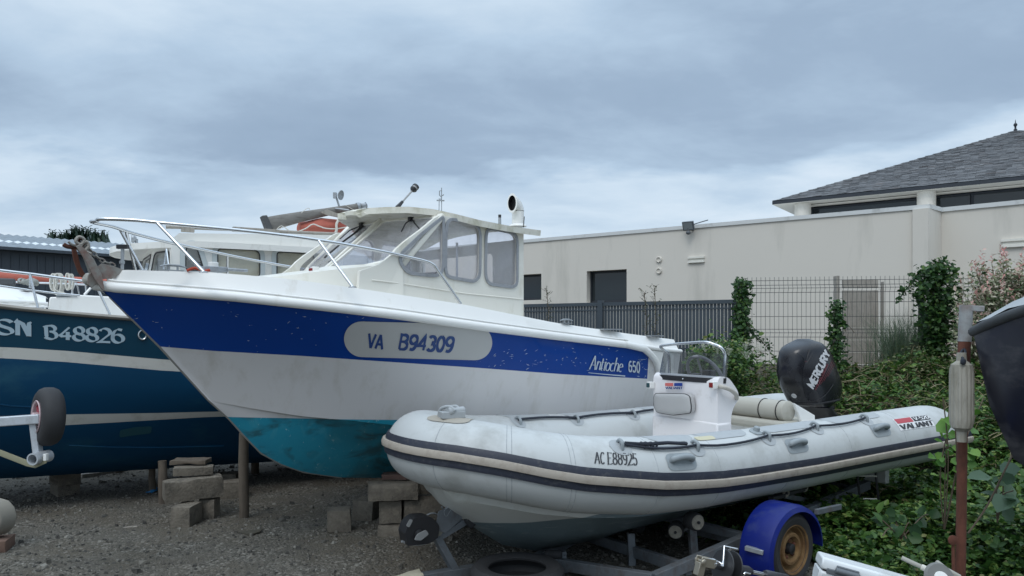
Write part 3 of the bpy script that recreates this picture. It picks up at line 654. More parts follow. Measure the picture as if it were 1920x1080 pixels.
Q, w = strokes('B94309', nib=(.17, .17), ang=0, minw=.17, sp=.17, shear=.20); letter(Q, photo_map((748, 653), (846, 658.5), 27, w, side_pt, .009), 'lettering', navy, bc)
Q, w = strokes('Antioche', nib=(.13, .02), ang=-8, minw=.035, sp=.07, shear=.36); letter(Q, photo_map((1104, 692), (1164, 697), 26, w, side_pt, .008), 'lettering', pale, bc)
Q, w = strokes('650', nib=(.17, .12), ang=0, minw=.12, sp=.22); letter(Q, photo_map((1178, 696), (1198, 698), 19, w, side_pt, .008), 'lettering', pale, bc)
mb = MB(); mb.grid([[side_pt(x, y, .008) for x, y in ((1102, 698), (1130, 700.5), (1171, 703.5))], [side_pt(x, y, .008) for x, y in ((1102, 699), (1130, 702), (1171, 706))]]); mb.build('underline', pale, bc, smooth=0)
Q, w = strokes('OCEANIC'.replace('O', '0'), nib=(.2, .1), ang=0, minw=.1, sp=.2) if False else strokes('B', nib=(.2, .1)); 
# scuffs and scratches through the blue paint
mb = MB(); rr = random.Random(5)
zones = [(650, 740, 588, 612, 26), (780, 930, 605, 625, 16), (240, 262, 560, 612, 12), (262, 300, 600, 650, 14), (900, 960, 655, 688, 16), (1000, 1090, 650, 695, 18), (1195, 1226, 672, 708, 22), (300, 640, 565, 650, 18), (880, 1220, 640, 700, 20), (400, 1200, 655, 690, 10)]
for x0, x1, y0, y1, n_ in zones:
    for k in range(n_):
        x = rr.uniform(x0, x1); y = rr.uniform(y0, y1); ys_ = interp(x, sheer_y)+5; yb_ = interp(x, stripe_y)-2
        if not (ys_ < y < yb_) or (640 < x < 926 and abs(y-plate_edge(min(max(x, 646), 921), 0)[1]) < 36): continue
        l = rr.uniform(1, 5)*rr.random()+.8; a = rr.uniform(-.9, .6); w_ = rr.uniform(.3, .75); dx, dy = math.cos(a)*l, math.sin(a)*l
        mb.add([side_pt(x-dx, y-dy, .005), side_pt(x+dy*w_/l, y-dx*w_/l, .005), side_pt(x+dx, y+dy, .005), side_pt(x-dy*w_/l, y+dx*w_/l, .005)], [(0, 1, 2, 3)])
tag(mb.build('paint_scratches', pm('scratched_gelcoat', (.36, .44, .52), .6), bc, smooth=0, fixn=False), kind='stuff')
MB().lathe([(.022, 0), (.022, .012), (.012, .013), (.012, .004), (.001, .004)], side_pt(1213, 771, 0), (side_pt(1213, 771, .1)-side_pt(1213, 771, 0)), 14, cap=False).build('drain_fitting', steel, bc)
# keel band
mb = MB(); mb.tube([FB.w(s, 0, z_) for s, z_ in [(0.05, 1.99), (.38, 1.64)]+keel[:7]], .010, 6); mb.build('stem_band', pm('stem_grey', (.25, .24, .22), .7, var=.2, scale=12), bc, smooth=60)

# ---- wheelhouse
TC = .80
def ct(px, py, t_=TC): return FB.on_t(px, py, t_)
cab_out = [(981.8, 437), (982, 600), (860, 585), (700, 556), (672, 552), (675, 508), (690, 503), (708, 497), (722, 488), (734, 478), (744, 466), (760, 452), (790, 430), (815, 409), (826, 403), (870, 412), (920, 424)]
Wn = [[(829.5, 408), (830, 440), (829, 505), (821, 516), (800, 515), (764, 511), (750, 493), (751, 477), (790, 440)],
      [(840, 411), (894, 421), (899, 440), (898, 518), (888, 527), (838, 518), (835, 505), (836, 430)],
      [(915, 428.5), (966, 439), (968.5, 455), (968, 533), (960, 537.5), (917, 532), (910, 520), (911, 440)]]
wrad = [[.02, .02, .05, .05, .02, .06, .05, .05, .02], [.07, .07, .03, .06, .03, .05, .05, .06], [.07, .07, .03, .05, .03, .05, .06, .06]]
acr = glassm('acrylic_window', (.93, .93, .955), .15, .06, (.62, .63, .67))
mir = lambda P: [FB.w((p-FB.o).dot(FB.u), -(p-FB.o).dot(FB.n), p.z) for p in P]
outl = [ct(*p) for p in cab_out]; wloops = [rpoly([ct(*p) for p in w_], r_, 4) for w_, r_ in zip(Wn, wrad)]
cw = thing_ = None
for sd in (1, -1):
    oo = outl if sd > 0 else mir(outl); ww = wloops if sd > 0 else [mir(w_) for w_ in wloops]; nn_ = FB.n*sd
    sw = MB().prism(oo, -nn_*.035, 0, ww).build('cabin_side', cream, bc, smooth=30)
    for w_ in ww:
        a0 = inset(w_, .018); cc = sum(w_, V())/len(w_); sgn = 1 if (a0[0]-cc).length > (w_[0]-cc).length else -1
        fr_ = MB(); fr_.ring([p+nn_*.003 for p in w_], sgn*.018, -sgn*.009, nn_*.010); 
        for k in range(0, len(w_), 3): fr_.ell(inset(w_, sgn*.004)[k]+nn_*.014, (.004, .004, .004), nu=6, nv=4)
        wf = fr_.build('window_frame', grom, bc, smooth=40)
        gp = MB(); gp.prism([p-nn_*.012 for p in w_], -nn_*.005); gp.build('window_pane', acr, wf, smooth=0)
# window post of the sliding panes seen through
# windscreen: two panes meeting at a centre pillar
wb0, wt0 = V((1.70, 0, 2.262)), V((2.30, 0, 2.735)); wb1, wt1 = V((1.93, .755, 2.30)), V((2.33, .775, 2.70))
def fw(v): return FB.w(*v)
for sd in (1, -1):
    b0, t0, b1_, t1 = [V((v.x, v.y*sd, v.z)) for v in (wb0, wt0, wb1, wt1 if sd > 0 else V((2.40, .68, 2.765)))]
    low = V((1.70+.05, .10*sd, 2.262))
    quad = [fw(b0.lerp(b1_, .06)), fw(b0.lerp(b1_, .55)), fw(b0.lerp(b1_, .95).lerp(t1, .10)), fw(b0.lerp(b1_, 1.0).lerp(t1, .3)), fw(t1.lerp(t0, .05)), fw(t0.lerp(t1, .06))]
    q = rpoly(quad, .05, 4); nr = (quad[1]-quad[0]).cross(quad[-1]-quad[0]).normalized(); nr = -nr if nr.dot(FB.u) > 0 else nr
    fr_ = MB(); a0 = inset(q, .02); cc = sum(q, V())/len(q); sg = 1 if (a0[0]-cc).length > (q[0]-cc).length else -1
    fr_.ring(q, sg*.02, -sg*.008, nr*.012); wf = fr_.build('windscreen_frame', cream, bc, smooth=30)
    MB().prism(q, nr*.005).build('windscreen_pane', acr, wf, smooth=0)
    A_ = MB(); A_.bar(fw(V((b1_.x+.02, b1_.y, b1_.z-.02))), fw(V((t1.x+.03, t1.y, t1.z+.02))), .05, .075, up=FB.n); A_.build('corner_pillar', cream, bc, smooth=30, bev=.012)
    # wiper
    W_ = MB(); m0 = fw(t0.lerp(t1, .55))+nr*.02+V((0, 0, -.015)); m1 = fw(t0.lerp(t1, .62).lerp(b0.lerp(b1_, .75), .36))+nr*.035; W_.box(m0, (.05, .035, .04), rotz(.8)); W_.tube([m0, m0.lerp(m1, .5)+nr*.02, m1], .006, 6)
    e0 = fw(t0.lerp(t1, .80 if sd > 0 else .35).lerp(b0.lerp(b1_, .80 if sd > 0 else .35), .10))+nr*.022; e1 = fw(t0.lerp(t1, .80).lerp(b0.lerp(b1_, .80 if sd > 0 else .35), .75))+nr*.022
    if sd > 0: e0, e1 = fw(t0.lerp(t1, .93).lerp(b0.lerp(b1_, .93), .20))+nr*.022, fw(t0.lerp(t1, .97).lerp(b0.lerp(b1_, .97), .66))+nr*.022
    W_.tube([e0, e0.lerp(e1, .5)+nr*.008, e1], .009, 6); W_.tube([m0, e0.lerp(e1, .3)], .006, 6); W_.build('wiper', blackp, bc)
cp = MB(); cp.bar(fw(wb0)+V((0, 0, -.02)), fw(wt0)+V((0, 0, .02)), .055, .03, up=FB.n); cp.build('centre_pillar', cream, bc, bev=.008)
# trunk under the windscreen
rows = []
for s, tt_, z_ in ((.85, .12, 2.13), (1.0, .28, 2.155), (1.2, .45, 2.185), (1.4, .60, 2.22), (1.6, .72, 2.25), (1.76, .785, 2.268), (1.94, .803, 2.30)):
    rr_ = [FB.w(s+.02-.0*abs(k), tt_*k, z_+(.02*(1-abs(k))) if s < 1.7 else z_-.0) for k in (-1, -.9, -.5, 0, .5, .9, 1)]
    sw_ = [0, 0, 0, 0, 0, 0, 0]
    if s > 1.7: rr_ = [FB.w(s-(1-abs(k))*(.23 if s > 1.9 else .12), tt_*k, z_) for k in (-1, -.9, -.5, 0, .5, .9, 1)]
    lo = FB.w(s-.01, -tt_-.02, 1.9); hi = FB.w(s-.01, tt_+.02, 1.9); rows.append([lo]+rr_+[hi])
mb = MB(); mb.grid(rows); mb.cap(rows[0]); mb.build('cabin_trunk', cream, bc, smooth=50)
# roof
ry = [(646, 405), (660, 396), (673, 392.5), (700, 389), (747, 386), (800, 390), (860, 403), (919, 417), (962, 424.5), (1004, 431)]
RL = [(1.86, .0), (1.865, .22), (1.90, .42), (1.97, .62), (2.08, .76), (2.22, .83), (2.45, .87), (2.8, .88), (3.1, .88), (3.44, .87)]
rows = []
hs = [1.93, 1.98, 2.06, 2.17, 2.31, 2.46, 2.7, 3.05, 3.25, 3.455]; hw = [.12, .27, .42, .57, .71, .81, .87, .885, .885, .885]
ztop = [2.790, 2.806, 2.812, 2.818, 2.82, 2.81, 2.79, 2.775, 2.773, 2.772]
def rz(i, k): return ztop[i]-[.005, .01, .016, .024, .045, .068, .084, .085, .085, .083][i]*(abs(k)**2.2)
ks = [-1, -.93, -.7, -.35, 0, .35, .7, .93, 1]
hwf = [.10, .22, .33, .45, .57, .68, .80, .885, .885, .885]
hx = lambda i, k: (hw[i] if k > 0 else hwf[i])*k
rz0 = rz
def rz(i, k): return rz0(i, k) if k >= 0 else lerp(rz0(i, 0), rz0(i, k), [.2, .2, .25, .3, .35, .45, .6, .8, 1, 1][i])
topr = [[FB.w(hs[i]+(.06*(abs(k)**2) if i == 0 else 0), hx(i, k), rz(i, k)) for k in ks] for i in range(len(hs))]
edge_h = .052
botr = [[FB.w(hs[i]+(.06*(abs(k)**2) if i == 0 else 0)+(.01 if i == 0 else 0), hx(i, k)*.99, rz(i, k)-edge_h+(0 if abs(k) > .9 else .02)) for k in ks] for i in range(len(hs))]
mb = MB(); mb.grid(topr); mb.grid(botr); per = lambda G: [r_[-1] for r_ in G]+G[-1][::-1][1:]+[r_[0] for r_ in G[::-1]][1:]+G[0][1:-1]
mb.grid([per(topr), per(botr)], cu=True); mb.build('roof', roofm, bc, smooth=40)
# rear bulkhead with doorway, cabin sole and helm
zr0, zr1 = 1.5, 2.60; so = (ct(981.5, 500)-FB.o).dot(FB.u)
mb = MB(); mb.prism([FB.w(so, -.79, zr1), FB.w(so, .79, zr1), FB.w(so, .79, zr0), FB.w(so, -.79, zr0)], -FB.u*.03, 0, [rpoly([FB.w(so, -.70, 2.50), FB.w(so, .42, 2.50), FB.w(so, .42, 1.55), FB.w(so, -.70, 1.55)], .06)]); mb.build('rear_bulkhead', cream, bc, smooth=0)
mb = MB(); mb.box(FB.w(2.55, -.4, 1.95), (.45, .5, .55), rotz(PI/4)); mb.tube([FB.w(2.75+.03*math.cos(a), -.4+.15*math.cos(a), 2.22+.15*math.sin(a)) for a in [k*PI/10 for k in range(20)]], .012, 6, closed=True, m=1); mb.build('helm', [cream, blackp], bc, bev=.02)
mb = MB(); mb.box(FB.w(2.95, -.35, 1.95), (.35, .4, .08), rotz(PI/4)); mb.box(FB.w(3.12, -.35, 2.15), (.07, .4, .4), rotz(PI/4)); mb.box(FB.w(2.9, .45, 1.85), (.6, .4, .2), rotz(PI/4)); mb.build('cabin_seat', pm('seat_vinyl', (.30, .24, .23), .7), bc, bev=.03)
mb = MB(); mb.tube([FB.w(3.15, .05, 1.6), FB.w(3.15, .05, 2.62)], .012); mb.build('grab_pole', steel, bc)
MB().box(FB.w(2.6, 0, 1.45), (1.6, 1.5, .03), rotz(PI/4)).build('cabin_sole', white, bc, smooth=0)
# moulded line along the cabin side
mb = MB(); mb.tube([ct(x, y, TC+.002) for x, y in ((697, 525), (740, 530), (800, 539), (870, 550), (979, 561))], .006, 6); mb.build('side_moulding', cream, bc)
mb = MB(); mb.ell(ct(750, 545, TC+.001), (.010, .010, .010), nu=8, nv=6); mb.build('vent_hole', blackp, bc)
mb = MB(); c = FB.on_t(590, 509, .25); mb.box(c, (.055, .055, .075), rotz(.6)); mb.box(c+V((-.016, -.018, .0)), (.045, .04, .048), rotz(.6), 1); mb.build('navigation_light', [white, redlens], bc, bev=.005)
# roof fittings
def roof_at(px, py, t_): return FB.on_t(px, py, t_)
a, b = roof_at(745, 389, .40), roof_at(777, 353, .40); mb = MB(); mb.tube([a, a.lerp(b, .3)], [.020, .013], 8, 0); mb.tube([a.lerp(b, .3), a.lerp(b, .85)], .0085, 8, 1)
ax = (b-a).normalized(); mb.lathe([(.012, -.02), (.03, 0), (.032, .012)], b-ax*.02, ax, 14, 0); mb.lathe([(.027, .012), (.027, .032)], b-ax*.02, ax, 14, 1); mb.lathe([(.032, .032), (.03, .05), (.012, .058)], b-ax*.02, ax, 14, 0); mb.build('anchor_light', [blackp, pm('grey_plastic', (.33, .33, .33), .5)], bc)
mb = MB(); g_ = lambda x, y: roof_at(x, y, .0); mb.tube([g_(823, 405), g_(823.5, 372)], .0045, 6); mb.tube([g_(828, 405), g_(828, 352)], .0045, 6); mb.box(g_(826, 376), (.075, .02, .01), rotz(.2)); mb.tube([g_(825, 375), g_(828, 370), g_(824, 366), g_(824, 358), g_(828, 357)], .005, 6)
mb.tube([g_(829, 367), g_(832, 365)], .005, 6); mb.build('antenna_bracket', galv, bc)
c0, = [roof_at(971, 424, .55)]; mb = MB(); k_ = .86
v0 = roof_at(971, 420, .55); v1 = roof_at(971, 403, .55); v2 = roof_at(969, 392, .55); v3 = roof_at(958, 388, .55)
path = spl([v0, v1, roof_at(971, 396, .55), roof_at(966, 392.5, .55), roof_at(957.5, 394, .55)], 5); face = (path[-1]-path[-2]).normalized(); fdir = (face+V((-.1, -.55, 0))).normalized()
mb.lathe([(.085, -.015), (.08, .0), (.062, .01)], v0+V((0, 0, -.01)), (0, 0, 1), 20); mb.lathe([(.058, 0), (.058, .09), (.06, .12)], v0, seg=20)
R_ = Matrix.Rotation(0, 3, 'Z'); hd = V((-.50, -.85, 0)).normalized(); hc = v0+V((0, 0, .125)); rows = []
for i in range(9):
    a_ = i/8*PI/2; ctr = hc+hd*(.065*math.sin(a_)*1.1)+V((0, 0, .065*(1-math.cos(a_))*.2+.0)); dn = (V((0, 0, 1))*math.cos(a_)+hd*math.sin(a_)).normalized(); sdv = V((hd.y, -hd.x, 0)); upv = sdv.cross(dn)
    ctr = hc+hd*.10*(1-math.cos(a_))+V((0, 0, .06*math.sin(a_))); rx_, ry_ = lerp(.06, .05, i/8), lerp(.06, .085, i/8)
    rows.append([ctr+sdv*rx_*math.cos(k*2*PI/20)+upv*ry_*math.sin(k*2*PI/20) for k in range(20)])
mb.grid(rows, cu=True); e_ = rows[-1]; cc = sum(e_, V())/20; r2_ = [cc+(p-cc)*1.10+hd*.01 for p in e_]; r3_ = [cc+(p-cc)*.86+hd*.012 for p in e_]; r4_ = [cc+(p-cc)*.80-hd*.05 for p in e_]
mb.grid([e_, r2_, r3_], cu=True); mb.grid([r3_, r4_], 1, cu=True); mb.cap(r4_, 1); mb.build('cowl_vent', [white, blackp], bc, smooth=50)
mb = MB(); a = roof_at(937, 420, .5); mb.lathe([(.016, 0), (.014, .06)], a, seg=10); mb.lathe([(.015, .06), (.015, .088)], a, seg=10, m=1); mb.build('roof_plug', [galv, blackp], bc)
mb = MB(); mb.tube([roof_at(981.5, 426, .7), roof_at(983, 406, .7)], .005, 6); mb.build('whip_base', blackp, bc)
# ---- pulpit rail
def ray_t(s, t_, y_tab): return FB.w(s, t_, FB.z(s, t_, y_tab))
tr_y = [(180, 414), (196, 409.5), (222, 410), (304, 418), (380, 425), (460, 432.6), (560, 444.7), (640, 457), (737, 475), (799, 490), (814, 497)]
def rb(s): return max(bsh(s)-.13, 0) if s > .25 else 0
nearp = [FB.on_t(182.5, 414, 0), FB.on_t(189, 410.5, .10)]
for s in (.12, .25, .4, .6, .85, 1.1, 1.4, 1.7, 1.95):
    t_ = .10+.72*(1-(1-min(s/1.7, 1))**1.8)**.9; nearp.append(ray_t(s, t_, tr_y))
tn = .82
e1 = FB.on_t(799.6, 490, tn+.03); e2 = FB.on_t(814, 497.5, tn+.05); e3_ = FB.on_t(864, 570, tn+.12); nearp += [e1, e2, e2.lerp(e3_, .12), e3_]
near = spl(nearp, 5); mb = MB(); mb.tube(near, .0125, 10)
farp = []
fy = [(187, 419), (226, 431.6), (320, 459), (373, 474), (460, 494), (519, 505.7), (542, 521)]
for p in nearp[1:-3]:
    q_ = p-FB.o; s, t_ = q_.dot(FB.u), q_.dot(FB.n); farp.append(FB.w(s, -t_, p.z-.10*0-.0))
q_ = nearp[-4:]; 
for p in nearp[-3:]: v = p-FB.o; farp.append(FB.w(v.dot(FB.u), -v.dot(FB.n), p.z))
mb.tube(spl([nearp[0]]+farp, 5), .0125, 10)
def post(a, b): mb.tube([a, b], .0115, 8); mb.lathe([(.03, 0), (.03, .008), (.014, .012)], b+V((0, 0, -.006)), seg=10)
def near_at(px): return min(near, key=lambda p: abs(proj(p)[0]-px))
for pa, pb_, tb in ((294, (382, 510), .62), (592, (661, 538), 1.02)): post(near_at(pa), FB.on_t(*pb_, tb))
for pa, pb_, tb in ((294, (382, 510), .62), (592, (661, 538), 1.02)):
    a, b = near_at(pa)-FB.o, FB.on_t(*pb_, tb)-FB.o; post(FB.w(a.dot(FB.u), -a.dot(FB.n), a.z), FB.w(b.dot(FB.u), -b.dot(FB.n), b.z))
post(FB.on_t(226, 431.6, -.30), FB.on_t(267, 507, -.25)) 
mb.build('bow_rail', steel, bc, smooth=60)
# cleats, hinge plates, blocks on the deck edge
def cleat(c, ang, sc=1.):
    m_ = MB(); R = rotz(ang)
    for x in (-.035, .035): m_.tube([c+R @ V((x*sc, 0, 0)), c+R @ V((x*sc, 0, .035*sc))], .009*sc, 8)
    m_.tube([c+R @ V((-.11*sc, 0, .03*sc)), c+R @ V((-.05*sc, 0, .042*sc)), c+R @ V((.05*sc, 0, .042*sc)), c+R @ V((.11*sc, 0, .03*sc))], [.005*sc, .010*sc, .010*sc, .005*sc], 8); m_.box(c, (.16*sc, .04*sc, .006), R); return m_
cleat(FB.on_t(325, 507, .42), PI/4, .8).build('cleat', galv, bc); cleat(FB.on_t(1062, 606, 1.1), PI/4, .8).build('cleat', galv, bc)
mb = MB(); a, b = FB.on_t(1125, 616, 1.10), FB.on_t(1160, 622, 1.10); mb.box((a+b)/2+V((0, 0, .008)), ((b-a).length, .10, .012), rotz(PI/4)); mb.build('rowlock_plate', galv, bc)
mb = MB(); a, b = FB.on_t(1215, 628, 1.12), FB.on_t(1240, 633, 1.12); mb.box((a+b)/2+V((0, 0, .004)), ((b-a).length, .06, .012), rotz(PI/4)); mb.build('stern_hinge', galv, bc)
mb = MB(); c = FB.on_t(400, 505, .35); mb.box(c, (.17, .11, .035), rotz(PI/4)); mb.lathe([(.035, .01), (.035, .05)], c, seg=12, m=1); mb.tube([c+V((.1, 0, .0)), c+V((.2, .12, .0))], .012, 8); mb.build('deck_hatch_fitting', [galv, white], bc, bev=.005)
mb = MB(); c = FB.on_t(366, 508, .38); mb.tube(spl([c+V((-.05, -.02, .0)), c+V((0, 0, .02)), c+V((.05, .02, .0)), c+V((.09, .03, .01))], 4), .011, 6); mb.build('red_line_end', pm('red_rope', (.42, .06, .03), .8), bc)
# post by the roller
mb = MB(); a, b = FB.on_t(229, 508, .05), FB.on_t(230, 466, .05); mb.tube([a, b], .012, 8); mb.box(b+V((0, 0, .012)), (.075, .03, .028), m=1); mb.lathe([(.018, .05), (.018, .07)], a, seg=8); mb.build('sampson_post', [galv, blackp], bc)
# bow roller bracket
mb = MB()
for t_ in (-.055, .055):
    P = [FB.on_t(x, y, t_) for x, y in ((232, 506), (205, 497), (190, 494), (176, 505), (165, 517), (163, 532), (172, 540), (190, 524), (216, 521))]; mb.prism(P, FB.n*.008)
mb.lathe([(.012, -.06), (.045, -.055), (.03, 0), (.045, .055), (.012, .06)], FB.on_t(172, 523, 0), FB.n, 18, 1); mb.build('bow_roller', [rusty, pm('roller_plastic', (.42, .41, .37), .6)], bc, smooth=35)

# ---- anchor stowed on the roller, and its chain
anc = thing('anchor', FB.on_t(185, 540, .0), 'rusty galvanised anchor hanging on the bow roller of the blue and white cruiser', 'anchor')
def plate(pts, t_, w_, th=.012, mat=rusty, name='fluke', par=anc, bulge=0):
    P = [FB.on_t(x, y, t_) for x, y in pts]; m_ = MB(); m_.prism(P, FB.n*th); return m_.build(name, mat, par, bev=.003)
plate([(142, 462), (149, 458), (175, 485), (190, 515), (196, 546), (190, 543), (176, 522), (160, 490)], .085, .05)
plate([(133, 466), (141, 465), (150, 500), (163, 522), (158, 527), (145, 510), (137, 488)], -.07, .05, .02, rust)
mb = MB(); s0 = FB.on_t(150, 456, 0); s1 = FB.on_t(176, 520, 0); mb.tube([s0, s0.lerp(s1, .5), s1], [.022, .026, .03], 8, sq=(1, .5)); mb.build('shank', rusty, anc)
mb = MB(); mb.prism([FB.on_t(x, y, 0) for x, y in ((136, 462), (146, 452), (160, 455), (172, 475), (166, 492), (155, 480))], FB.n*.03); mb.build('crown_plate', rusty, anc, bev=.006)
mb = MB(); mb.tube(spl([FB.on_t(x, y, .03) for x, y in ((119, 458), (126, 462), (140, 463), (152, 459), (158, 452), (152, 447), (143, 451))], 4), [.006, .010, .016]+[.016]*22, 8) if False else mb.tube(spl([FB.on_t(x, y, .03) for x, y in ((119, 458), (126, 462), (140, 463), (152, 459), (158, 452), (152, 447), (143, 451))], 4), .015, 8)
mb.build('fluke_tip', rust, anc, smooth=60)
mb = MB(); mb.tube(spl([FB.on_t(x, y, .05) for x, y in ((128, 453), (134, 458), (146, 462))], 4), .008, 6); mb.build('spike', rusty, anc)
def chain(pts, name, label, r_=.0055, ln=.045, mat=rusty):
    P = spl(pts, 10); m_ = MB(); acc = 0; last = P[0]; k = 0
    for p in P[1:]:
        while (p-last).length >= ln*.78:
            d = (p-last).normalized(); c = last+d*ln*.39; side = d.cross(V((0, 0, 1))).normalized() if k % 2 else d.cross(d.cross(V((0, 0, 1)))).normalized()
            m_.tube([c+d*math.cos(a)*ln*.5+side*math.sin(a)*ln*.3 for a in [q*PI/4 for q in range(8)]], r_, 5, closed=True); last = last+d*ln*.78; k += 1
    o = m_.build(name, mat, None, smooth=60); tag(o, label, 'chain'); return o
chain([FB.on_t(x, y, .02) for x, y in ((160, 458), (172, 472), (188, 487), (205, 494), (222, 501))], 'anchor_chain', 'rusty anchor chain running from the anchor back to the foredeck of the cruiser', .0055, .042)
o = MB().tube(spl([FB.on_t(x, y, .06) for x, y in ((150, 462), (158, 450), (148, 444), (142, 452), (150, 458), (162, 453), (166, 462), (160, 470), (170, 476))], 6), .011, 6).build('mooring_rope', pm('dirty_rope', (.30, .28, .25), .95, bump=.06, bscale=200), None, smooth=60); tag(o, 'dirty rope knotted round the head of the anchor', 'rope')

# ================================================================== INFLATABLE BOAT ON ITS TRAILER
FR = Frame(-.81, 4.98, 31.3)
ribm = pm('pale_grey_fabric', (.49, .505, .50), .45, var=.05, scale=1.5, dirt_or_sheen=((.29, .29, .27), .33, 2.6), bump=.006, bscale=6)
padm = pm('grey_wear_patch', (.36, .38, .39), .75, var=.08, scale=20, bump=.02, bscale=200)
greyp = pm('grey_handle_rubber', (.27, .30, .315), .6, var=.12, scale=30)
strakeb = pm('black_strake', (.022, .026, .042), .55, var=.25, scale=18, dirt_or_sheen=((.10, .10, .10), .25, 30))
strakec = pm('dirty_beige_strake', (.40, .355, .30), .65, var=.12, scale=14, dirt_or_sheen=((.24, .20, .16), .45, 14))
consm = pm('console_gelcoat', (.76, .735, .735), .3, var=.03, coat=.25, dirt_or_sheen=((.5, .46, .42), .08, 5))
cpts = []                                          # centre line of the inflatable collar, in plan
for k in range(31): a = k/30*PI/2; cpts.append((1.95-1.69*math.cos(a)**.92 if math.cos(a) > 0 else 1.95, .80*math.sin(a)**.95 if a > 0 else 0))
cpts += [(s, .80) for s in np.arange(2.1, 5.26, .12)]
half = []; 
for s, t_ in cpts: half.append((s, t_))
cl = [(s, -t_) for s, t_ in half[:0:-1]]+half; cl = np.array(cl)
seg_ = np.hypot(*np.diff(cl, axis=0).T); acc = np.concatenate([[0], np.cumsum(seg_)]); mid = acc[len(half)-1]; AR = acc-mid; AE = AR[-1]
ztab = [(.2, .955), (.4, .935), (.6, .895), (.8, .85), (1.0, .815), (1.5, .77), (2, .755), (3, .77), (4, .80), (5.3, .835)]
def clp(a):
    s, t_ = np.interp(a, AR, cl[:, 0]), np.interp(a, AR, cl[:, 1]); return s, t_
def trad(a):
    e = AE-abs(a); r_ = interp(abs(a), [(0, .235), (.9, .25), (1.6, .262), (2.6, .255), (9, .25)])
    return r_*(1 if e > .42 else max(.04, math.sqrt(max(0, 1-((.42-e)/.44)**2.4))))
def TS(a, ph, off=0.):
    s, t_ = clp(a); s1, t1_ = clp(a+.03); s0, t0_ = clp(a-.03)
    d = V((s1-s0, t1_-t0_)); d = d.normalized() if d.length > 1e-8 else V((0, 1))
    o2 = V((-d.y, d.x)) if True else 0
    if a > AE-.05 or a < -AE+.05: pass
    ou = V((-d.y, d.x)); ou = ou if ou.dot(V((s-2.2, t_*(1 if abs(t_) > .01 else 0)))) > 0 or (abs(t_) > .75 and ou.y*t_ > 0) else -ou
    r_ = trad(a)+off; c_, s_ = math.cos(ph), math.sin(ph)
    return FR.w(s+ou.x*r_*c_, t_+ou.y*r_*c_, interp(s, ztab)+r_*s_)
def tube_at(px, py, amin=-4.8, amax=5.6, near=True):
    best = None
    def scan(A_, P_):
        nonlocal best
        for a in A_:
            for ph in P_:
                p = TS(a, ph); x, y = proj(p); e = (x-px)**2+(y-py)**2
                c = TS(a, ph, -.05)
                if (p-c).dot(V((0, 0, H))-p) < 0: continue
                e += p.y*.5
                if best is None or e < best[0]: best = (e, a, ph)
    best = None; scan(np.arange(max(-.6, amin) if near else amin, (amax if near else -.3), .06), np.arange(-1.3, 2.6, .07)); _, a0, p0_ = best
    scan(np.arange(a0-.06, a0+.061, .012), np.arange(p0_-.07, p0_+.071, .014)); _, a0, p0_ = best
    scan(np.arange(a0-.012, a0+.0121, .003), np.arange(p0_-.014, p0_+.0141, .0035)); return best[1], best[2]
rb_ = thing('inflatable_boat', FR.w(2.6, 0, .1), 'pale grey inflatable boat with black and beige strakes and white console, on a trailer', 'inflatable boat')
av = list(np.arange(-AE, AE-.44, .07))+[AE-.42, AE-.36, AE-.3, AE-.24, AE-.18, AE-.12, AE-.08, AE-.05, AE-.02, AE]
av = sorted(set([-x for x in av if x > AE-.5]+[x for x in av if x > -AE+.44]))
mb = MB(); rows = [[TS(a, k*2*PI/36) for k in range(36)] for a in av]; mb.grid(rows, cu=True); mb.cap(rows[0]); mb.cap(rows[-1]); mb.build('inflatable_tube', ribm, rb_, smooth=70)
# rubbing strake: two black bands with a dirty beige nosing between
def ctr_ph(a): s, t_ = clp(a); return interp(abs(a), [(0, .17), (.6, .13), (1.2, .02), (1.8, -.10), (2.4, -.17), (3.2, -.19), (5, -.20)])
def strake(profile, name, mats, mfun):
    rows = []; A_ = [x for x in np.arange(-AE+.10, AE-.001, .05)]+[AE+.02]
    for a in A_:
        pc = ctr_ph(a); aa = min(a, AE-.02); sc_ = 1 if AE-abs(aa) > .42 else trad(aa)/.25
        rr_ = []
        for w_, o_ in profile:
            r0 = .25; p = TS(aa, pc+w_/r0, o_)
            if AE-a < .34: q0 = TS(AE-.34, pc+w_/r0, o_*1.0); p = q0+FR.u*(a-(AE-.34))-FR.n*(.0+.25*((a-(AE-.34))**2))
            rr_.append(p)
        rows.append(rr_)
    m_ = MB(); m_.grid(rows, lambda i, j: mfun[j]); m_.cap(rows[-1], 0); return m_.build(name, mats, rb_, smooth=50)
strake([(.074, .001), (.073, .010), (.05, .014), (.026, .012), (.026, .010), (.022, .030), (0, .036), (-.022, .030), (-.026, .012), (-.028, .010), (-.052, .014), (-.072, .012), (-.074, .001)], 'rubbing_strake', [strakeb, strakec], [0, 0, 0, 0, 1, 1, 1, 1, 0, 0, 0, 0])
# glued seams
mb = MB()
for px in (812, 960, 950, 1068, 1076, 1225, 1342, 1480, 1575, 1690):
    a, _ = tube_at(px, 850 if px < 1500 else 800)
    tl = 0 if px in (950, 1068) else .0
    mb.tube([TS(a+.0*ph, ph, -.0008) for ph in np.arange(-2.2, 2.6, .12)], .0026, 4, cap=False)
tag(mb.build('seam', padm, rb_, smooth=0), kind='stuff')
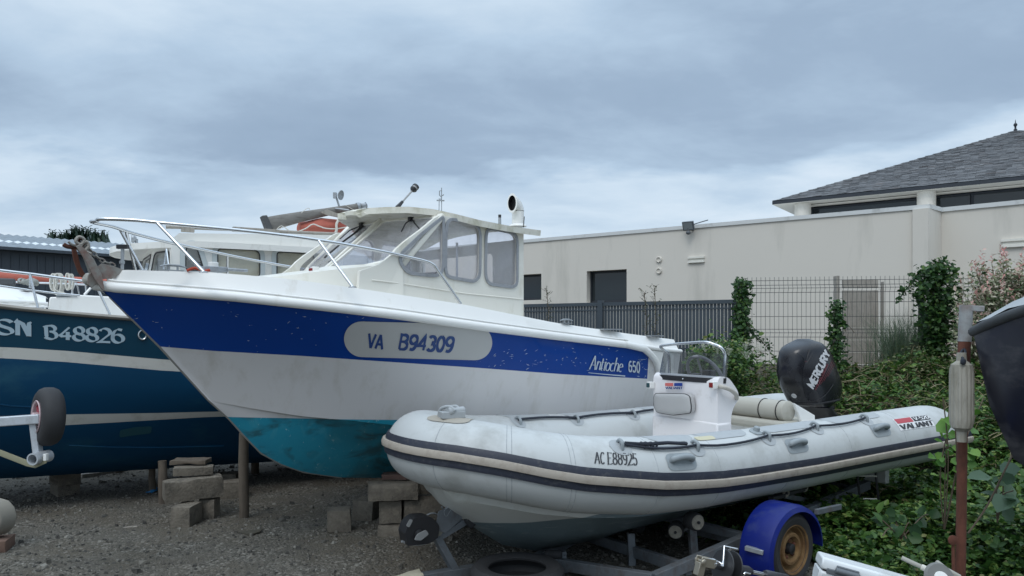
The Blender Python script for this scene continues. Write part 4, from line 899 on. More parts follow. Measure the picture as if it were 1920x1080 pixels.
# wear patches on the crown of the collar
def tpatch(a0, a1, p0_, p1_, off, name, mat, n=14, r=.5, th=.0):
    rows = []
    for i in range(n+1):
        u = i/n; uu = abs(2*u-1); L_ = abs(a1-a0); rad = min((p1_-p0_)*.25*.5*r*2, L_*.5); e = (1-uu)*L_/2
        k = 1 if e >= rad else math.sqrt(max(1e-4, 1-((rad-e)/rad)**2)); k = k*r+(1-r) if r < .5 else k
        pm_ = (p0_+p1_)/2; hh = (p1_-p0_)/2*k; rows.append([TS(lerp(a0, a1, u), pm_+hh*v, off) for v in (-1, -.5, 0, .5, 1)])
    m_ = MB(); m_.grid(rows); return m_.build(name, mat, rb_, smooth=60)
for x0, x1 in ((1212, 1296), (1306, 1396), (1420, 1526), (1540, 1648)):
    yt = interp(x0, [(1212, 818), (1300, 812), (1420, 800), (1540, 782), (1648, 770)]); y2 = interp(x1, [(1212, 818), (1300, 812), (1420, 800), (1540, 782), (1648, 770)])
    a0, _ = tube_at(x0, yt+6); a1, _ = tube_at(x1, y2+6); tpatch(a0, a1, 1.12, 1.95, .003, 'wear_patch', padm, 20)
for a0, a1 in ((-1.9, -1.35), (-2.7, -2.0), (-3.6, -2.9)): tpatch(a0, a1, 1.05, 1.95, .003, 'wear_patch', padm, 18)
# carrying handles
for hx, hy, hw_ in ((1278, 865, 56), (1494, 835, 46), (1651, 806, 40)):
    a, ph = tube_at(hx, hy); d_ = .115; tpatch(a-d_, a+d_, ph-.23, ph+.23, .003, 'handle_base', greyp, 16, .45)
    m_ = MB(); m_.tube(spl([TS(a-d_*.72, ph+.02, .0), TS(a-d_*.6, ph+.04, .03), TS(a, ph+.06, .04), TS(a+d_*.6, ph+.04, .03), TS(a+d_*.72, ph+.02, .0)], 5), [.016]*3+[.022]*15+[.016]*3, 10, sq=(1, 1)); m_.build('carrying_handle', greyp, rb_, smooth=60)
# lifeline and its eyes
eyes = [tube_at(x, y) for x, y in ((1163, 836), (1303, 838), (1437, 820), (1527, 802), (1620, 787))]
for a, ph in eyes:
    tpatch(a-.075, a+.075, ph-.30, ph+.26, .0035, 'eye_patch', padm, 14, .5); m_ = MB(); m_.tube(spl([TS(a, ph+.16, .0), TS(a, ph+.1, .03), TS(a, ph-.04, .036), TS(a, ph-.14, .0)], 4), .012, 8); m_.build('rope_eye', greyp, rb_, smooth=60)
def lifeline(E, sag):
    P = []
    for (a0, q0), (a1, q1_) in zip(E[:-1], E[1:]):
        for k in range(8): u = k/8; P.append(TS(lerp(a0, a1, u), lerp(q0, q1_, u)-sag*4*u*(1-u), .019))
    P.append(TS(*E[-1], .019)); return P
m_ = MB(); m_.tube(lifeline(eyes, .10), .009, 8); a0, q0 = eyes[0]
for o_ in (0, .035, .075): m_.tube([TS(a0+.16+o_+.02*math.cos(x), q0-.02+.08*math.sin(x), .022+.012*math.cos(2*x)) for x in [k*PI/6 for k in range(12)]], .0085, 6, closed=True)
m_.tube([TS(a0+.03, q0+.02, .02), TS(a0+.16, q0-.05, .03), TS(a0+.34, q0-.01, .03), TS(a0+.5, q0-.03, .02)], .013, 6); m_.build('lifeline', ropeb, rb_, smooth=60)
feyes = [(-1.45, 1.0), (-2.1, .98), (-2.75, .98), (-3.4, 1.0)]; feyes = [(a, PI-1.02) for a, _ in feyes]
for a, ph in feyes:
    tpatch(a-.075, a+.075, ph-.26, ph+.30, .0035, 'eye_patch', padm, 14, .5); m_ = MB(); m_.tube(spl([TS(a, ph+.16, .0), TS(a, ph+.1, .03), TS(a, ph-.04, .036), TS(a, ph-.14, .0)], 4), .012, 8); m_.build('rope_eye', greyp, rb_, smooth=60)
m_ = MB(); m_.tube(lifeline(feyes, .08), .0105, 8); m_.build('lifeline', ropeb, rb_, smooth=60)
# valve
a, ph = tube_at(1407, 806); ax_ = (TS(a, 1.25, .1)-TS(a, 1.25, 0)).normalized(); MB().lathe([(.05, 0), (.048, .006), (.026, .014), (.022, .04), (.015, .045), (.001, .045)], TS(a, 1.25, 0), ax_, 18, cap=False).build('valve', greyp, rb_)
# number and builder's sticker on the collar
def tmap(p0, p1, hp, wtot, off):
    a0, q0 = tube_at(*p0); a1, q1_ = tube_at(*p1); a2, q2 = tube_at(p0[0], p0[1]-hp)
    return lambda u, v, e: TS(lerp(a0, a1, u/wtot)+(a2-a0)*v, lerp(q0, q1_, u/wtot)+(q2-q0)*v, off+e)
inkm = pm('black_lettering', (.030, .032, .038), .6, var=.2, scale=40); inkf = pm('faded_lettering', (.33, .35, .37), .6, var=.2, scale=40)
f1 = tmap((1115, 869), (1194, 872), 21, 1, .003)
Q, w = strokes(['A', 'C', ' ', 'E', '8', '8', '9', '2', '5'], nib=(.19, .04), ang=0, minw=.045, sp=.2, serif=.09, xs_=.8)
w0 = w
Q, w = strokes(['A', 'C'], nib=(.19, .04), ang=0, minw=.045, sp=.2, serif=.09, xs_=.8); letter(Q, lambda u, v, e: f1(u/w0, v, e), 'lettering', inkm, rb_); wa = w+.2+.24
Q, w = strokes(['E', '8', '8', '9', '2', '5'], nib=(.19, .04), ang=0, minw=.045, sp=.2, serif=.09, xs_=.8); letter(Q, lambda u, v, e: f1((wa+u*(w0-wa)/w)/w0, v, e), 'lettering', inkm, rb_)
# sticker
s0a, s0p = tube_at(1690, 806); s1a, s1p = tube_at(1752, 797); shp = .46
def stk(u, v, off): return TS(lerp(s0a, s1a, u), lerp(s0p, s1p, u)+shp*v-.03, off)
def stkrect(u0, u1, v0, v1, off, name, mat): m_ = MB(); m_.grid([[stk(lerp(u0, u1, i/8), lerp(v0, v1, j/4), off) for j in range(5)] for i in range(9)]); return m_.build(name, mat, rb_, smooth=60)
stkrect(-.03, 1.0, 0, 1, .002, 'sticker', pm('sticker_white', (.72, .72, .72), .4, var=.02)); stkrect(.0, .47, .55, .97, .004, 'sticker_bar', pm('sticker_red', (.42, .035, .05), .4, var=.05)); stkrect(.50, .99, .55, .97, .004, 'sticker_bar', inkm)
Q, w = strokes('VALIANT', nib=(.22, .08), ang=0, minw=.07, sp=.17, serif=.13); letter(Q, lambda u, v, e: stk(.02+.95*u/w, .08+.36*v, .006+e), 'lettering', inkm, rb_)
Q, w2 = strokes('V-520', nib=(.18, .08), ang=0, minw=.08, sp=.16, serif=.1); letter(Q, lambda u, v, e: stk(.53+.43*u/w2, .62+.28*v, .0075+e), 'lettering', pm('sticker_text_white', (.7, .7, .7), .4), rb_)
aq, pq = tube_at(1322, 824); tpatch(aq-.08, aq+.10, pq-.05, pq+.16, .004, 'yellowed_label', pm('yellowed_label', (.52, .48, .33), .6), 8, .3)
# bow chock
a = .28; c = TS(a, 1.45, 0); m_ = MB(); tpatch(a-.17, a+.13, 1.15, 1.95, .004, 'chock_base', pm('chock_beige', (.34, .31, .26), .7, var=.1), 16, .45)
m_.tube(spl([TS(a-.11, 1.5, .0), TS(a-.09, 1.5, .055), TS(a-.02, 1.5, .075), TS(a+.02, 1.5, .05)], 5), .012, 8); m_.tube(spl([TS(a-.11, 1.75, .0), TS(a-.09, 1.75, .055), TS(a-.02, 1.75, .075), TS(a+.02, 1.75, .05)], 5), .012, 8)
m_.lathe([(.022, -.06), (.03, -.05), (.024, 0), (.03, .05), (.022, .06)], TS(a+.01, 1.62, .045), FR.u, 14); m_.box(TS(a-.02, 1.6, .02), (.16, .09, .045), rotz(.4)); m_.build('bow_chock', padm, rb_, smooth=40, bev=.004)
# hull
kz = [(.14, .76), (.30, .69), (.365, .56), (.5, .46), (.6375, .354), (.858, .206), (1.135, .118), (1.631, .112), (2.1, .15), (2.6, .20), (4.7, .29)]
def ztube(s): return interp(s, ztab)
hs_ = [.14, .22, .30, .365, .5, .64, .86, 1.14, 1.4, 1.65, 2.1, 2.6, 3.2, 3.9, 4.62]
rows = []
for s in hs_:
    k_ = max(0, min(1, (s-.14)/1.5)); hw_ = .66*(1-(1-k_)**2)**.8+.012; zk = interp(s, kz); zt_ = ztube(s)-.12; chz = max(zk+.02, ztube(s)-.30-.02*k_); chw = hw_*.97
    pts = [(hw_*.9, zt_), (chw, chz+.03), (chw, chz), (chw*.93, chz-.02), (chw*.55, lerp(chz, zk, .50)), (chw*.50, lerp(chz, zk, .56)), (.012, zk)]
    rows.append([FR.w(s, t_, z_) for t_, z_ in pts]+[FR.w(s, -t_, z_) for t_, z_ in pts[::-1]])
def ribtex(t, co, c, b):
    k = below(t, co, .105, .066, RZ, .006); a_ = mixc(noise(co, 4, 6, .65, t), (.11, .155, .175), (.21, .27, .285), t); a_ = mixc(mth('MULTIPLY', specks(t, co, 6, .60, .64, (1, 1, 7)), .4, nt=t), a_, (.38, .42, .43), t); return mixc(k, c, a_, t)
bb = FR.w(2.6, 0, .1); pL = FR.on_t(890, 986, .15)-bb; pR_ = FR.on_t(1180, 957, .55)-bb
RZ = pL.z-(.105*pL.x+.066*pL.y)
mb = MB(); mb.grid(rows); mb.cap(rows[0]); mb.cap(rows[-1]); mb.build('hull', pm('rib_hull_gelcoat', (.56, .565, .53), .4, var=.05, scale=2, tex=ribtex, dirt_or_sheen=((.35, .34, .29), .2, 4)), rb_, smooth=30)
# deck between the tubes
mb = MB(); mb.grid([[FR.w(s, -.62*k, z_) for s, z_, k in ((.5, .86, .35), (.9, .80, .75), (1.5, .58, 1), (2.5, .52, 1), (4.6, .54, 1))], [FR.w(s, .62*k, z_) for s, z_, k in ((.5, .86, .35), (.9, .80, .75), (1.5, .58, 1), (2.5, .52, 1), (4.6, .54, 1))]])
mb.build('deck', white, rb_, smooth=0)
MB().prism([FR.w(4.6, -.6, .35), FR.w(4.6, .6, .35), FR.w(4.6, .6, .95), FR.w(4.6, .3, .95), FR.w(4.6, .25, .88), FR.w(4.6, -.25, .88), FR.w(4.6, -.3, .95), FR.w(4.6, -.6, .95)], FR.u*.06).build('transom', white, rb_, bev=.01)
# console
P = [FR.on_t(x, y, .38) for x, y in ((1347, 800), (1345, 714), (1351, 706), (1366, 707), (1384, 733), (1386, 747), (1371, 771), (1369, 800))]
P[0].z = .52; P[-1].z = .52; mb = MB(); mb.prism(rpoly(P, [0, .03, .02, .05, .05, .03, .08, 0], 4), -FR.n*.76); cons = mb.build('console', consm, rb_, bev=.022, smooth=40)
Sf = (P[1]-FR.o).dot(FR.u); mb = MB(); z7 = FR.on_s(1224, 770, Sf).z; mb.prism([FR.w(Sf-.014, -.388, .52), FR.w(Sf+.16, -.388, .52), FR.w(Sf+.16, -.388, z7-.03), FR.w(Sf-.004, -.388, z7-.03)], FR.n*.776); mb.build('console_plinth', consm, rb_, bev=.018, smooth=40)
def cf(x, y, o_=0): return FR.on_s(x, y, Sf-o_)
# cushion on the console front
q = rpoly([cf(1233, 742, .012), cf(1236, 737, .012), cf(1292, 738, .012), cf(1301, 742, .012), cf(1304, 762, .012), cf(1303, 774, .012), cf(1269, 778, .012), cf(1239, 773, .012), cf(1233, 762, .012)], .02, 3)
cu = MB(); cm_ = sum(q, V())/len(q); n_ = -FR.u; rws = [q]; 
for k_, o_ in ((1.0, .035), (.97, .05), (.90, .06), (.7, .066), (.4, .068)): rws.append([cm_+(p-cm_)*k_+n_*o_ for p in q])
cu.grid(rws, cu=True); cu.cap(rws[-1]); cub = cu.build('console_cushion', pm('grey_vinyl', (.40, .395, .39), .6, var=.06, bump=.01, bscale=150), rb_, smooth=60)
MB().tube([cm_+(p-cm_)*.99+n_*.044 for p in q], .0045, 6, closed=True).build('piping', blackp, cub)
for (x0, x1, y0, y1, mt, nm_) in ((1247, 1262, 718, 724, 'badge_red', 'badge_bar'), (1264, 1279.5, 718, 724, 'badge_blue', 'badge_bar')):
    m_ = MB(); m_.add([cf(x0, y0, .0235), cf(x1, y0, .0235), cf(x1, y1, .0235), cf(x0, y1, .0235)], [(0, 1, 2, 3)]); m_.build(nm_, pm(mt, (.60, .14, .13) if 'red' in mt else (.012, .045, .25), .4, var=.05), rb_, smooth=0)
Q, w = strokes('VALIANT', nib=(.24, .10), ang=0, minw=.09, sp=.20, serif=.15); letter(Q, lambda u, v, e: cf(1248+31.5*u/w, 729.3-4.2*v+.3*u/w, .0235+e), 'lettering', navy, rb_)
for x in (1338, 1220): m_ = MB(); c = cf(x, 722, .03); m_.box(c, (.055, .05, .06), rotz(math.radians(31.3))); m_.box(c-FR.u*.015+V((0, 0, .0)), (.045, .036, .04), rotz(math.radians(31.3)), 1); m_.build('navigation_light', [white, redlens if x > 1300 else pm('dark_lens', (.02, .06, .07), .2)], rb_, bev=.004)
m_ = MB(); m_.tube(spl([FR.on_t(1350, 725, .37), FR.on_t(1353, 725, .43), FR.on_t(1370, 731, .45), FR.on_t(1380, 740, .44), FR.on_t(1381, 747, .38)], 5), .018, 10); m_.build('grab_handle', pm('beige_handle', (.45, .42, .37), .6), rb_, smooth=60)
# windscreen, rail and wheel
smoke = glassm('smoked_acrylic', (.56, .58, .60), .06, .04, (.40, .40, .42))
zb = cf(1290, 711).z; pl_ = [(Sf+.14, -.388), (Sf+.08, -.38), (Sf+.03, -.34), (Sf+.005, -.25), (Sf, 0), (Sf+.005, .25), (Sf+.03, .34), (Sf+.06, .375), (Sf+.10, .385)]
bot = spl([FR.w(s, t_, zb) for s, t_ in pl_], 4); ztp = .225
top_ = spl([FR.w(s+.08-.04*(abs(t_)/.39)**2, t_*.96, zb+ztp*(1-(.15 if i in (0, 8) else 0))) for i, (s, t_) in enumerate(pl_)], 4)
MB().grid([bot, top_]).build('console_windscreen', smoke, rb_, smooth=60)
m_ = MB(); o_ = [p-FR.u*.006 for p in bot]; m_.grid([[p+V((0, 0, -.02)) for p in o_], [p+V((0, 0, .022))+FR.u*.004 for p in o_]]); 
for k in (4, 16, 27): m_.ell(o_[k]-FR.u*.003, (.007, .007, .007), m=1, nu=8, nv=6)
m_.build('windscreen_strip', [blackp, steel], rb_, smooth=50)
m_ = MB(); rail = [FR.on_t(1358, 706, .36), FR.on_t(1359, 680, .36), FR.on_t(1359, 664, .355), FR.on_t(1352, 652, .34), FR.on_t(1338, 645.5, .28), FR.on_t(1320, 641.5, .20), FR.on_t(1280, 644, -.1), FR.on_t(1245, 647.5, -.30), FR.on_t(1238.5, 650, -.36), FR.on_t(1244, 656, -.38), FR.on_t(1253, 663, -.38), FR.on_t(1255, 685, -.38), FR.on_t(1255, 704, -.38)]
m_.tube(spl(rail, 4), .0125, 10); m_.build('console_rail', steel, rb_, smooth=60)
m_ = MB(); c = FR.on_t(1322, 703, .08); tilt = (FR.u*.85+V((0, 0, .5))).normalized(); sx_ = FR.n; sy_ = tilt.cross(sx_).normalized()
m_.tube([c+sx_*.185*math.cos(a)+sy_*.185*math.sin(a) for a in [k*PI/16 for k in range(32)]], .015, 8, closed=True)
for a in (.5, 2.6, 4.7): m_.tube([c-tilt*.03, c+sx_*.18*math.cos(a)+sy_*.18*math.sin(a)], .010, 6)
m_.tube([c-tilt*.03, c-tilt*.16], .025, 8); m_.build('steering_wheel', pm('grey_rim', (.22, .22, .23), .5), rb_, smooth=60)
m_ = MB(); c = FR.on_t(1305, 700, .0); m_.box(c+V((0, 0, -.02)), (.10, .14, .04), rotz(.5)); m_.box(c+FR.n*.15+V((0, 0, -.01)), (.05, .12, .09), rotz(.5)); m_.build('throttle_box', blackp, rb_, bev=.01)
# stern bench: bolster over seat box
vin = pm('beige_vinyl', (.42, .40, .345), .65, var=.07, dirt_or_sheen=((.3, .28, .22), .2, 5), bump=.01, bscale=120)
m_ = MB(); a, b = FR.w(3.75, -.60, 1.0), FR.w(3.75, .22, 1.0); zc = FR.on_t(1440, 768, 0).z; a.z = b.z = zc; m_.tube([a, a.lerp(b, .02), a.lerp(b, .98), b], [.07, .095, .095, .07], 18); bol = m_.build('seat_bolster', vin, rb_, smooth=50)
for k in (.66, .90): MB().tube([a.lerp(b, k)+FR.u*.097*math.cos(x)+V((0, 0, .097))*math.sin(x) for x in [j*PI/12 for j in range(24)]], .005, 5, closed=True).build('piping', blackp, bol)
m_ = MB(); m_.box(FR.w(3.92, -.1, .70), (.5, 1.0, .38), rotz(math.radians(31.3))); m_.build('seat_box', white, rb_, bev=.02)
m_ = MB(); m_.box(FR.w(3.87, -.17, .90), (.5, .84, .09), rotz(math.radians(31.3))); m_.build('seat_cushion', vin, rb_, bev=.03)
m_ = MB(); m_.prism([FR.on_t(x, y, .24) for x, y in ((1484, 755), (1523, 778), (1523, 796), (1500, 796))], FR.n*.03); m_.build('seat_side_board', white, rb_, bev=.006)

# ---- outboard engine on the transom
en = thing('outboard_engine', FR.w(4.75, -.1, .5), 'black outboard engine with white lettering hanging on the stern of the grey inflatable', 'outboard motor')
blk = pm('black_engine_paint', (.009, .009, .013), .26, var=.2, coat=.1, dirt_or_sheen=((.028, .027, .03), .2, 6)); blk2 = pm('matt_black_trim', (.012, .012, .014), .55, var=.1)
te_ = -.12
def E(px, py): return FR.on_t(px, py, te_)
# side outline of the cowl cut into slices along its tilted axis
Lft = [(1490, 641), (1470, 655), (1463, 675), (1461, 700), (1465, 722), (1474, 742), (1484, 758), (1500, 766)]
Rgt = [(1522, 637.5), (1538, 643), (1552, 662), (1562, 686), (1570, 708), (1573, 726), (1567, 744), (1545, 764)]
rows = []; wdt = [.13, .20, .235, .25, .25, .24, .225, .19]
for k, ((a, b), w_) in enumerate(zip(zip(Lft, Rgt), wdt)):
    A_, B_ = E(*a), E(*b); c = (A_+B_)/2; h_ = (B_-A_)/2; w_ *= .78; hp = abs(b[0]-a[0])/2; h_ = h_*math.sqrt(max(.35, 1-(108*w_/hp)**2))*.93
    rows.append([c+h_*(abs(math.cos(x))**.85)*(1 if math.cos(x) > 0 else -1)+FR.n*w_*(abs(math.sin(x))**.8)*(1 if math.sin(x) > 0 else -1) for x in [j*2*PI/32 for j in range(32)]])
tp_ = E(1506, 635.5); top0 = [tp_+(p-sum(rows[0], V())/32)*.55+V((0, 0, .0)) for p in rows[0]]; full = [top0]+rows
m_ = MB(); fine = [];
for k in range(len(full)-1):
    for u in (0, .25, .5, .75):
        p0s = full[max(k-1, 0)]; p3 = full[min(k+2, len(full)-1)]
        fine.append([.5*((2*b_)+(c_-a_)*u+(2*a_-5*b_+4*c_-d_)*u*u+(3*b_-a_-3*c_+d_)*u**3) for a_, b_, c_, d_ in zip(p0s, full[k], full[k+1], p3)])
fine.append(full[-1]); m_.grid(fine, cu=True); m_.cap(fine[0]); m_.cap(fine[-1]); cw_ = m_.build('cowling', blk, en, smooth=60)
def eng_side(px, py, off=.004):
    best = None
    for r_ in range(len(fine)-1):
        for j in range(0, 31):
            p = fine[r_][j]; nn_ = (p-sum(fine[r_], V())/32)
            if nn_.dot(V((0, 0, H))-p) < 0: continue
            x, y = proj(p); e = (x-px)**2+(y-py)**2
            if best is None or e < best[0]: best = (e, r_, j)
    _, r_, j = best; r_ = min(max(r_, 1), len(fine)-2); p = fine[r_][j]; nr = (fine[r_+1][j]-fine[r_-1][j]).cross(fine[r_][(j+1) % 32]-fine[r_][j-1]).normalized()
    if nr.dot(V((0, 0, H))-p) < 0: nr = -nr
    d = V(((px-960)/F, 1, (HY-py)/F)); o_ = V((0, 0, H)); k = (p-o_).dot(nr)/d.dot(nr); return o_+d*k+nr*off
def epatch(P, name, mat, off):
    m_ = MB(); m_.prism([eng_side(x, y, off) for x, y in P], (0, -.0015, 0)); return m_.build(name, mat, en, smooth=0)
# the lettering sits on a plane fitted to the cowl's near flank
pA, pB, pC = eng_side(1527, 728, 0), eng_side(1556, 672, 0), eng_side(1500, 690, 0); pn = (pB-pA).cross(pC-pA).normalized(); pn = pn if pn.y < 0 else -pn
def flank(px, py, off):
    best = None; o_ = V((0, 0, H)); d = V(((px-960)/F, 1, (HY-py)/F)).normalized()
    return ray_cowl(o_, d, off)
from mathutils.bvhtree import BVHTree
bv = BVHTree.FromPolygons([tuple(p) for r_ in fine for p in r_], [(i*32+j, i*32+(j+1) % 32, (i+1)*32+(j+1) % 32, (i+1)*32+j) for i in range(len(fine)-1) for j in range(32)])
def ray_cowl(o_, d, off):
    h = bv.ray_cast(o_, d)
    if h[0] is None: 
        h = bv.find_nearest(o_+d*7.2)
    n_ = h[1] if h[1].dot(d) < 0 else -h[1]; return h[0]+n_*off
silver = pm('silver_lettering', (.55, .55, .56), .4, var=.05); red2 = pm('dark_red_stripe', (.16, .035, .045), .4)
Q, w = strokes('MERCURY', nib=(.24, .22), ang=0, minw=.2, sp=.2, shear=.22)
p0_, p1_ = (1525, 729), (1556, 664); L_ = math.hypot(p1_[0]-p0_[0], p1_[1]-p0_[1]); ux, uy = (p1_[0]-p0_[0])/L_, (p1_[1]-p0_[1])/L_
letter(Q, lambda u, v, e: flank(p0_[0]+ux*L_*u/w+uy*13*v, p0_[1]+uy*L_*u/w-ux*13*v, .004+e), 'lettering', silver, en)
p0b = (1531.5, 731)
Q, w3 = strokes('BI' if False else 'S', nib=(.2, .2)); m_ = MB()
for off_, l0, l1, wd in ((4.5, .0, .75, 1.0), (8, .18, 1.0, .8), (11, .3, 1.1, .7), (14, .45, 1.15, .6)):
    P = [(p0_[0]+ux*L_*lerp(l0, l1, k/6)-uy*(off_+1.5*math.sin(k/6*PI)), p0_[1]+uy*L_*lerp(l0, l1, k/6)+ux*(off_+1.5*math.sin(k/6*PI))) for k in range(7)]
    m_.grid([[flank(x-uy*wd/2, y+ux*wd/2, .004) for x, y in P], [flank(x+uy*wd/2, y-ux*wd/2, .004) for x, y in P]])
m_.build('cowl_stripe', red2, en, smooth=0)
Q, w = strokes('FOURSTROKE', nib=(.16, .16), ang=0, minw=.14, sp=.2, shear=.2); letter(Q, lambda u, v, e: flank(p0_[0]-uy*5+ux*(L_*.72*u/w)-uy*0+uy*3.4*v, p0_[1]+ux*5+uy*(L_*.72*u/w)-ux*3.4*v, .006+e), 'lettering', red2, en)
c = flank(1489, 742, .0); m_ = MB(); ax_ = (flank(1489, 742, .05)-c).normalized(); m_.lathe([(.026, 0), (.026, .006), (.019, .007), (.019, .003), (.001, .003)], c, ax_, 18, cap=False); m_.build('cowl_badge', silver, en)
# raised panel on the near flank, recessed hand hold at the top, and the dark lower band
m_ = MB(); P = spl([flank(x, y, .006) for x, y in ((1518, 655), (1512, 672), (1505, 700), (1508, 735), (1520, 752), (1545, 742), (1562, 720))], 4); m_.tube(P, .003, 6); P = spl([flank(x, y, .001) for x, y in ((1494, 662), (1505, 668), (1511, 682), (1522, 664), (1532, 646))], 4); m_.tube(P, .004, 6); m_.build('cowl_ridge', blk, en, smooth=60)
m_ = MB(); m_.tube([p*1.0 for p in [fine[-5][j]+(fine[-5][j]-sum(fine[-5], V())/32)*.02 for j in range(32)]], .010, 6, closed=True); m_.build('cowl_seam', blk2, en, smooth=60)
m_ = MB(); rws = []
for (xl, xr, y), w_ in zip(((1500, 1548, 762), (1512, 1565, 776), (1520, 1568, 800)), (.17, .13, .10)):
    A_, B_ = E(xl, y), E(xr, y+2); c = (A_+B_)/2; h_ = (B_-A_)/2; rws.append([c+h_*math.cos(x)+FR.n*w_*math.sin(x) for x in [j*2*PI/20 for j in range(20)]])
lg = rws[-1]; rws.append([p+V((0, 0, -.35))+FR.u*.12 for p in lg]); rws.append([p+V((0, 0, -.62))+FR.u*.25-(p-sum(lg, V())/20)*.4 for p in lg]); m_.grid(rws, cu=True); m_.cap(rws[0]); m_.cap(rws[-1]); m_.build('midsection', blk2, en, smooth=50)
lc = sum(rws[-1], V())/20; m_ = MB(); m_.tube([lc-FR.u*.18+V((0, 0, -.05)), lc-FR.u*.1+V((0, 0, -.05)), lc+FR.u*.1+V((0, 0, -.05)), lc+FR.u*.2+V((0, 0, -.05))], [.02, .055, .055, .035], 12); m_.box(lc+V((0, 0, .02)), (.34, .16, .012), rotz(math.radians(31))); m_.prism([lc+V((0, 0, -.08))-FR.u*.08, lc+V((0, 0, -.08))+FR.u*.06, lc+V((0, 0, -.24))+FR.u*.05], FR.n*.012); m_.build('gearcase', blk2, en, smooth=50)
m_ = MB(); pc_ = lc+FR.u*.23+V((0, 0, -.05))
for k in range(3):
    a = k*2*PI/3+.4; r1_ = FR.n*math.cos(a)+V((0, 0, math.sin(a))); r2_ = FR.n*math.cos(a+.9)+V((0, 0, math.sin(a+.9))); m_.add([pc_+r1_*.03, pc_+r1_*.15-FR.u*.015, pc_+r2_*.16+FR.u*.02, pc_+r2_*.03+FR.u*.02], [(0, 1, 2, 3)]); m_.add([pc_+r1_*.03+FR.u*.005, pc_+r1_*.15-FR.u*.010, pc_+r2_*.16+FR.u*.025, pc_+r2_*.03+FR.u*.025], [(3, 2, 1, 0)])
m_.lathe([(.035, -.05), (.035, .05), (.02, .08)], pc_, FR.u, 12); m_.build('propeller', blk, en, smooth=0)
m_ = MB(); m_.box(FR.w(4.66, te_, .86), (.12, .22, .3), rotz(math.radians(31.3))); m_.build('transom_bracket', blk2, en, bev=.01)

# ---- the trailer
tl = thing('boat_trailer', FR.w(2.6, 0, 0), 'galvanised boat trailer with blue mudguard, rusty wheel and a winch post, under the grey inflatable', 'trailer')
def gb(a, b, w_=.06, h_=.08, mat=galvd, name='frame_beam'): return MB().bar(a, b, w_, h_, 0).build(name, mat, tl, bev=.004, smooth=0)
WC = at(1470, 1026, 5.25); FWh = Frame(0, 0, 37); un = FWh.n
N0, Nw = FR.w(.56, 0, .055), FR.w(1.15, 0, .045)
gb(FR.w(-1.3, 0, .10), FR.w(1.15, 0, .045), .07, .07)
ra = [at(1225, 1086, 4.95), at(1400, 1010, 5.45), FR.w(4.4, .55, .36)]; gb(Nw, ra[0]); gb(ra[0], ra[1]); gb(ra[1], ra[2])
rbm = [FR.w(2.3, -.52, .12), FR.w(4.4, -.55, .36)]; gb(Nw, rbm[0]); gb(rbm[0], rbm[1])
gb(at(1105, 1006, 6.15), at(1292, 1068, 5.12), .05, .08); gb(at(1290, 990, 6.1), at(1420, 1022, 5.4), .05, .07)
gb(FR.w(4.2, -.55, .33), FR.w(4.2, .6, .33), .05, .07)
gb(at(1183, 1000, 5.65), at(1186, 1085, 5.60), .055, .035, galvd, 'upright'); gb(at(1297, 985, 5.5), at(1305, 1085, 5.45), .06, .035, galvd, 'upright')
gb(at(1055, 1035, 5.5), at(1060, 1084, 5.45), .045, .03, galvd, 'upright'); gb(at(990, 1050, 5.5), at(1062, 1036, 5.5), .05, .03, galvd, 'roller_arm')
aL = WC-un*1.75; MB().bar(WC-un*.12, aL+un*.12, .06, .06).build('axle', galvd, tl, bev=.004)
# keel and bilge rollers
def roller(c, ax_, r_, l_, mat, endm=None):
    m_ = MB(); m_.lathe([(r_*.85, -l_/2), (r_, -l_/2+.012), (r_, l_/2-.012), (r_*.85, l_/2)], c, ax_, 20); 
    if endm is not None: m_.lathe([(r_*.82, 0), (r_*.82, .004), (.001, .004)], V(c)+V(ax_).normalized()*l_/2, ax_, 20, 1, cap=False); m_.tube([V(c)-V(ax_)*l_*.5, V(c)+V(ax_).normalized()*(l_/2+.02)], .01, 6)
    return m_.build('roller', [mat] if endm is None else [mat, endm], tl, smooth=50)
endm = pm('worn_roller_face', (.26, .235, .19), .85, var=.3, scale=40, dirt_or_sheen=((.09, .08, .07), .4, 30))
roller(at(1300, 977, 5.35), V((.45, -1, .05)).normalized(), .064, .10, rubber, endm); roller(at(1268, 993, 5.45), V((-.35, -1, -.1)).normalized(), .058, .10, rubber, endm)
roller(at(1038, 1040, 5.45), V((1, -.2, 0)).normalized(), .035, .12, rubber); roller(at(1190, 985, 6.1), FR.n, .05, .16, rubber); roller(at(1465, 922, 5.9), V((.4, -1, 0)).normalized(), .042, .10, rubber, endm); roller(at(1500, 912, 6.1), V((.4, -1, 0)).normalized(), .042, .10, rubber, endm)
gb(at(1297, 985, 5.48), at(1268, 1000, 5.5), .05, .02, galvd, 'roller_arm'); gb(at(1445, 935, 5.75), at(1510, 915, 6.1), .05, .03, rubber, 'roller_arm'); gb(at(1470, 930, 5.9), FR.w(3.6, .5, .3), .05, .04, galvd, 'upright')
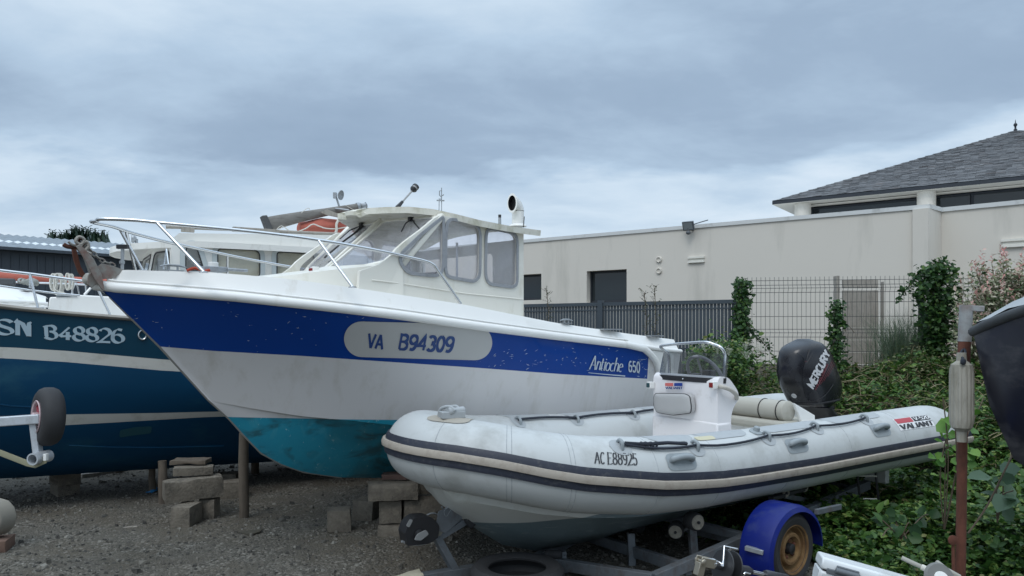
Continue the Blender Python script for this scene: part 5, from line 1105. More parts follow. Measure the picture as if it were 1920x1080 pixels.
# wheels
def wheel(c, out_, parent, R0=.262, wd=.165):
    t_ = MB(); prof = [(R0*.60, -wd/2+.012), (R0*.66, -wd/2), (R0*.84, -wd/2-.006), (R0*.955, -wd/2+.018), (R0, -wd/4)]
    for k in range(5): z_ = -wd/4+wd/2*(k+.5)/5; prof += [(R0, z_-.009), (R0-.008, z_-.006), (R0-.008, z_+.002), (R0, z_+.006)]
    prof += [(R0, wd/4), (R0*.955, wd/2-.018), (R0*.84, wd/2+.006), (R0*.66, wd/2), (R0*.60, wd/2-.012)]
    t_.lathe(prof, c, out_, 44, cap=False); ty = t_.build('tyre', rubber, parent, smooth=40)
    r_ = MB(); r_.lathe([(R0*.62, -wd/2+.01), (R0*.66, wd/2-.002), (R0*.655, wd/2+.003), (R0*.615, wd/2-.004), (R0*.60, wd/2-.022), (R0*.57, wd/2-.026), (R0*.555, wd/2-.05), (R0*.50, wd/2-.066), (R0*.455, wd/2-.062), (R0*.44, wd/2-.028), (R0*.41, wd/2-.018), (R0*.34, wd/2-.018), (R0*.30, wd/2-.03), (R0*.27, wd/2-.052), (R0*.15, wd/2-.055), (.001, wd/2-.058)], c, out_, 40, cap=False)
    return ty, r_
rimm = pm('rusty_rim', (.21, .125, .05), .8, .15, var=.5, scale=7, bump=.05, bscale=60, dirt_or_sheen=((.09, .035, .018), .6, 9))
whl = WC; ty, r_ = wheel(whl, un, tl); rr_ = r_.build('rim', rimm, tl, smooth=40)
m_ = MB(); sdx = FWh.u
for k in range(5): a = k*2*PI/5+.4; p = whl+un*(.165/2-.045)+sdx*.062*math.cos(a)+V((0, 0, .062*math.sin(a))); m_.lathe([(.012, -.01), (.012, .008), (.006, .012)], p, un, 6)
m_.lathe([(.04, -.045), (.036, -.01), (.02, -.002)], whl+un*.075, un, 16, 1); m_.build('wheel_hub', [rust, blackp], rr_, smooth=30)
ty2, r2_ = wheel(aL, -un, tl); r2_.build('rim', rimm, tl, smooth=40)
bluef = pm('blue_plastic', (.003, .012, .15), .4, var=.15, scale=5, dirt_or_sheen=((.03, .045, .15), .3, 8)); bluef.node_tree.nodes['Principled BSDF'].inputs['Specular IOR Level'].default_value = .3
for c, sg in ((WC, 1), (aL, -1)):
    rows = []; nA = 34
    for k in range(nA+1):
        a = math.radians(lerp(212, -2, k/nA)); rad_ = .322+.010*math.cos(2*a); base = c+FWh.u*rad_*math.cos(a)*1.0+V((0, 0, rad_*math.sin(a)-.01)); er = (FWh.u*math.cos(a)+V((0, 0, math.sin(a))))
        o_ = un*sg; rows.append([base-o_*.13-er*.0, base-o_*.125+er*.006, base+o_*.06+er*.008, base+o_*.10-er*.004, base+o_*.115-er*.035, base+o_*.111-er*.035, base+o_*.095-er*.008, base+o_*.06, base-o_*.12-er*.002])
    m_ = MB(); m_.grid(rows, cu=True); m_.cap(rows[0]); m_.cap(rows[-1]); m_.build('mudguard', bluef, tl, smooth=40)
m_ = MB(); a, b = at(1398, 1027, 5.08), at(1432, 1036, 5.0); m_.bar(a, b, .035, .03); 
for k in (.3, .8): m_.lathe([(.006, 0), (.006, .02)], a.lerp(b, k), -V((0, 1, 0)), 8)
m_.build('mudguard_bracket', galv, tl, bev=.003); gb(at(1530, 960, 5.45), at(1575, 950, 5.7), .03, .04, galvd, 'light_bracket')
# winch post
pW = lambda x, y, t_=0: FR.on_t(x, y, t_)
MB().bar(pW(868, 1096), pW(818, 1006), .05, .06, up=un).build('winch_post', galvd, tl, bev=.004); MB().bar(pW(814, 1012), pW(898, 962), .045, .045, up=un).build('winch_arm', galvd, tl, bev=.004)
m_ = MB(); m_.box(pW(888, 972, .035), (.13, .05, .085), (Matrix((FR.u, FR.n, V((0, 0, 1)))).transposed()) @ Matrix.Rotation(-.55, 3, 'Y')); m_.box(pW(888, 972, -.035), (.13, .05, .085), (Matrix((FR.u, FR.n, V((0, 0, 1)))).transposed()) @ Matrix.Rotation(-.55, 3, 'Y')); m_.build('bow_stop', rubber, tl, bev=.012)
m_ = MB(); m_.prism([pW(x, y, .03) for x, y in ((815, 992), (822, 958), (845, 950), (862, 958), (866, 972), (835, 1000))], FR.n*.006); m_.build('winch_plate', galvd, tl, bev=.002)
m_ = MB(); cW = pW(789, 989); q = rpoly([pW(x, y) for x, y in ((752, 996), (757, 980), (770, 966), (800, 964), (817, 982), (813, 1004), (797, 1015), (757, 1019))], [.005, .02, .03, .03, .03, .02, .02, .005], 3); m_.prism([p-FR.n*.05 for p in q], FR.n*.12); wb = m_.build('winch', blk2, tl, bev=.02, smooth=50)
m_ = MB(); c = pW(785, 1001, .073); m_.lathe([(.03, 0), (.03, .012), (.015, .016), (.012, .03), (.001, .03)], c, FR.n, 18, cap=False); m_.prism(rpoly([pW(x, y, .10) for x, y in ((776, 1012), (782, 1001), (798, 993), (803, 1001), (788, 1013))], .01, 2), FR.n*.01, 1); m_.prism(rpoly([pW(x, y, .0715) for x, y in ((761, 986), (768, 973), (774, 975), (767, 989))], .008, 2), FR.n*.004, 1)
m_.build('winch_gear', [blackp, pm('pale_plastic', (.22, .225, .225), .5)], wb, smooth=40)
m_ = MB(); m_.tube(spl([pW(x, y, .02) for x, y in ((753, 1015), (775, 1021), (800, 1018), (820, 1002))], 5), .008, 8); m_.build('winch_frame', galv, tl)
m_ = MB(); m_.prism([pW(x, y, .03) for x, y in ((812, 1008), (822, 980), (832, 972), (838, 984), (826, 1004))], FR.n*.004); m_.build('strap_flap', pm('webbing', (.20, .19, .16), .9), tl)
m_ = MB(); m_.tube(spl([pW(x, y) for x, y in ((800, 966), (812, 962), (826, 966), (834, 960), (828, 950))], 5), .006, 6); m_.tube(spl([pW(x, y, .03) for x, y in ((842, 950), (832, 958), (836, 968), (845, 955))], 5), .007, 6); m_.build('winch_strap', galv, tl)
from mathutils import noise as mnoise

# ================================================================== TEAL FISHING BOAT BEHIND
FT = Frame(-4.79, 8.08, 30)
tsheer = [(-400, 530), (-120, 562), (0, 577), (126, 590), (250, 600), (400, 611), (600, 622), (900, 630)]
tl1 = [(-400, 640), (0, 650), (126, 658), (340, 677), (600, 688), (900, 700)]; tl2 = [(-400, 655), (0, 671), (126, 679), (340, 698), (600, 706), (900, 716)]
tl3 = [(-400, 782), (0, 781), (130, 777), (320, 774), (420, 771), (700, 770)]; tl4 = [(-400, 800), (0, 796), (130, 797), (320, 786), (420, 780), (700, 780)]
def tb(s): x = min(max(s+3.2, 0)/3.6, 1); return 1.30*(1-(1-x)**2.2)**.8*(1-.10*max(0, (s-1.5)/3)**2)
tsta = [-3.18, -3.05, -2.8, -2.4, -2, -1.6, -1.2, -.8, -.4, 0, .4, .8, 1.2, 1.6, 2, 2.5, 3, 3.6, 4.2]
tkeel = [(-3.2, 1.9), (-3.05, 1.3), (-2.6, .75), (-2, .42), (-1.2, .28), (-.5, .25), (0, .248), (2, .20), (4.2, .22)]
teal = (.0008, .042, .098)
tealm = pm('teal_hull_paint', teal, .5, var=.18, scale=1.4, dirt_or_sheen=((.02, .09, .13), .22, 1.6, (1, 1, 2.2)), bump=.004, bscale=8)
teal2 = pm('teal_topside_paint', (.002, .036, .066), .45, var=.15, scale=1.4, coat=.08)
bandm = pm('white_boat_band', (.50, .49, .45), .55, var=.06, dirt_or_sheen=((.30, .28, .23), .25, 4))
tb_ = thing('fishing_boat', FT.w(.5, 0, .2), 'teal fishing boat with white wheelhouse and white bands, lying behind the blue cruiser', 'fishing boat')
def trow(frac, tab):
    r_ = []
    for s in tsta: b = max(tb(s)*frac, .015) if s > -3.1 else .015; r_.append((s, b, FT.z(s, b, tab) if tab else None))
    return r_
def trows(sd):
    out_ = []
    A = trow(1, tsheer); B1 = trow(.985, tl1); B2 = trow(.98, tl2); C1 = trow(.90, tl3); C2 = trow(.87, tl4)
    K = [(s, .02, interp(s, tkeel)) for s in tsta]
    for k, s in enumerate(tsta):
        zk = K[k][2]
        for R_ in (B1, B2, C1, C2):
            if R_[k][2] < zk+.02: R_[k] = (s, .02, zk)
    def mix(P, Q, f, bul): return [(p[0], lerp(p[1], q[1], f)+bul*min(1, q[1]*2), lerp(p[2], q[2], f)) for p, q in zip(P, Q)]
    D = [(s, max(b*.80, .02), max(lerp(K[k][2], z_, .40), K[k][2])) for k, (s, b, z_) in enumerate(C2)]
    G_ = [(s, max(b*.52, .02), lerp(K[k][2], z_, .09)) for k, (s, b, z_) in enumerate(C2)]
    H_ = [(s, .12 if b > .2 else .015, K[k][2]) for k, (s, b, z_) in enumerate(C2)]
    rows = [A, B1, B2, mix(B2, C1, .35, .03), mix(B2, C1, .7, .03), C1, C2, D, G_, H_, K]
    return [[FT.w(s, sd*b, z_) for s, b, z_ in r_] for r_ in rows], rows
TP, TPp = trows(1); TS_, _ = trows(-1); mb = MB(); mf = lambda i, j: (2 if i == 0 else 1 if i in (1, 5) else 0)
mb.grid(TP, mf); mb.grid(TS_, mf); mb.cap([r_[-1] for r_ in TP]+[r_[-1] for r_ in TS_][::-1]); mb.build('hull', [tealm, bandm, teal2], tb_, smooth=40)
toe = pm('toe_rail', (.26, .24, .21), .8, var=.2, scale=10); cap_ = [FT.w(s, b, z_+.012) for s, b, z_ in TPp[0]]; caps = [FT.w(s, -b, z_+.012) for s, b, z_ in TPp[0]]
mb = MB(); mb.tube(caps[::-1]+cap_, .028, 8, sq=(1.2, .8)); mb.build('toe_rail', toe, tb_, smooth=60)
mb = MB(); mb.grid([cap_, [FT.w(s, 0, z_+.02) for s, b, z_ in TPp[0]], caps]); mb.build('deck', white, tb_, smooth=40)
def tt(px, py, t_): return FT.on_t(px, py, t_)
def tside(px, py, off=.004):
    best = None; d = V(((px-960)/F, 1, (HY-py)/F)); o_ = V((0, 0, H)); h = tbv.ray_cast(o_, d.normalized())
    if h[0] is None: h = tbv.find_nearest(o_+d*7.2)
    n_ = h[1] if h[1].y < 0 else -h[1]; return h[0]+n_*off
nr_, nc_ = len(TP), len(tsta); tbv = BVHTree.FromPolygons([tuple(p) for r_ in TP for p in r_], [(i*nc_+j, i*nc_+j+1, (i+1)*nc_+j+1, (i+1)*nc_+j) for i in range(nr_-1) for j in range(nc_-1)])
tink = pm('pale_blue_lettering', (.34, .44, .50), .6, var=.15, scale=25)
Q, w = strokes(['uS', 'uN'], nib=(.22, .05), ang=35, minw=.06, sp=.10); letter(Q, photo_map((-4, 625), (60, 631), 27, w, tside, .004), 'lettering', tink, tb_)
Q, w = strokes(['uB', 's4', '8', '8', '2', '6'], nib=(.20, .05), ang=35, minw=.06, sp=.12); letter(Q, photo_map((83, 635), (231, 643), 25, w, tside, .004), 'lettering', tink, tb_)
patchm = pm('repaint_patch', (.008, .065, .085), .6, var=.2, scale=12); q = rpoly([tside(x, y, .004) for x, y in ((225, 806), (255, 800), (285, 799), (283, 812), (250, 816), (224, 820))], .02, 2); MB().prism(q, (0, -.001, 0)).build('repaint_patch', patchm, tb_, smooth=0)
mb = MB(); c = tside(267, 628, .01); mb.tube([c+FT.u*.035*math.cos(a)+V((0, 0, .045*math.sin(a))) for a in [k*PI/8 for k in range(16)]], .008, 6, closed=True); mb.build('mooring_eye', steel, tb_)
mb = MB(); mb.tube([tside(x, y, -.001) for x, y in ((130, 835), (200, 838), (300, 839), (420, 836))], .008, 5); mb.tube([tside(x, y, -.001) for x, y in ((-6, 757), (20, 761), (60, 763))], .008, 5); mb.build('bilge_strip', tealm, tb_, smooth=60)
# foredeck raised box and a hatch
TB = .95
P = [tt(x, y, TB) for x, y in ((89, 584), (93, 557), (131, 556), (134, 552), (205, 556), (330, 565), (330, 610))]; P[0].z -= .02
mb = MB(); mb.prism(P, -FT.n*1.6); mb.build('deck_locker', white, tb_, bev=.02, smooth=40)
mb = MB(); P = [tt(x, y, TB+.01) for x, y in ((105, 556), (108, 551), (143, 554), (145, 557), (138, 556), (118, 555))]; mb.prism(P, -FT.n*.05); mb.build('locker_handle', greyp, tb_)
mb = MB(); rows = []
for s_, (x, y0_, y1_) in enumerate(((-60, 531, 590), (-20, 535, 590), (20, 540, 592), (60, 548, 594), (86, 556, 596))):
    a, b = tt(x, y0_, .6), tt(x, y1_, .9); rows.append([b, b+V((0, 0, (a.z-b.z)*.5)), a, a-FT.n*.6])
mb.grid(rows); mb.build('coachroof', white, tb_, smooth=60)
mb = MB(); mb.tube([tt(-60, 543, .62), tt(56, 546.5, .62)], .006, 6); mb.build('coachroof_trim', blackp, tb_)
mb = MB(); mb.tube([tt(-60, 561, 1.0), tt(40, 566, 1.0), tt(90, 570, 1.0)], .018, 8); mb.tube([tt(26, 577, 1.05), tt(90, 575, 1.05)], .010, 6)
for x in (10, 30, 50): mb.box(tt(x, 571, 1.0), (.05, .04, .025), rotz(PI/6))
mb.build('hand_rail', white, tb_)
# guard rail along the port side
mb = MB(); R1 = [tt(x, y, 1.15) for x, y in ((-200, 478), (0, 507), (60, 514), (110, 521), (163, 528), (185, 531))]; mb.tube(R1, .0135, 8); R2 = [tt(x, y, 1.15) for x, y in ((-200, 515), (0, 536), (56, 544), (105, 550), (150, 554))]; mb.tube(R2, .0095, 8)
for a, b in (((56, 514), (71, 578)), ((178, 530), (207, 592)), ((-120, 490), (-110, 566))):
    A, B = tt(*a, 1.15), tt(*b, 1.20); mb.tube([A, B], .0125, 8); mb.box(B, (.10, .03, .015), rotz(PI/6))
mb.tube([tt(57, 512, 1.15), tt(57, 540, 1.15)], .0125, 8); mb.build('guard_rail', steel, tb_, smooth=60)
mb = MB(); SB = -1.0; mb.tube([tt(-200, 520, SB), tt(0, 528, SB), tt(90, 531, SB), tt(165, 534, SB)], .012, 8)
for x in (104, 134, 160): mb.tube([tt(x, 524, SB), tt(x+2, 553, SB)], .012, 8)
mb.tube([tt(142, 529, SB), tt(134, 551, SB)], .010, 6); mb.tube([tt(143, 529, SB), tt(148, 551, SB)], .010, 6); mb.tube([tt(170, 540, .2), tt(158, 553, .2)], .014, 6); mb.build('guard_rail', steel, tb_, smooth=60)
o = MB()
def coil(px, py, t_, w_, h_, k_=4, m_=o):
    for i in range(k_):
        c = tt(px+i*2.2, py, t_); m_.tube([c+FT.u*w_*math.cos(a)+V((0, 0, h_*math.sin(a)))-FT.n*.012*i for a in [j*PI/8 for j in range(16)]], .008, 5, closed=True)
coil(99, 529, -.98, .03, .10, 3); coil(107, 533, -.98, .035, .13, 4); coil(126, 528, -.98, .02, .10, 2); coil(133, 528, -.98, .018, .09, 2)
o.tube(spl([tt(x, y, -.98) for x, y in ((100, 540), (108, 546), (118, 549), (126, 552))], 4), .010, 6); o = o.build('coiled_ropes', ropew, None, smooth=60); tag(o, 'white ropes coiled and tied over the far guard rail of the teal boat', 'rope')
o = MB(); 
for k in range(3): c = tt(50+k*5, 527+k*1.5, .3); o.tube([c+FT.u*(.07-.01*k)*math.cos(a)+FT.n*.06*math.sin(a)+V((0, 0, .02*math.sin(2*a))) for a in [j*PI/8 for j in range(16)]], .014, 6, closed=True)
o = o.build('rope_coil', pm('grey_rope', (.30, .31, .29), .95, bump=.06, bscale=200), None, smooth=60); tag(o, 'grey rope coil lying on the white coachroof of the teal boat', 'rope')
o = MB(); o.box(tt(10, 529, .3), (.17, .16, .07), rotz(PI/6)); o = o.build('deck_cushion', pm('dark_grey_vinyl', (.07, .075, .08), .7), None, bev=.015); tag(o, 'small dark grey pad on the coachroof of the teal boat', 'cushion')
# lowered spar with a rust red sail cover on the far side
o = MB(); a, b = tt(-200, 510, -1.6), tt(200, 530, -1.6); o.tube([a, a.lerp(b, .3), a.lerp(b, .7), b], [.08, .075, .06, .05], 12); o = o.build('furled_sail', fibre, None, smooth=60); tag(o, 'rust red furled sail along the far side of the teal boat', 'sail')
# ---- wheelhouse
TW = .92
wo = [(318, 520), (323, 447), (336, 437), (640, 441), (760, 446), (760, 660), (318, 660)]
side_m = pm('wheelhouse_gelcoat', (.77, .755, .71), .4, var=.04, scale=2, coat=.1, dirt_or_sheen=((.42, .40, .33), .12, 5, (1, 1, .4)))
win = [[(347, 508), (347, 468), (352, 460), (366, 460), (372, 470), (384, 508)], [(407, 520), (407, 465), (480, 468), (488, 475), (488, 520)], [(518, 524), (518, 471), (584, 475), (590, 482), (590, 525)], [(620, 526), (620, 474), (690, 478), (690, 526)]]
curt = pm('beige_curtain', (.62, .56, .42), .9, var=.1, scale=3, bump=.02, bscale=8); wg = glassm('boat_window_glass', (.95, .96, .96), .05, .04)
for sd in (1, -1):
    oo = [tt(x, y, TW) for x, y in wo]; ww = [rpoly([tt(x, y, TW) for x, y in w_], .05, 4) for w_ in win]; mi = lambda P: [FT.w((p-FT.o).dot(FT.u), -(p-FT.o).dot(FT.n), p.z) for p in P]
    if sd < 0: oo = mi(oo); ww = [mi(w_) for w_ in ww]
    nn_ = FT.n*sd; MB().prism(oo, -nn_*.04, 0, ww).build('wheelhouse_side', side_m, tb_, smooth=0)
    for w_ in ww:
        a0 = inset(w_, .02); cc = sum(w_, V())/len(w_); sg = 1 if (a0[0]-cc).length > (w_[0]-cc).length else -1; m_ = MB(); m_.ring([p+nn_*.002 for p in w_], sg*.05, 0, nn_*.006, 0); m_.ring([p+nn_*.002 for p in w_], 0, -sg*.012, nn_*.008, 1); wf = m_.build('window_frame', [pm('pale_window_surround', (.50, .54, .54), .5) if sd > 0 and w_ is ww[0] else bpy.data.materials['pale_window_surround'], blackp], tb_, smooth=40)
        MB().prism([p-nn_*.015 for p in w_], -nn_*.004).build('window_pane', wg, wf, smooth=0)
        if sd > 0 and w_ is not ww[0]: MB().prism([p-nn_*.024 for p in w_], -nn_*.004).build('window_curtain', curt, wf, smooth=0)
# front: three raked panes, curved roof with an overhanging visor
fr0 = [(.10, -.92), (-.08, -.45), (-.08, .45), (.10, .92)]
sF = (tt(318, 520, TW)-FT.o).dot(FT.u); zF0 = 1.9; sF1 = (tt(323, 451, TW)-FT.o).dot(FT.u); zF1 = tt(306, 449, TW).z
base = [FT.w(sF+d, t_, zF0) for d, t_ in ((.0, .92), (-.25, .5), (-.29, -.5), (.0, -.92))]; topf = [FT.w(sF1+d, t_, zF1) for d, t_ in ((.0, .92), (-.13, .5), (-.17, -.5), (.0, -.92))]
for i in range(3):
    a, b, c, d = base[i], base[i+1], topf[i+1], topf[i]; q = [a, b, c, d]; n_ = (b-a).cross(d-a).normalized(); n_ = n_ if n_.dot(FT.u) < 0 else -n_
    ins = rpoly([a.lerp(b, .12).lerp(d.lerp(c, .12), .12), a.lerp(b, .88).lerp(d.lerp(c, .88), .12), a.lerp(b, .88).lerp(d.lerp(c, .88), .86), a.lerp(b, .12).lerp(d.lerp(c, .12), .86)], .06, 4)
    MB().prism(q, -n_*.03, 0, [ins]).build('wheelhouse_front', side_m, tb_, smooth=0); m_ = MB(); a0 = inset(ins, .02); cc = sum(ins, V())/len(ins); sg = 1 if (a0[0]-cc).length > (ins[0]-cc).length else -1
    m_.ring([p+n_*.002 for p in ins], sg*.012, -sg*.006, n_*.006); wf = m_.build('window_frame', blackp, tb_, smooth=0); MB().prism([p-n_*.012 for p in ins], -n_*.004).build('window_pane', wg, wf, smooth=0)
rs = [(-.98, .0), (-.90, .42), (-.72, .72), (-.4, .93), (0, 1.0), (.6, 1.02), (1.4, 1.02), (2.6, 1.02), (4.0, 1.02)]
xr = (tt(206, 448, 0)-FT.o).dot(FT.u); zr = [tt(206, 443, 0).z]
def rzt(s, t_): return 2.76-.06*(t_/1.0)**2-.10*max(0, (xr+.9-s))**1.5+.0*s
rsv = [xr, xr+.06, xr+.2, xr+.45, xr+.8, xr+1.3, xr+2, xr+3, 3.9]; rwv = [.15, .42, .68, .88, .98, 1.02, 1.03, 1.03, 1.03]
ks2 = [-1, -.85, -.5, 0, .5, .85, 1]; tA = [[FT.w(s, w_*k, rzt(s, w_*k)) for k in ks2] for s, w_ in zip(rsv, rwv)]; tB = [[p-V((0, 0, .065)) for p in r_] for r_ in tA]
mb = MB(); mb.grid(tA); mb.grid(tB); mb.grid([per(tA), per(tB)], cu=True); mb.build('wheelhouse_roof', side_m, tb_, smooth=40)
MB().box(FT.w(1.2, 0, 1.60), (1.0, 1.4, .5), rotz(PI/6)).build('cabin_furniture', side_m, tb_, bev=.02)
MB().prism([FT.w(3.75, -.9, 2.68), FT.w(3.75, .9, 2.68), FT.w(3.75, .9, 1.7), FT.w(3.75, -.9, 1.7)], FT.u*.03).build('rear_bulkhead', side_m, tb_, smooth=0)
mb = MB(); c = tt(356, 432, .6); mb.tube([tt(311, 425.5, .7), tt(340, 426, .7), tt(450, 431, .7), tt(700, 442, .7)], .020, 8); mb.box(tt(352, 430, .7), (.13, .05, .06), rotz(PI/6)); mb.box(tt(480, 432.5, .7), (.5, .07, .05), rotz(PI/6)); mb.build('roof_rail', oldwood, tb_, bev=.003)
mb = MB(); c = tt(256, 448, .5); mb.tube([c, c+V((0, 0, -.07))], .016, 8); mb.lathe([(.02, 0), (.045, .03), (.04, .05)], c, -FT.u, 14); mb.build('search_light', galv, tb_)
mb = MB(); mb.tube([tt(312, 467, .95), tt(316, 498, 1.08)], .008, 6); mb.tube([tt(312, 467, .95), tt(307, 505, .96)], .008, 6); mb.build('side_stay', steel, tb_)
# spar, lamp and red sail bundle on the wheelhouse roof
sp_ = thing('lowered_mast', tt(520, 430, .3), 'weathered grey mast lowered over the wheelhouse roof of the teal boat', 'mast')
mb = MB(); A, B = tt(500, 419, .2), tt(676, 386.5, .2); dd = (B-A).normalized(); sd_ = dd.cross(V((0, 0, 1))).normalized(); upv = sd_.cross(dd)
rows = []
for u, h0, h1 in ((0, .075, .075), (.03, .075, .10), (.12, .075, .085), (.35, .068, .06), (.6, .055, .045), (.85, .045, .035), (1, .04, .035)):
    c = A.lerp(B, u); rows.append([c+sd_*.05*math.cos(a)+upv*((h0 if math.sin(a) > 0 else h1)*math.sin(a)) for a in [j*2*PI/16 for j in range(16)]])
mb.grid(rows, cu=True); mb.cap(rows[0]); mb.cap(rows[-1]); mb.build('spar', pm('weathered_grey_spar', (.19, .18, .165), .85, var=.2, scale=8, bump=.05, bscale=30, dirt_or_sheen=((.10, .09, .08), .4, 7, (1, 1, 6))), sp_, smooth=60)
mb = MB(); mb.prism([tt(x, y, .26) for x, y in ((491, 404), (501, 403), (513, 430), (501, 431))], -FT.n*.14); mb.build('mast_foot', pm('dark_steel_fitting', (.10, .10, .10), .6, .5, var=.2), sp_, bev=.01)
mb = MB(); mb.lathe([(.05, -.03), (.052, .0), (.04, .03), (.03, .03), (.03, .09), (.038, .09), (.038, .10)], B-dd*.02, dd, 16); mb.build('mast_head', galv, sp_)
mb = MB(); mb.prism([tt(x, y, .3) for x, y in ((600, 398), (612, 393), (648, 407), (648, 411), (610, 403))], FT.n*.03); mb.build('spreader', oldwood, sp_); mb = MB(); mb.tube([tt(629, 391, .25), tt(655, 394, .4)], .012, 6); mb.build('spreader', galv, sp_)
mb = MB(); mb.tube(spl([tt(x, y, .28) for x, y in ((518, 431), (528, 423), (540, 432))], 3), .004, 5); mb.tube([tt(521, 433, .3), tt(531, 424, .3), tt(545, 434, .3)], .004, 5); mb.tube(spl([tt(x, y, .28) for x, y in ((565, 399), (577, 390), (581, 393))], 3), .004, 5); mb.tube([tt(648, 385, .28), tt(655, 389, .28), tt(664, 394, .3)], .004, 5); mb.build('rigging', ropew, sp_)
lm = MB(); a, b = tt(636, 387, .2), tt(630, 369, .2); lm.tube([a, b], .012, 8); lm.box(tt(628, 366.5, .2), (.04, .04, .07)); ax_ = V((.9, -.3, -.2)).normalized(); c = tt(634, 365, .2); lm.lathe([(.012, -.0), (.03, .01), (.060, .035), (.062, .045), (.04, .04), (.001, .035)], c, ax_, 20, cap=False); lm.build('deck_lamp', galv, sp_, smooth=40)
o = MB(); pts = []; A, B = tt(560, 428, .1), tt(668, 431, .1); rws = []
for k in range(15):
    u = k/14; c = A.lerp(B, u); hgt = interp(u, [(0, .065), (.12, .085), (.35, .13), (.6, .13), (.85, .11), (1, .05)]); wd = interp(u, [(0, .10), (.3, .22), (1, .2)])
    rws.append([c+FT.n*wd*math.cos(a)+V((0, 0, .0+hgt*(math.sin(a) if math.sin(a) > 0 else .5*math.sin(a))*(1+.06*math.sin(5*a+7*u)))) for a in [j*2*PI/20 for j in range(20)]])
o.grid(rws, cu=True); o.cap(rws[0]); o.cap(rws[-1]); o = o.build('sail_bundle', fibre, None, smooth=60); tag(o, 'red canvas bundle tied with white rope on the wheelhouse roof under the mast', 'canvas bundle')
o = MB(); o.tube(spl([tt(x, y, .34) for x, y in ((560, 434), (574, 428), (586, 420.5), (598, 424), (610, 428), (628, 429), (650, 426))], 4), .008, 6); o.tube(spl([tt(x, y, .36) for x, y in ((627, 439), (631, 432), (631, 420), (636, 412), (645, 411))], 4), .016, 8); o = o.build('lashing_rope', ropew, None, smooth=60); tag(o, 'pale rope lashed round the red canvas bundle', 'rope')

# ================================================================== PROPS, BLOCKS AND TIMBER
def post_(px, pyb, pyt, D, r_, label, lean=0):
    b = at(px, pyb, D); b.z = -.05; t_ = at(px+lean, pyt, D); P = [b.lerp(t_, k/6)+V((random.uniform(-.005, .005), random.uniform(-.005, .005), 0)) for k in range(7)]
    o = MB().tube(P, [r_*random.uniform(.94, 1.05) for _ in P], 12).build('timber_prop', wood, None, smooth=50); tag(o, label, 'timber prop', 'timber props under the hulls'); return o
post_(457, 972, 812, 7.0, .046, 'thick round timber prop standing before the turquoise bow, right of the block pile')
post_(305, 944, 864, 7.62, .042, 'dark round timber prop directly left of the block pile')
post_(285, 922, 864, 8.15, .036, 'thin pale timber prop beside the blue rag')
post_(224, 896, 860, 9.3, .05, 'short distant timber prop behind the grey plank', 0); post_(478, 890, 860, 9.2, .05, 'short timber prop in the dark under the teal hull, behind the bow')
def block(px, pyb, D, size, ang, label, z0=0., mat=concrete, name='concrete_block', grp='concrete blocks under the boats', cat='concrete block', tilt=(0, 0), holes=0, jit=.006):
    c = at(px, pyb, D); g_ = thing_block = None; m_ = MB(); R = rotz(ang) @ Matrix.Rotation(tilt[0], 3, 'X') @ Matrix.Rotation(tilt[1], 3, 'Y'); L_, W_, Hh = size
    cc = V((c.x, c.y, z0+Hh/2)); nx_ = 7; ny_ = 3; rr = random.Random(int(px*7+pyb))
    g = [max(2, int(d_/.035)) for d_ in size]; seedv = V((px*.37, pyb*.11, 0))
    def bp(u, v, w_):
        q = V(((u-.5)*L_, (v-.5)*W_, (w_-.5)*Hh)); e = sum(1 for k_ in (u, v, w_) if k_ < .02 or k_ > .98); n_ = mnoise.noise(q*9+seedv)*.5+mnoise.noise(q*28+seedv)*.5
        n0 = mnoise.noise(q*5+seedv*2); amt = (.004 if e < 2 else .009+.02*max(0, n0-.1)); d_ = V((u-.5, v-.5, w_-.5)); q -= d_.normalized()*(amt*(1+n_)*(1+jit*30)); return cc+R @ q
    for ax in range(3):
        a_, b_ = [k_ for k_ in range(3) if k_ != ax]
        for sdv in (0., 1.):
            rws_ = []
            for i_ in range(g[a_]+1):
                rr2 = []
                for j_ in range(g[b_]+1): uv = [0, 0, 0]; uv[ax] = sdv; uv[a_] = i_/g[a_]; uv[b_] = j_/g[b_]; rr2.append(bp(*uv))
                rws_.append(rr2)
            m_.grid(rws_)
    o = m_.build(name, mat, None, smooth=30); tag(o, label, cat, grp)
    if holes:
        root = o; hm = MB()
        for i in range(7):
            for j in range(3):
                p = cc+R @ V((-L_/2+L_*(i+.5)/7, -W_/2-.0006, Hh/2-Hh*(j+.6)/3.6)); hm.box(p, (L_/7*.62, .003, Hh/3.6*.55), R)
        h_ = hm.build('core_hole', blackp, o, smooth=0); tag(h_, kind='stuff') if False else None
    return o
hb = lambda px, D: at(px, 700, D).x
# hollow brick on a block under the teal keel
def hollow(px, D, L_, W_, Hh, z0, ang, label):
    c = at(px, 700, D); cc = V((c.x, c.y, z0)); R = rotz(ang); m_ = MB(); outer = [R @ V((x, -W_/2, z)) + cc for x, z in ((-L_/2, 0), (L_/2, 0), (L_/2, Hh), (-L_/2, Hh))]; hs2 = []
    for i in range(7):
        for j in range(2):
            x0 = -L_/2+L_*(i+.18)/7; x1 = x0+L_/7*.64; z0_ = Hh*(.16+.42*j); z1_ = z0_+Hh*.26; hs2.append([R @ V((x, -W_/2, z))+cc for x, z in ((x0, z0_), (x1, z0_), (x1, z1_), (x0, z1_))])
    m_.prism(outer, R @ V((0, W_, 0)), 0, hs2); o = m_.build('hollow_brick', concrete, None, smooth=0); return tag(o, label, 'hollow brick')
hollow(122, 8.06, .30, .22, .125, .118, -.75, 'hollow brick with a grid of holes, topmost under the keel of the teal boat')
block(122, 925, 8.08, (.29, .23, .125), -.75, 'plain block lying under the hollow brick with holes', -.01)
ang1 = .62
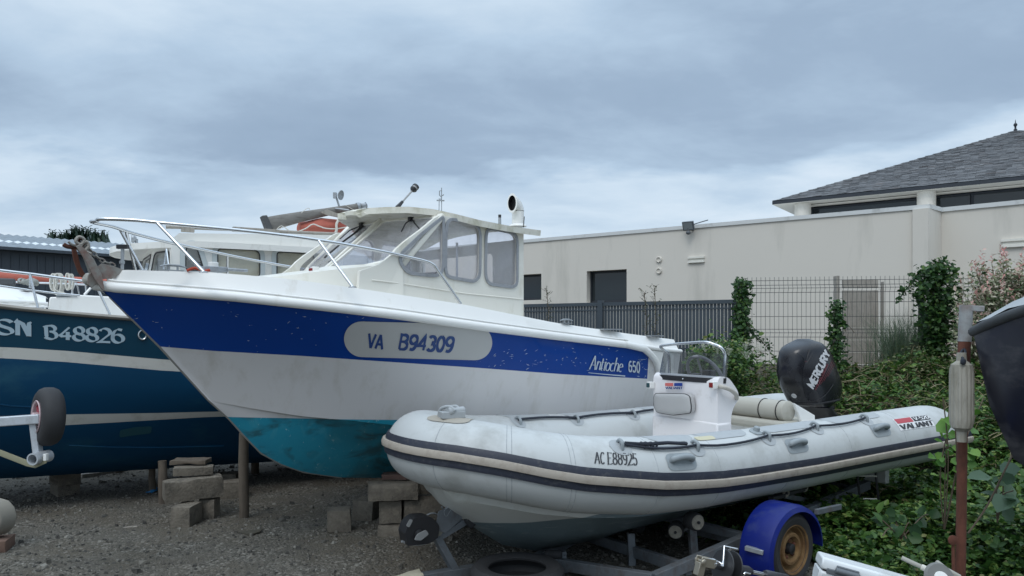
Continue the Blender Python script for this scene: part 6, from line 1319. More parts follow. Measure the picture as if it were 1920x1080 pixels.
block(350, 965, 6.78, (.26, .19, .20), ang1+.9, 'front block of the lower course in the pile left of the round prop', -.01)
block(393, 955, 7.02, (.14, .16, .20), ang1+.9, 'narrow upright block of the lower course in the pile left of the round prop', -.01)
block(362, 930, 6.95, (.52, .20, .20), ang1-.05, 'long block laid across the top of the lower course in the pile', .195, tilt=(0, -.02))
block(363, 900, 7.05, (.36, .18, .085), ang1-.3, 'thin broken slab on the long block of the pile', .40)
block(358, 885, 7.15, (.34, .2, .05), ang1-.55, 'flat board slab topmost in the pile under the teal keel', .487, mat=wood, name='wood_slab', cat='wood slab', grp=None)
block(432, 915, 7.9, (.30, .2, .19), .3, 'block in the shade just left of the thick round prop', -.01)
block(413, 890, 8.5, (.4, .2, .16), .1, 'far block in the dark behind the pile', -.01)
block(636, 987, 6.62, (.215, .20, .20), .22, 'single small block standing alone on the gravel', -.01)
block(688, 968, 7.0, (.22, .20, .20), -.3, 'rough block behind the single small block', -.01, tilt=(0, .06))
# the stack carrying the cruiser's keel
block(755, 1014, 6.42, (.40, .20, .20), -.12, 'bottom block of the stack under the turquoise keel', -.09)
block(733, 990, 6.44, (.20, .20, .20), .1, 'upright left block of the middle course in the keel stack', .113)
block(800, 990, 6.50, (.42, .20, .20), .28, 'right block of the middle course in the keel stack, behind the winch', .113)
block(737, 950, 6.38, (.43, .20, .15), .18, 'long block of the upper course in the keel stack', .318, tilt=(0, .01))
block(792, 945, 6.62, (.28, .2, .12), .4, 'broken block wedged beside the upper course of the keel stack', .318)
block(742, 918, 6.5, (.24, .18, .055), .1, 'flat reddish brick on the upper course of the keel stack', .47, mat=pm('dark_red_brick', (.10, .06, .05), .9, var=.3, scale=14, bump=.05), name='brick', cat='brick', grp='bricks in the keel stack')
block(700, 915, 6.9, (.24, .22, .05), -.1, 'second flat brick at the back of the keel stack', .42, mat=bpy.data.materials['dark_red_brick'], name='brick', cat='brick', grp='bricks in the keel stack')
block(748, 1100, 4.98, (.34, .16, .12), .32, 'pale concrete chunk in the bottom foreground', .0, mat=concrete2, jit=.02, tilt=(0, -.15), grp=None)
def plank(a, b, w_, h_, label, mat=oldwood, name='plank', cat='plank'): o = MB().bar(a, b, w_, h_).build(name, mat, None, smooth=0, bev=.003); return tag(o, label, cat)
plank(at(150, 893, 9.0), at(268, 880, 9.6), .12, .06, 'long grey plank on the gravel under the teal keel'); plank(at(170, 886, 9.3), at(205, 881, 9.4), .2, .03, 'short board end behind the long grey plank')
plank(at(226, 990, 6.7), at(258, 987, 6.72), .02, .012, 'thin pale stick lying on open gravel'); plank(at(20, 880, 9.4), at(44, 882, 9.4), .12, .03, 'pale board scrap at the left under the teal boat')
o = MB().prism([gnd(x, y, .006) for x, y in ((447, 999), (470, 995), (492, 993), (488, 998), (468, 1004))], (0, 0, .008)).build('slate_fragment', pm('flat_grey_slate', (.075, .068, .05), .9, var=.2, scale=12, bump=.03), None, smooth=0); tag(o, 'flat grey slate fragment on the gravel right of the round prop', 'slate')
bl = pm('blue_cloth', (.03, .24, .52), .8, var=.2, scale=12, bump=.05); o = MB(); 
rws = [[gnd(x, y, .01)+V((0, 0, z_)) for x, y, z_ in r_] for r_ in (((283, 918, 0), (290, 916, .02), (297, 914, 0)), ((281, 921, .03), (288, 919, .05), (296, 917, .02)), ((283, 925, 0), (289, 923, .01), (296, 920, 0)))]; o.grid(rws); o.tube([gnd(274, 923, .012), gnd(284, 922, .02)], .006, 5); o = o.build('blue_rag', bl, None, smooth=60); tag(o, 'crumpled blue rag at the foot of the thin pale prop', 'rag')
# brick rubble at the far left, and a timber disc
o = MB(); c = at(-30, 882, 5.9); c.z = .262; q = [c+V((math.cos(a)*.135, 0, math.sin(a)*.15)) for a in [k*PI/6 for k in range(12)]]; o.prism(q, (.05, .12, 0)); o = o.build('timber_round', pm('pale_cut_wood', (.27, .25, .21), .9, var=.2, scale=6, bump=.03), None, smooth=40, bev=.008); tag(o, 'pale sawn timber round standing at the left edge', 'timber round')
block(-18, 1000, 5.95, (.3, .25, .12), .3, 'reddish rubble stone under the timber round at the left edge', -.01, mat=pm('red_rubble', (.16, .10, .075), .95, var=.3, scale=12, bump=.06), name='rubble_stone', cat='stone', grp=None, jit=.03)
# ---- launching trolley arm with wheel at the left
ta = thing('launching_trolley', at(-80, 930, 5.0), 'galvanised trolley arm with a raised rubber wheel, reaching in at the left edge', 'trolley')
gl_ = galvl
MB().bar(at(-130, 800, 5.0), at(78, 785, 4.98), .06, .062).build('trolley_arm', gl_, ta, bev=.006); MB().bar(at(64, 790, 5.0), at(72, 856, 5.0), .045, .052, up=(0, 1, 0)).build('drop_leg', gl_, ta, bev=.005)
m_ = MB(); c = at(75, 858, 4.97); ax_ = V((-.1, -1, .0)).normalized(); m_.lathe([(.040, -.08), (.040, .07), (.031, .07), (.031, -.02), (.001, -.02)], c, ax_, 24, cap=False); m_.build('tube_socket', gl_, ta)
m_ = MB(); m_.tube([at(-130, 806, 5.02), at(-2, 848, 4.99), at(52, 869, 4.97), at(66, 872, 4.95), at(84, 864, 4.95), at(85, 855, 4.95)], .011, 6, sq=(.5, 2.)); m_.build('strap', pm('yellowed_webbing', (.28, .27, .18), .9, var=.2), ta); m_ = MB(); m_.box(at(86, 857, 4.93), (.02, .03, .045)); m_.build('strap_label', white, ta, bev=.002)
m_ = MB(); m_.bar(at(-130, 800, 5.0), V((at(-130, 800, 5).x, 5.0, 0)), .06, .06); m_.bar(V((-4.6, 5, .03)), V((-3.6, 5, .03)), .06, .06); m_.build('trolley_stand', gl_, ta, bev=.005)
wc = at(90, 781, 5.06); wax = V((-.70, -.71, .05)).normalized(); R0 = .198
t_ = MB(); t_.lathe([(.10, -.060), (.125, -.070), (.165, -.066), (.186, -.05), (.197, -.025), (.198, 0), (.197, .025), (.186, .05), (.165, .066), (.125, .070), (.10, .060)], wc, wax, 40, cap=False)
ty = t_.build('tyre', rubber, ta, smooth=50); m_ = MB(); m_.lathe([(.098, -.05), (.112, -.072), (.108, -.077), (.098, -.071), (.092, -.03), (.092, .03), (.098, .071), (.108, .077), (.112, .072), (.098, .05)], wc, wax, 32, 0, cap=False); xx = V((0, 0, 1)).cross(wax).normalized(); yy = wax.cross(xx)
for k in range(8): a = k*PI/4; m_.bar(wc+wax*.05, wc+wax*.045+(xx*math.cos(a)+yy*math.sin(a))*.097, .018, .022, 1, up=wax)
m_.lathe([(.03, 0), (.03, .09), (.012, .10)], wc, wax, 14, 0); m_.build('rim', [pm('pale_pink_rim', (.50, .38, .39), .5), pm('red_spoke', (.34, .06, .08), .5)], ta, smooth=40)

# ================================================================== LOOSE TYRE, POLE, FENDER, DARK HULL, FOREGROUND GEAR
o = MB(); prof = [(.195, .01), (.22, .0), (.28, .0), (.312, .03)]
for k in range(6): z_ = .035+.11*(k+.5)/6; prof += [(.316, z_-.008), (.309, z_-.005), (.309, z_+.002), (.316, z_+.005)]
prof += [(.312, .155), (.285, .182), (.245, .185), (.205, .175), (.195, .165), (.20, .15), (.27, .13), (.285, .09), (.27, .05), (.20, .03), (.195, .01)]
o.lathe(prof, V((.035, 5.03, .0)), (0, 0, 1), 56, cap=False); o = o.build('car_tyre', rubber, None, smooth=40); tag(o, 'worn black tyre lying flat on the gravel below the inflatable hull', 'tyre')
pole = thing('iron_pole', V((at(1800, 1080, 4.6).x, 4.6, .2)), 'rusty iron pole standing in the brambles beside the dark hull', 'pole')
pb_, pt_ = at(1800, 1160, 4.6), at(1806, 690, 4.6); m_ = MB(); P = [pb_.lerp(pt_, k/10) for k in range(11)]; m_.tube(P, .029, 16); m_.build('pole_shaft', rust, pole, smooth=60)
m_ = MB(); a, b = at(1806, 690, 4.6), at(1812, 572, 4.6); m_.tube([a, a.lerp(b, .42)], .036, 14); m_.build('pole_sleeve', rust, pole, smooth=60); m_ = MB(); m_.tube([a.lerp(b, .42), b], .038, 14); ph_ = pm('worn_pole_paint', (.30, .31, .31), .7, .1, var=.25, scale=12, dirt_or_sheen=((.16, .08, .055), .5, 7), bump=.04, bscale=50); m_.build('pole_head', ph_, pole, smooth=60)
m_ = MB(); m_.bar(at(1812, 578, 4.6), at(1846, 579, 4.55), .04, .035); m_.build('pole_bracket', ph_, pole, bev=.004)
m_ = MB(); m_.lathe([(.012, -.0), (.03, .006), (.03, .012), (.012, .018)], at(1785, 1012, 4.55), (0, -1, 0), 12); m_.tube([at(1787, 1015, 4.56), at(1788, 1090, 4.56)], .01, 8); m_.build('pole_hook', rust, pole)
m_ = MB(); c = at(1803, 741, 4.48); zb_, zt_ = c.z-.205, c.z+.195; rws = []
for z_, r_ in ((zb_-.075, .026), (zb_-.012, .028), (zb_, .041), (zb_+.012, .057), (zb_+.04, .064), (zb_+.08, .066), (zt_-.08, .066), (zt_-.04, .064), (zt_-.012, .057), (zt_, .041), (zt_+.012, .028), (zt_+.06, .026)):
    rib = r_ > .063; rws.append([V((c.x, c.y, z_))+V((math.cos(a), math.sin(a), 0))*(r_-(.005*(math.cos(14*a) < -.2) if rib else 0)) for a in [k*2*PI/70 for k in range(70)]])
m_.grid(rws, cu=True); m_.cap(rws[0]); m_.cap(rws[-1]); o = m_.build('fender', pm('dirty_fender_vinyl', (.37, .35, .30), .7, var=.12, scale=6, dirt_or_sheen=((.15, .14, .10), .62, 11, (1, 1, .35)), bump=.02, bscale=60), None, smooth=35); tag(o, 'dirty ribbed white boat fender hung on the rusty pole', 'fender')
o = MB(); o.tube(spl([at(1801, 690, 4.53), at(1803, 680, 4.44), at(1806, 676, 4.45), at(1810, 664, 4.5), at(1808, 655, 4.56), at(1802, 662, 4.52), at(1806, 674, 4.43)], 5), .008, 6); o.ell(at(1806, 678, 4.42), (.016, .016, .02)); o = o.build('fender_lanyard', ropeb, None, smooth=60); tag(o, 'dark cord knotted through the top of the dirty fender', 'cord')
# dark hull at the right edge
dk = pm('dark_navy_hull', (.010, .012, .024), .34, var=.3, scale=1.5, dirt_or_sheen=((.15, .145, .15), .30, 1.6, (1, 1, 2.2)), coat=.1, bump=.006, bscale=5)  # pale grey streaks paint a blurred silvery reflection into the hull colour
db = thing('dark_hull_boat', V((2.9, 3.6, .9)), 'dark navy boat hull with grey gunwale at the right edge, bow towards the rusty pole', 'boat')
FD = Frame(2.75, 4.45, -40); dsh = [(1795, 612), (1806, 622), (1830, 598), (1860, 580), (1920, 556), (2100, 505), (2400, 440)]; rows = []; sts = [0, .08, .2, .4, .7, 1.0, 1.4, 1.9, 2.5]
def dpos(s, v):  # v 0 at sheer, 1 at keel
    b = .95*(1-(1-min(s/2.2, 1))**2)**.75; zs_ = 1.75+.36*min(s, 1.6)**.9; zk_ = max(zs_-1.05, 1.74-1.9*(max(s, 0)**.6) if s > 0 else 1.74); f = [1, .97, .88, .72, .50, .25, .0][v]; h_ = [0, .12, .3, .5, .7, .87, 1][v]; return s, max(b*f, .006), lerp(zs_, zk_, h_)
def dfix(s, v, sd): s_, b, z_ = dpos(s, v); return FD.w(s_, sd*b, z_)
for sd in (1, -1): rows.append([[dfix(s, v, sd) for s in sts] for v in range(7)])
m_ = MB(); m_.grid(rows[0]); m_.grid(rows[1]); m_.cap([r_[-1] for r_ in rows[0]]+[r_[-1] for r_ in rows[1]][::-1]); m_.build('hull', dk, db, smooth=60)
g0 = [dfix(s, 0, -1) for s in sts][::-1]+[dfix(s, 0, 1) for s in sts][1:]; m_ = MB(); m_.tube([p+V((0, 0, .0)) for p in g0], .030, 10, sq=(1, 1)); m_.build('gunwale', pm('grey_gunwale', (.055, .06, .065), .7, var=.3, scale=12), db, smooth=60)
tarp = pm('grey_tarpaulin', (.36, .38, .39), .55, var=.3, scale=7, bump=.10, bscale=12); rws = []
for v in range(9): k = -1+v/4; rws.append([FD.w(s, dpos(s, 0)[1]*k*.98, dpos(s, 0)[2]+.03+.17*(1-k*k)*min(1, s*1.5)+random.uniform(-.012, .016)) for s in [.02, .1, .2, .32, .5, .7, .9, 1.2, 1.5, 1.9, 2.4]])
m_ = MB(); m_.grid(rws); m_.build('tarpaulin', tarp, db, smooth=60)
# foreground: white spar section, drum and pin
gm_ = thing('furling_spar', at(1700, 1090, 3.1), 'white plastic spar with a dark seam and grey hinge clamp in the bottom right foreground', 'spar')
sw_ = pm('white_plastic', (.66, .68, .69), .35, var=.05, coat=.2, dirt_or_sheen=((.3, .29, .24), .2, 9)); A, B = at(1533, 1058, 3.0), at(1960, 1178, 2.85); dd = (B-A).normalized(); sd_ = dd.cross(V((0, 0, 1))).normalized(); upv = sd_.cross(dd)
m_ = MB(); q = [A+sd_*x*.055+upv*y for x, y in ((-1, -.002), (1, -.002), (1, .025), (.8, .042), (-.8, .042), (-1, .025))]; m_.prism([p+upv*.002 for p in q], B-A); m_.build('upper_shell', sw_, gm_, bev=.012, smooth=40)
m_ = MB(); q = [A+sd_*x*.055+upv*y for x, y in ((-1, 0), (1, 0), (1, -.035), (.6, -.075), (-.6, -.075), (-1, -.035))]; m_.prism([p-upv*.006 for p in q], B-A); m_.build('lower_shell', sw_, gm_, bev=.010, smooth=40)
m_ = MB(); m_.bar(A+upv*-.003+dd*.01, B-upv*.003, .10, .006, up=upv); m_.build('seam', blackp, gm_, smooth=0)
m_ = MB(); c = A.lerp(B, .115)+sd_*.057; R = Matrix((dd, sd_, upv)).transposed(); m_.box(c, (.085, .012, .06), R); m_.lathe([(.012, -.045), (.012, .045)], c+upv*.012+sd_*.008, dd, 12); m_.box(c-dd*.05, (.05, .01, .02), R)
for x in (-.03, .03): m_.lathe([(.008, 0), (.008, .012)], c+dd*x-upv*.018+sd_*.004, sd_, 8)
m_.build('hinge_clamp', galvd, gm_, bev=.003); m_ = MB(); m_.tube(spl([c+sd_*.014-upv*.005, c+sd_*.03-upv*.03, c+sd_*.02-upv*.06, c+sd_*.02-upv*.10], 4), .006, 6); m_.build('pin', chrome, gm_)
m_ = MB(); m_.bar(at(1800, 1120, 2.9), V((at(1800, 1120, 2.9).x, 2.9, 0)), .06, .06, up=(0, 1, 0)); m_.bar(V((1.4, 2.9, .03)), V((2.2, 2.9, .03)), .05, .05); m_.build('trestle_leg', wood, gm_)
fd_ = thing('furling_drum', at(1370, 1065, 2.92), 'black furling drum with chrome bail and shackle in the bottom foreground', 'furling drum')
ax_ = V((.80, .35, -.26)).normalized(); c = at(1362, 1062, 2.92); m_ = MB(); m_.lathe([(.012, -.024), (.062, -.023), (.064, -.019), (.026, -.016), (.024, .018), (.062, .021), (.064, .025), (.02, .028)], c, ax_, 32); m_.build('drum', blackp, fd_, smooth=40)
m_ = MB(); yy = (V((0, 0, 1))-ax_*ax_.z).normalized(); xx = yy.cross(ax_); m_.tube([c-ax_*.034-xx*.02+yy*.0, c-ax_*.034+yy*.074, c+ax_*.034+yy*.074], .0045, 8); m_.tube([c+ax_*.034+yy*.074]+[c+ax_*.034+yy*.074*math.cos(q_)+xx*.074*math.sin(q_) for q_ in (.4, .8, 1.2, 1.6)], .0045, 8); m_.build('drum_bail', chrome, fd_, smooth=60)
m_ = MB(); m_.lathe([(.022, .028), (.026, .05), (.018, .075), (.02, .11), (.012, .13)], c, ax_, 20); m_.lathe([(.017, .20), (.02, .21), (.02, .32), (.014, .33)], c, ax_, 18); m_.build('drum_neck', pm('dark_plastic', (.035, .035, .04), .4), fd_, smooth=40)
m_ = MB(); m_.tube([c-ax_*.02, c+ax_*.9], .008, 10); m_.lathe([(.016, -.10), (.020, -.075), (.018, -.03), (.012, -.02), (.009, .0)], c, ax_, 16); m_.build('drum_spindle', chrome, fd_, smooth=50); m_ = MB()
m_.tube(spl([c+ax_*.095+V((0, -.02, -.03)), c+ax_*.07+V((0, -.04, -.025)), c+ax_*.075+V((0, -.045, .0)), c+ax_*.11+V((0, -.03, .0))], 5), .004, 6); m_.build('shackle_pin', chrome, fd_, smooth=50)
m_ = MB(); d_ = c-ax_*.105; R = Matrix((ax_, xx, yy)).transposed(); m_.box(d_+xx*.016, (.07, .006, .035), R); m_.box(d_-xx*.016, (.07, .006, .035), R); m_.lathe([(.008, -.026), (.012, -.024), (.012, -.02), (.006, -.018), (.006, .022), (.010, .024)], d_-ax_*.025, xx, 10); m_.box(d_-ax_*.02-yy*.03, (.03, .03, .05), R); m_.build('toggle', pm('worn_brass', (.40, .36, .29), .35, .8, var=.2), fd_, bev=.002)
m_ = MB(); m_.bar(c+ax_*.6, V((*(c+ax_*.6).xy, .0)), .04, .04, up=(0, 1, 0)); m_.build('stay_support', wood, fd_)
o = MB(); o.tube([at(1691, 1046, 3.0), at(1728, 1063, 2.95)], .009, 8); o.tube([at(1728, 1063, 2.95), at(1766, 1080, 2.9)], .012, 8, m=1); o.tube([at(1757, 1054, 2.95), at(1775, 1068, 2.9), at(1800, 1082, 2.88)], .009, 8); o.tube([at(1735, 1072, 2.9), at(1775, 1078, 2.9), at(1830, 1095, 2.85)], .010, 8); o = o.build('cut_halyards', [pm('grey_cord', (.34, .33, .29), .9), ropew], None, smooth=60); tag(o, 'stiff grey and white cord ends lying over the white spar', 'cord')
o = MB(); c = at(1762, 1086, 2.82); o.lathe([(.055, -.01), (.062, 0), (.055, .01)], c, V((.1, -.9, .45)), 28); o.lathe([(.028, .010), (.026, .016), (.001, .016)], c, V((.1, -.9, .45)), 20, 1, cap=False); o = o.build('sheave', [pm('grey_sheave', (.16, .16, .15), .6), white], None, smooth=40); tag(o, 'round grey sheave with white hub beside the cord ends', 'sheave')
for m_n in ('teal_hull_paint', 'teal_topside_paint'): bpy.data.materials[m_n].node_tree.nodes['Principled BSDF'].inputs['Specular IOR Level'].default_value = .22

rk = thing('wire_rack', at(1628, 950, 6.4), 'dark upright rack with two pale rungs half hidden in the brambles under the inflatable stern', 'rack')
for a_, b_ in (((1606, 872), (1613, 945)), ((1640, 872), (1648, 945))): MB().tube([at(*a_, 6.4), at(*b_, 6.4)], .010, 6).build('upright', blackp, rk)
for y_ in (892, 935): MB().tube([at(1610, y_, 6.39), at(1644, y_+1, 6.39)], .007, 6).build('rung', ropew, rk)

# ================================================================== VEGETATION
def leafmat(name, stops, trans=.25, rough=.45):
    m = bpy.data.materials.new(name); m.use_nodes = True; t = m.node_tree; b = t.nodes['Principled BSDF']; b.inputs['Roughness'].default_value = rough; b.inputs['Specular IOR Level'].default_value = .28
    gi = t.nodes.new('ShaderNodeNewGeometry'); c = ramp(gi.outputs['Random Per Island'], stops, t); co = t.nodes.new('ShaderNodeTexCoord').outputs['Object']
    c = mixc(mth('MULTIPLY', noise(co, 1.3, 3, .5, t), .5, nt=t), c, mixc(1, c, (.55, .60, .55), t, 'MULTIPLY'), t); t.links.new(c, b.inputs['Base Color'])
    tr = t.nodes.new('ShaderNodeBsdfTranslucent'); t.links.new(c, tr.inputs[0]); mx = t.nodes.new('ShaderNodeMixShader'); mx.inputs[0].default_value = trans
    t.links.new(b.outputs[0], mx.inputs[1]); t.links.new(tr.outputs[0], mx.inputs[2]); t.links.new(mx.outputs[0], t.nodes['Material Output'].inputs[0]); return m
bram = leafmat('bramble_leaf', [(0, (.024, .066, .016)), (.35, (.046, .11, .024)), (.65, (.085, .175, .036)), (.85, (.15, .24, .05)), (.95, (.22, .30, .075)), (1, (.29, .26, .12))])
ivym = leafmat('ivy_leaf', [(0, (.018, .050, .018)), (.5, (.034, .085, .024)), (.85, (.065, .14, .035)), (1, (.13, .21, .05))])
bright = leafmat('young_leaf', [(0, (.06, .16, .03)), (.5, (.11, .25, .04)), (1, (.20, .35, .06))])
shrubm = leafmat('variegated_leaf', [(0, (.05, .10, .04)), (.3, (.12, .18, .07)), (.45, (.34, .36, .22)), (.8, (.58, .55, .42)), (1, (.64, .44, .40))])
pinkm = leafmat('pink_leaf', [(0, (.66, .30, .27)), (.5, (.76, .46, .42)), (1, (.72, .60, .50))])
grassm = leafmat('grass_blade', [(0, (.08, .14, .09)), (.6, (.14, .20, .13)), (1, (.27, .30, .20))])
strawm = leafmat('dry_stem', [(0, (.14, .11, .055)), (.6, (.25, .20, .11)), (1, (.36, .31, .19))], .1)
stemm = pm('twig', (.10, .075, .05), .9, var=.3)
def leaves(name, P, size, mat, parent=None, up=.5, asp=.75, droop=0., face=None, loc=None, tri=False, sd=.33):
    """one mesh of many folded leaves at the points P"""
    n = len(P); size = np.broadcast_to(size, n)*np.clip(np.exp(RN.normal(-.12, sd, n)), .4, 1.9)
    nrm = RN.normal(size=(n, 3)); nrm[:, 2] = np.abs(nrm[:, 2])*1+up*2
    if face is not None: nrm += np.array(face)
    nrm /= np.linalg.norm(nrm, axis=1)[:, None]; d = RN.normal(size=(n, 3)); d[:, 2] -= droop; d -= nrm*(d*nrm).sum(1)[:, None]; d /= np.linalg.norm(d, axis=1)[:, None]; s = np.cross(nrm, d)
    if tri:
        D_ = [d, d*.42+s*.9, d*.42-s*.9]; S_ = [np.cross(nrm, q/np.linalg.norm(q, axis=1)[:, None]) for q in D_]; D_ = [q/np.linalg.norm(q, axis=1)[:, None] for q in D_]; P = np.concatenate([P+d*size[:, None]*.12, P, P]); nrm = np.concatenate([nrm]*3)+RN.normal(0, .12, (n*3, 3)); d = np.concatenate(D_); s = np.concatenate(S_); size = np.concatenate([size, size*.8, size*.8])*.72; n *= 3
    L_ = size[:, None]; W_ = L_*asp*.5; f = nrm*L_*.13
    V_ = np.stack([P, P+d*L_*.32+s*W_+f, P+d*L_*.72+s*W_*.72+f*.9, P+d*L_, P+d*L_*.72-s*W_*.72+f*.9, P+d*L_*.32-s*W_+f], 1)
    i = np.arange(n)[:, None]*6; fs = np.concatenate([np.concatenate([i, i+1, i+2, i+3], 1), np.concatenate([i, i+3, i+4, i+5], 1)])
    base = WL[parent.name] if parent is not None else V(loc if loc is not None else P.mean(0))
    V_ = V_-np.array(base)
    m = bpy.data.meshes.new(name); m.vertices.add(n*6); m.vertices.foreach_set('co', V_.reshape(-1)); m.loops.add(n*8); m.loops.foreach_set('vertex_index', fs.reshape(-1).astype(np.int32))
    m.polygons.add(n*2); m.polygons.foreach_set('loop_start', np.arange(n*2, dtype=np.int32)*4); m.polygons.foreach_set('loop_total', np.full(n*2, 4, np.int32)); m.update(); m.validate(); m.materials.append(mat)
    o = bpy.data.objects.new(name, m); C.objects.link(o); WL[o.name] = base
    if parent is not None: o.parent = parent
    else: o.location = base
    return o
def blades(name, roots, ln, mat, parent=None, spread=.35, w=.006, kind=None):
    n = len(roots); a = RN.rand(n)*6.28; lean = RN.rand(n)*spread; L_ = ln*RN.uniform(.6, 1.1, n); dx, dy = np.cos(a)*lean, np.sin(a)*lean; v = []; f = []
    for k in range(n):
        r_ = V(roots[k]); side = V((-dy[k], dx[k], 0)); side = side.normalized()*w if side.length > 1e-6 else V((w, 0, 0)); side = V((w*math.cos(a[k]*3), w*math.sin(a[k]*3), 0)); pts = [r_+V((dx[k]*L_[k]*t_*t_, dy[k]*L_[k]*t_*t_, L_[k]*(t_-.25*lean[k]*t_*t_))) for t_ in (0, .35, .7, 1)]; b = len(v)
        for i_, p in enumerate(pts): q = side*(1-.3*i_) if i_ < 3 else side*.1; v += [p-q, p+q]
        f += [(b, b+1, b+3, b+2), (b+2, b+3, b+5, b+4), (b+4, b+5, b+7, b+6)]
    m_ = MB(); m_.v = v; m_.f = f; m_.m = [0]*len(f); return m_.build(name, mat, parent, smooth=0, fixn=False)
# ---- bramble bank: one tangled mass
def bh(x, y):                     # height of the mass over the bank
    sd = (x-2.2)*.75+(y-6.8)*.55
    e = smooth01((sd+1.15)/1.3); far = smooth01((11.2-y)/1.0)
    return e*far*(.27+.13*np.sin(x*2.1+y)*np.cos(y*1.7-x*.6)+.10*np.sin(x*5.3)*np.sin(y*4.1)+.12*smooth01((x-2.4)/2)+.34*np.exp(-((x-3.35)/.75)**2-((y-9.9)/.9)**2))
def cloud(n, xr_, yr_):
    y = RN.uniform(yr_[0], yr_[1], n); x = RN.uniform(xr_[0], xr_[1], n); h_ = bh(x, y); k = h_ > .04; x, y, h_ = x[k], y[k], h_[k]
    px = 960+F*x/y; k = (px > 1000) & (px < 2060); x, y, h_ = x[k], y[k], h_[k]
    u = RN.rand(len(x))**.55; return np.stack([x, y, bank(x, y)+u*h_*1.05], 1)
Pn = cloud(24000, (2.0, 5.8), (4.3, 7.4)); Pf = cloud(27000, (.4, 8.2), (7.2, 11.0)); q_ = cloud(14000, (1.0, 6.5), (5.0, 9.0)); q_[:, 2] = bank(q_[:, 0], q_[:, 1])+RN.uniform(.01, .16, len(q_)); Pf = np.concatenate([Pf, q_])
Pall = np.concatenate([Pn, Pf]); dist = np.concatenate([np.full(len(Pn), .072), np.full(len(Pf), .066)])
# hold leaves clear of the boat and its trailer
def ribfree(P):
    q = P[:, :2]-np.array([FR.o.x, FR.o.y]); s = q @ np.array([FR.u.x, FR.u.y]); t_ = q @ np.array([FR.n.x, FR.n.y])
    lim = np.where((s < 5.35) & (np.abs(t_) < 1.12) & (s > -.2), .30+.05*np.maximum(s, 0)*.4, 9); inw = (np.hypot(P[:, 0]-WC.x, P[:, 1]-WC.y) < .5)
    q2 = P[:, :2]-np.array([FB.o.x, FB.o.y]); s2 = q2 @ np.array([FB.u.x, FB.u.y]); t2 = q2 @ np.array([FB.n.x, FB.n.y]); inb = (s2 < 5.5) & (np.abs(t2) < 1.25)
    return (P[:, 2] < lim) & ~inw & ~inb
k = ribfree(Pall); Pall, dist = Pall[k], dist[k]
tag(leaves('brambles', Pall, dist, bram, up=.55, asp=.66, tri=True), 'tangled green brambles covering the bank in front of the mesh fence', 'brambles', kind='stuff')
# finer, yellower weeds over the upper bank
nw = 20000; y = RN.uniform(7.6, 11.0, nw); x = RN.uniform(1.5, 8.2, nw); h_ = bh(x, y); pat = np.sin(x*1.7+y*1.1)+np.sin(x*3.9-y*2.7)*.7+RN.normal(0, .5, nw); k = (h_ > .08) & (pat > -.1); x, y, h_ = x[k], y[k], h_[k]
Pw = np.stack([x, y, bank(x, y)+h_*(.75+.5*RN.rand(len(x)))], 1); Pw = Pw[ribfree(Pw)]
weedm = leafmat('pale_weed_leaf', [(0, (.06, .105, .035)), (.35, (.10, .15, .05)), (.65, (.16, .18, .08)), (.82, (.22, .19, .11)), (1, (.30, .24, .15))])
tag(leaves('bank_weeds', Pw, .042, weedm, up=.4, asp=.5), 'finer yellow green weeds growing over the upper part of the bank', 'weeds', kind='stuff')
# dry stems through the mass
m_ = MB(); rr = random.Random(3)
for k in range(1500):
    x, y = rr.uniform(1.6, 7.6), rr.uniform(6.6, 10.8)
    hh = float(bh(np.array(x), np.array(y))); px = 960+F*x/y
    if hh < .1 or not 1350 < px < 1960: continue
    b = V((x, y, float(bank(np.array(x), np.array(y)))+hh*rr.uniform(.6, 1.05))); a = rr.uniform(0, 6.28); l = rr.uniform(.15, .5)
    P = [b, b+V((math.cos(a)*l*.5, math.sin(a)*l*.3, rr.uniform(.0, .12))), b+V((math.cos(a)*l, math.sin(a)*l*.6, rr.uniform(-.1, .1)))]
    if not ribfree(np.array([tuple(p) for p in P])).all(): continue
    m_.tube(spl(P, 3), rr.uniform(.002, .004), 3, cap=False)
tag(m_.build('dry_stems', strawm, None, smooth=0, fixn=False), 'thin dry straw coloured stems lying through the brambles', 'dry stems', kind='stuff')
# broad bright leaves of a young hazel by the fender, and big dull leaves low in the bank
def bigplant(name, label, base, tips, sz, mat, n_each=7, cat='plant', up=.3):
    t = thing(name, base, label, cat); m_ = MB(); P = []
    for tp in tips:
        tp = V(tp); b = V(base); mid = b.lerp(tp, .5)+V((random.uniform(-.05, .05), 0, .06)); S = spl([b, mid, tp], 6); m_.tube(S, .0045, 5, cap=False)
        for k in range(n_each): u = random.uniform(.5, 1); q = S[int(u*(len(S)-1))]; P.append(tuple(q+V((random.gauss(0, .04), random.gauss(0, .04), random.gauss(0, .03)))))
    m_.build('stem', stemm, t, smooth=60); leaves('foliage', np.array(P), sz, mat, t, up=up, asp=.9, face=(0, -1.0, 0)); return t
bigplant('hazel_sapling', 'young sapling with bright green leaves between the sticker end of the inflatable and the fender', at(1770, 1000, 5.5), [at(1768, 745, 5.5), at(1790, 790, 5.4), at(1778, 805, 5.6), at(1800, 835, 5.5), at(1845, 745, 5.7), at(1780, 762, 5.6)], .068, bright, 8)
bigplant('broad_leaf_plant', 'plant with broad dull green leaves low in the bank above the white spar', at(1690, 1010, 5.1), [at(1640, 975, 5.2), at(1675, 965, 5.2), at(1710, 985, 5.1), at(1700, 1010, 5.0), at(1740, 965, 5.3), at(1655, 1005, 5.0)], .08, ivym, 5, up=.2)
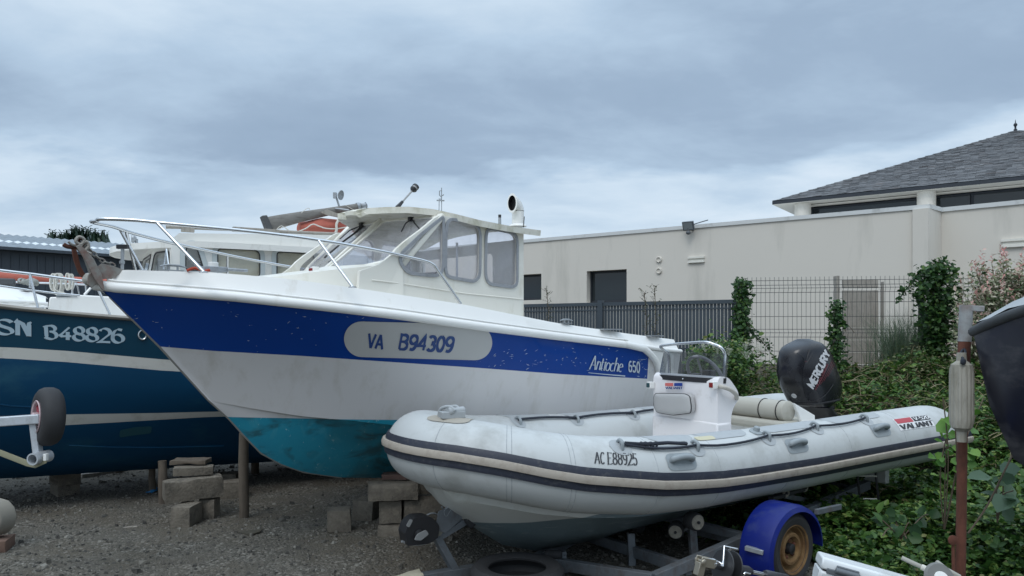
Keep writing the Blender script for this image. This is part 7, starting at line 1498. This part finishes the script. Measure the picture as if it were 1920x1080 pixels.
bigplant('dock_plant', 'plant with large pale green leaves right of the rusty pole', at(1870, 980, 5.0), [at(1880, 905, 5.0), at(1900, 920, 4.9), at(1862, 925, 5.1), at(1895, 890, 5.0)], .10, leafmat('pale_leaf', [(0, (.07, .13, .08)), (1, (.14, .22, .12))]), 4, up=.2)
o = MB().tube(spl([at(1815, 1000, 4.75), at(1850, 950, 4.8), at(1885, 880, 4.85), at(1900, 850, 4.9)], 5), .006, 6).build('bare_twig', stemm, None, smooth=60); tag(o, 'bare brown twig leaning right of the rusty pole', 'twig')
# ---- ivy climbing the fence posts
def ivy(px, y0, y1, D, wf, n, label, tuft=None, sz=.05):
    t = thing('ivy_clad_post', at(px, y1, D), label, 'ivy'); a, b = at(px, y1+30, D), at(px, y0+6, D); MB().tube([a, b], .03, 8).build('post', oldwood, t)
    P = []; 
    for k in range(n):
        u = random.random(); c = a.lerp(b, u); w_ = interp(1-u, wf)/F*D*max(-1, min(1, random.gauss(0, .5))); P.append((c.x+w_, D+max(-.2, min(.2, random.gauss(0, .10)))-.05, c.z+random.uniform(-.05, .05)))
    leaves('foliage', np.array(P), sz, ivym, t, up=.25, asp=.85, face=(0, -.9, 0)); m_ = MB()
    for k in range(5 if tuft is None else 12):
        s_ = a.lerp(b, random.uniform(.2, .95)); e_ = s_+V((random.uniform(-.22, .25), -.05, random.uniform(-.35, .1))); m_.tube(spl([s_, s_.lerp(e_, .5)+V((0, -.03, .08)), e_], 4), .004, 4, cap=False)
    m_.build('stem', stemm, t, smooth=0); return t
ivy(1388, 520, 700, 10.6, [(0, 12), (.15, 16), (.3, 12), (.5, 15), (.75, 22), (1, 34)], 2400, 'ivy clad fence post at the join of the slatted and the wire fence')
ivy(1566, 560, 720, 10.3, [(0, 8), (.3, 10), (.6, 14), (1, 22)], 1300, 'narrow ivy clad post before the weathered board section')
ivy(1752, 492, 720, 9.95, [(0, 22), (.08, 40), (.2, 44), (.3, 30), (.5, 24), (.75, 24), (1, 44)], 4600, 'tallest ivy clad post with a bushy head, left of the pink tipped shrub', 1, .055)
# trailing shoots either side of the tall ivy head
def shoot(pts, D, label):
    t = thing('ivy_shoot', at(*pts[0], D), label, 'ivy shoot'); S = spl([at(x, y, D) for x, y in pts], 8); MB().tube(S, .006, 5).build('stem', stemm, t, smooth=60); P = [tuple(p+V((random.gauss(0, .03), -.02, random.gauss(0, .03)))) for p in S for _ in range(4)]; leaves('foliage', np.array(P), .045, ivym, t, up=.2, face=(0, -.8, 0))
shoot([(1722, 510), (1708, 530), (1695, 548), (1685, 560)], 9.9, 'thin ivy shoot hanging left of the tall ivy head'); shoot([(1752, 495), (1768, 490), (1780, 498)], 9.9, 'short ivy shoot arching right over the tall ivy head')
shoot([(1398, 600), (1412, 625), (1430, 642), (1445, 655)], 10.4, 'thin ivy trail on the wire mesh right of the first ivy post')
# ---- pink tipped willow shrub
sh = thing('willow_shrub', at(1880, 640, 9.2), 'variegated willow shrub with pink tips behind the wire fence at the right edge', 'shrub'); P = []; T = []; m_ = MB(); cS = at(1872, 585, 9.3)
for k in range(260):
    a = random.uniform(0, 6.28); el = random.uniform(.15, 1.5); d = V((math.cos(a)*math.cos(el), math.sin(a)*math.cos(el)*.7, math.sin(el))); base = V((cS.x+.15, cS.y, 1.15)); L_ = random.uniform(.95, 1.5)*(1.0 if el > .8 else .8); tip = base+V((d.x*L_*.95, d.y*L_, d.z*L_*1.02+.0)); mid = base.lerp(tip, .5)+V((0, 0, .08)); S = spl([base, mid, tip], 6)
    if 960+F*tip.x/tip.y > 1785: m_.tube(S, .004, 3, cap=False)
    for p in S[4:]: 
        for _ in range(7): P.append(tuple(p+V((random.gauss(0, .05), random.gauss(0, .05), random.gauss(0, .05)))))
    if el > .6: e_ = tip+V((d.x*.05, 0, random.uniform(.06, .22))); T += [tuple(tip.lerp(e_, u)+V((random.gauss(0, .008), 0, 0))) for u in np.linspace(0, 1, 11)]
for k in range(15000):
    d = V((random.gauss(0, 1), random.gauss(0, 1), random.gauss(0, 1))).normalized()*(random.random()**.4); rr_ = 1+.18*math.sin(5*d.x+3*d.z)+.12*math.sin(9*d.z-4*d.x); P.append((cS.x+.28+d.x*.80*rr_, cS.y+d.y*.5, 1.78+d.z*.62*rr_))
P = [p for p in P if 960+F*p[0]/p[1] > 1788+random.gauss(0, 6)]; T = [p for p in T if 960+F*p[0]/p[1] > 1798+random.gauss(0, 6)]
m_.build('stem', stemm, sh, smooth=0); leaves('foliage', np.array(P), .055, shrubm, sh, up=.3, asp=.45, face=(0, -.5, 0)); leaves('pink_tip', np.array(T), .05, pinkm, sh, up=.1, asp=.35, droop=-1.5)
# ---- ornamental grass clump
ng = 1300; gx = at(1690, 690, 10.4); roots = [(gx.x+random.gauss(0, .18), gx.y-.1+random.gauss(0, .1), 1.12) for _ in range(ng)]
gt = thing('grass_clump', (gx.x, gx.y, 1.25), 'tall fine grass clump before the mesh fence, between the boards and the tall ivy', 'grass clump'); blades('blade', roots, .92, grassm, gt, .8, .0045)
# ---- tall weeds against the slatted fence
def weed(px, y0, y1, D, label):
    t = thing('tall_weed', at(px, y1, D), label, 'weed'); P = []; m_ = MB(); a, b = at(px, y1, D), at(px+random.uniform(-4, 4), y0, D); S = spl([a, a.lerp(b, .5)+V((.03, 0, 0)), b], 10); m_.tube(S, .005, 4, cap=False)
    for p in S[5:]:
        for _ in range(2):
            e_ = p+V((random.uniform(-.1, .1), random.uniform(-.05, .05), random.uniform(.02, .08))); m_.tube([p, e_], .002, 3, cap=False); P += [tuple(p.lerp(e_, u)) for u in (.4, .7, 1)]
    m_.build('stem', stemm, t, smooth=0); leaves('foliage', np.array(P), .030, leafmat('weed_leaf', [(0, (.07, .09, .05)), (1, (.17, .17, .11))]) if 'weed_leaf' not in bpy.data.materials else bpy.data.materials['weed_leaf'], t, up=.3, asp=.5)
weed(1025, 545, 640, 11.6, 'dry weed stalk before the slatted fence by the small dark window'); weed(1208, 548, 660, 10.9, 'shorter of two dry weed stalks in the middle of the slatted fence'); weed(1224, 540, 665, 10.8, 'taller of two dry weed stalks in the middle of the slatted fence')
# ---- white flowered bush by the console windscreen
t = thing('flowering_bush', at(1340, 690, 9.6), 'bush with white flower heads behind the windscreen of the inflatable', 'bush'); P = []; fl_ = []
for k in range(2600):
    c = at(random.uniform(1285, 1400), 668, 9.7+random.gauss(0, .25)); P.append((c.x, c.y, 1.36+random.gauss(0, .15)+.10*math.sin(c.x*5)-.05))
leaves('foliage', np.array(P), .05, bram, t, up=.4, face=(0, -.4, 0))
for x, y in ((1338, 642), (1345, 652), (1398, 644), (1400, 662), (1366, 655), (1322, 648), (1420, 650)):
    c = at(x, y, 9.3); m_ = MB()
    for j in range(26): q = c+V((random.gauss(0, .035), random.gauss(0, .035), random.gauss(0, .016))); m_.box(q, (.012, .012, .004), rotz(random.random())); m_.tube([c+V((0, 0, -.08)), q], .0008, 3, cap=False)
    m_.build('flower_head', bpy.data.materials.get('cream_flower') or pm('cream_flower', (.55, .55, .46), .8), t, smooth=0)
# ---- conifer behind the shed
t = thing('cypress_tree', at(150, 560, 42), 'dark spiky conifer showing over the shed roof', 'tree'); m_ = MB(); m_.tube([at(150, 640, 42), at(150, 470, 42)], [.35, .15], 8); m_.build('trunk', stemm, t)
m_ = MB(); P = []; rr = random.Random(9)
for k in range(140):
    x = rr.uniform(95, 205); yt = interp(x, [(90, 446), (105, 437), (118, 443), (128, 438), (140, 432), (150, 429), (165, 436), (175, 429), (190, 437), (208, 443)])+rr.uniform(-3, 9)
    b = at(x+rr.uniform(2, 8), 466, 42+rr.uniform(-1, 1)); e_ = at(x+rr.uniform(-9, 1), yt-3, 42+rr.uniform(-1, 1)); S = [b.lerp(e_, u)+V((-.10*math.sin(u*PI), 0, 0)) for u in (0, .35, .7, 1)]; m_.tube(S, [.11, .11, .07, .015], 5, cap=False)
    for p in S[1:]:
        for _ in range(3): P.append((p.x+rr.gauss(0, .05), p.y+rr.gauss(0, .05), p.z+rr.gauss(0, .06)))
m_.build('branch', leafmat('conifer_shoot', [(0, (.012, .03, .02)), (1, (.03, .06, .035))], 0.), t, smooth=60); leaves('foliage', np.array(P), .15, bpy.data.materials['conifer_shoot'], t, up=.9, asp=.3, droop=-2.)
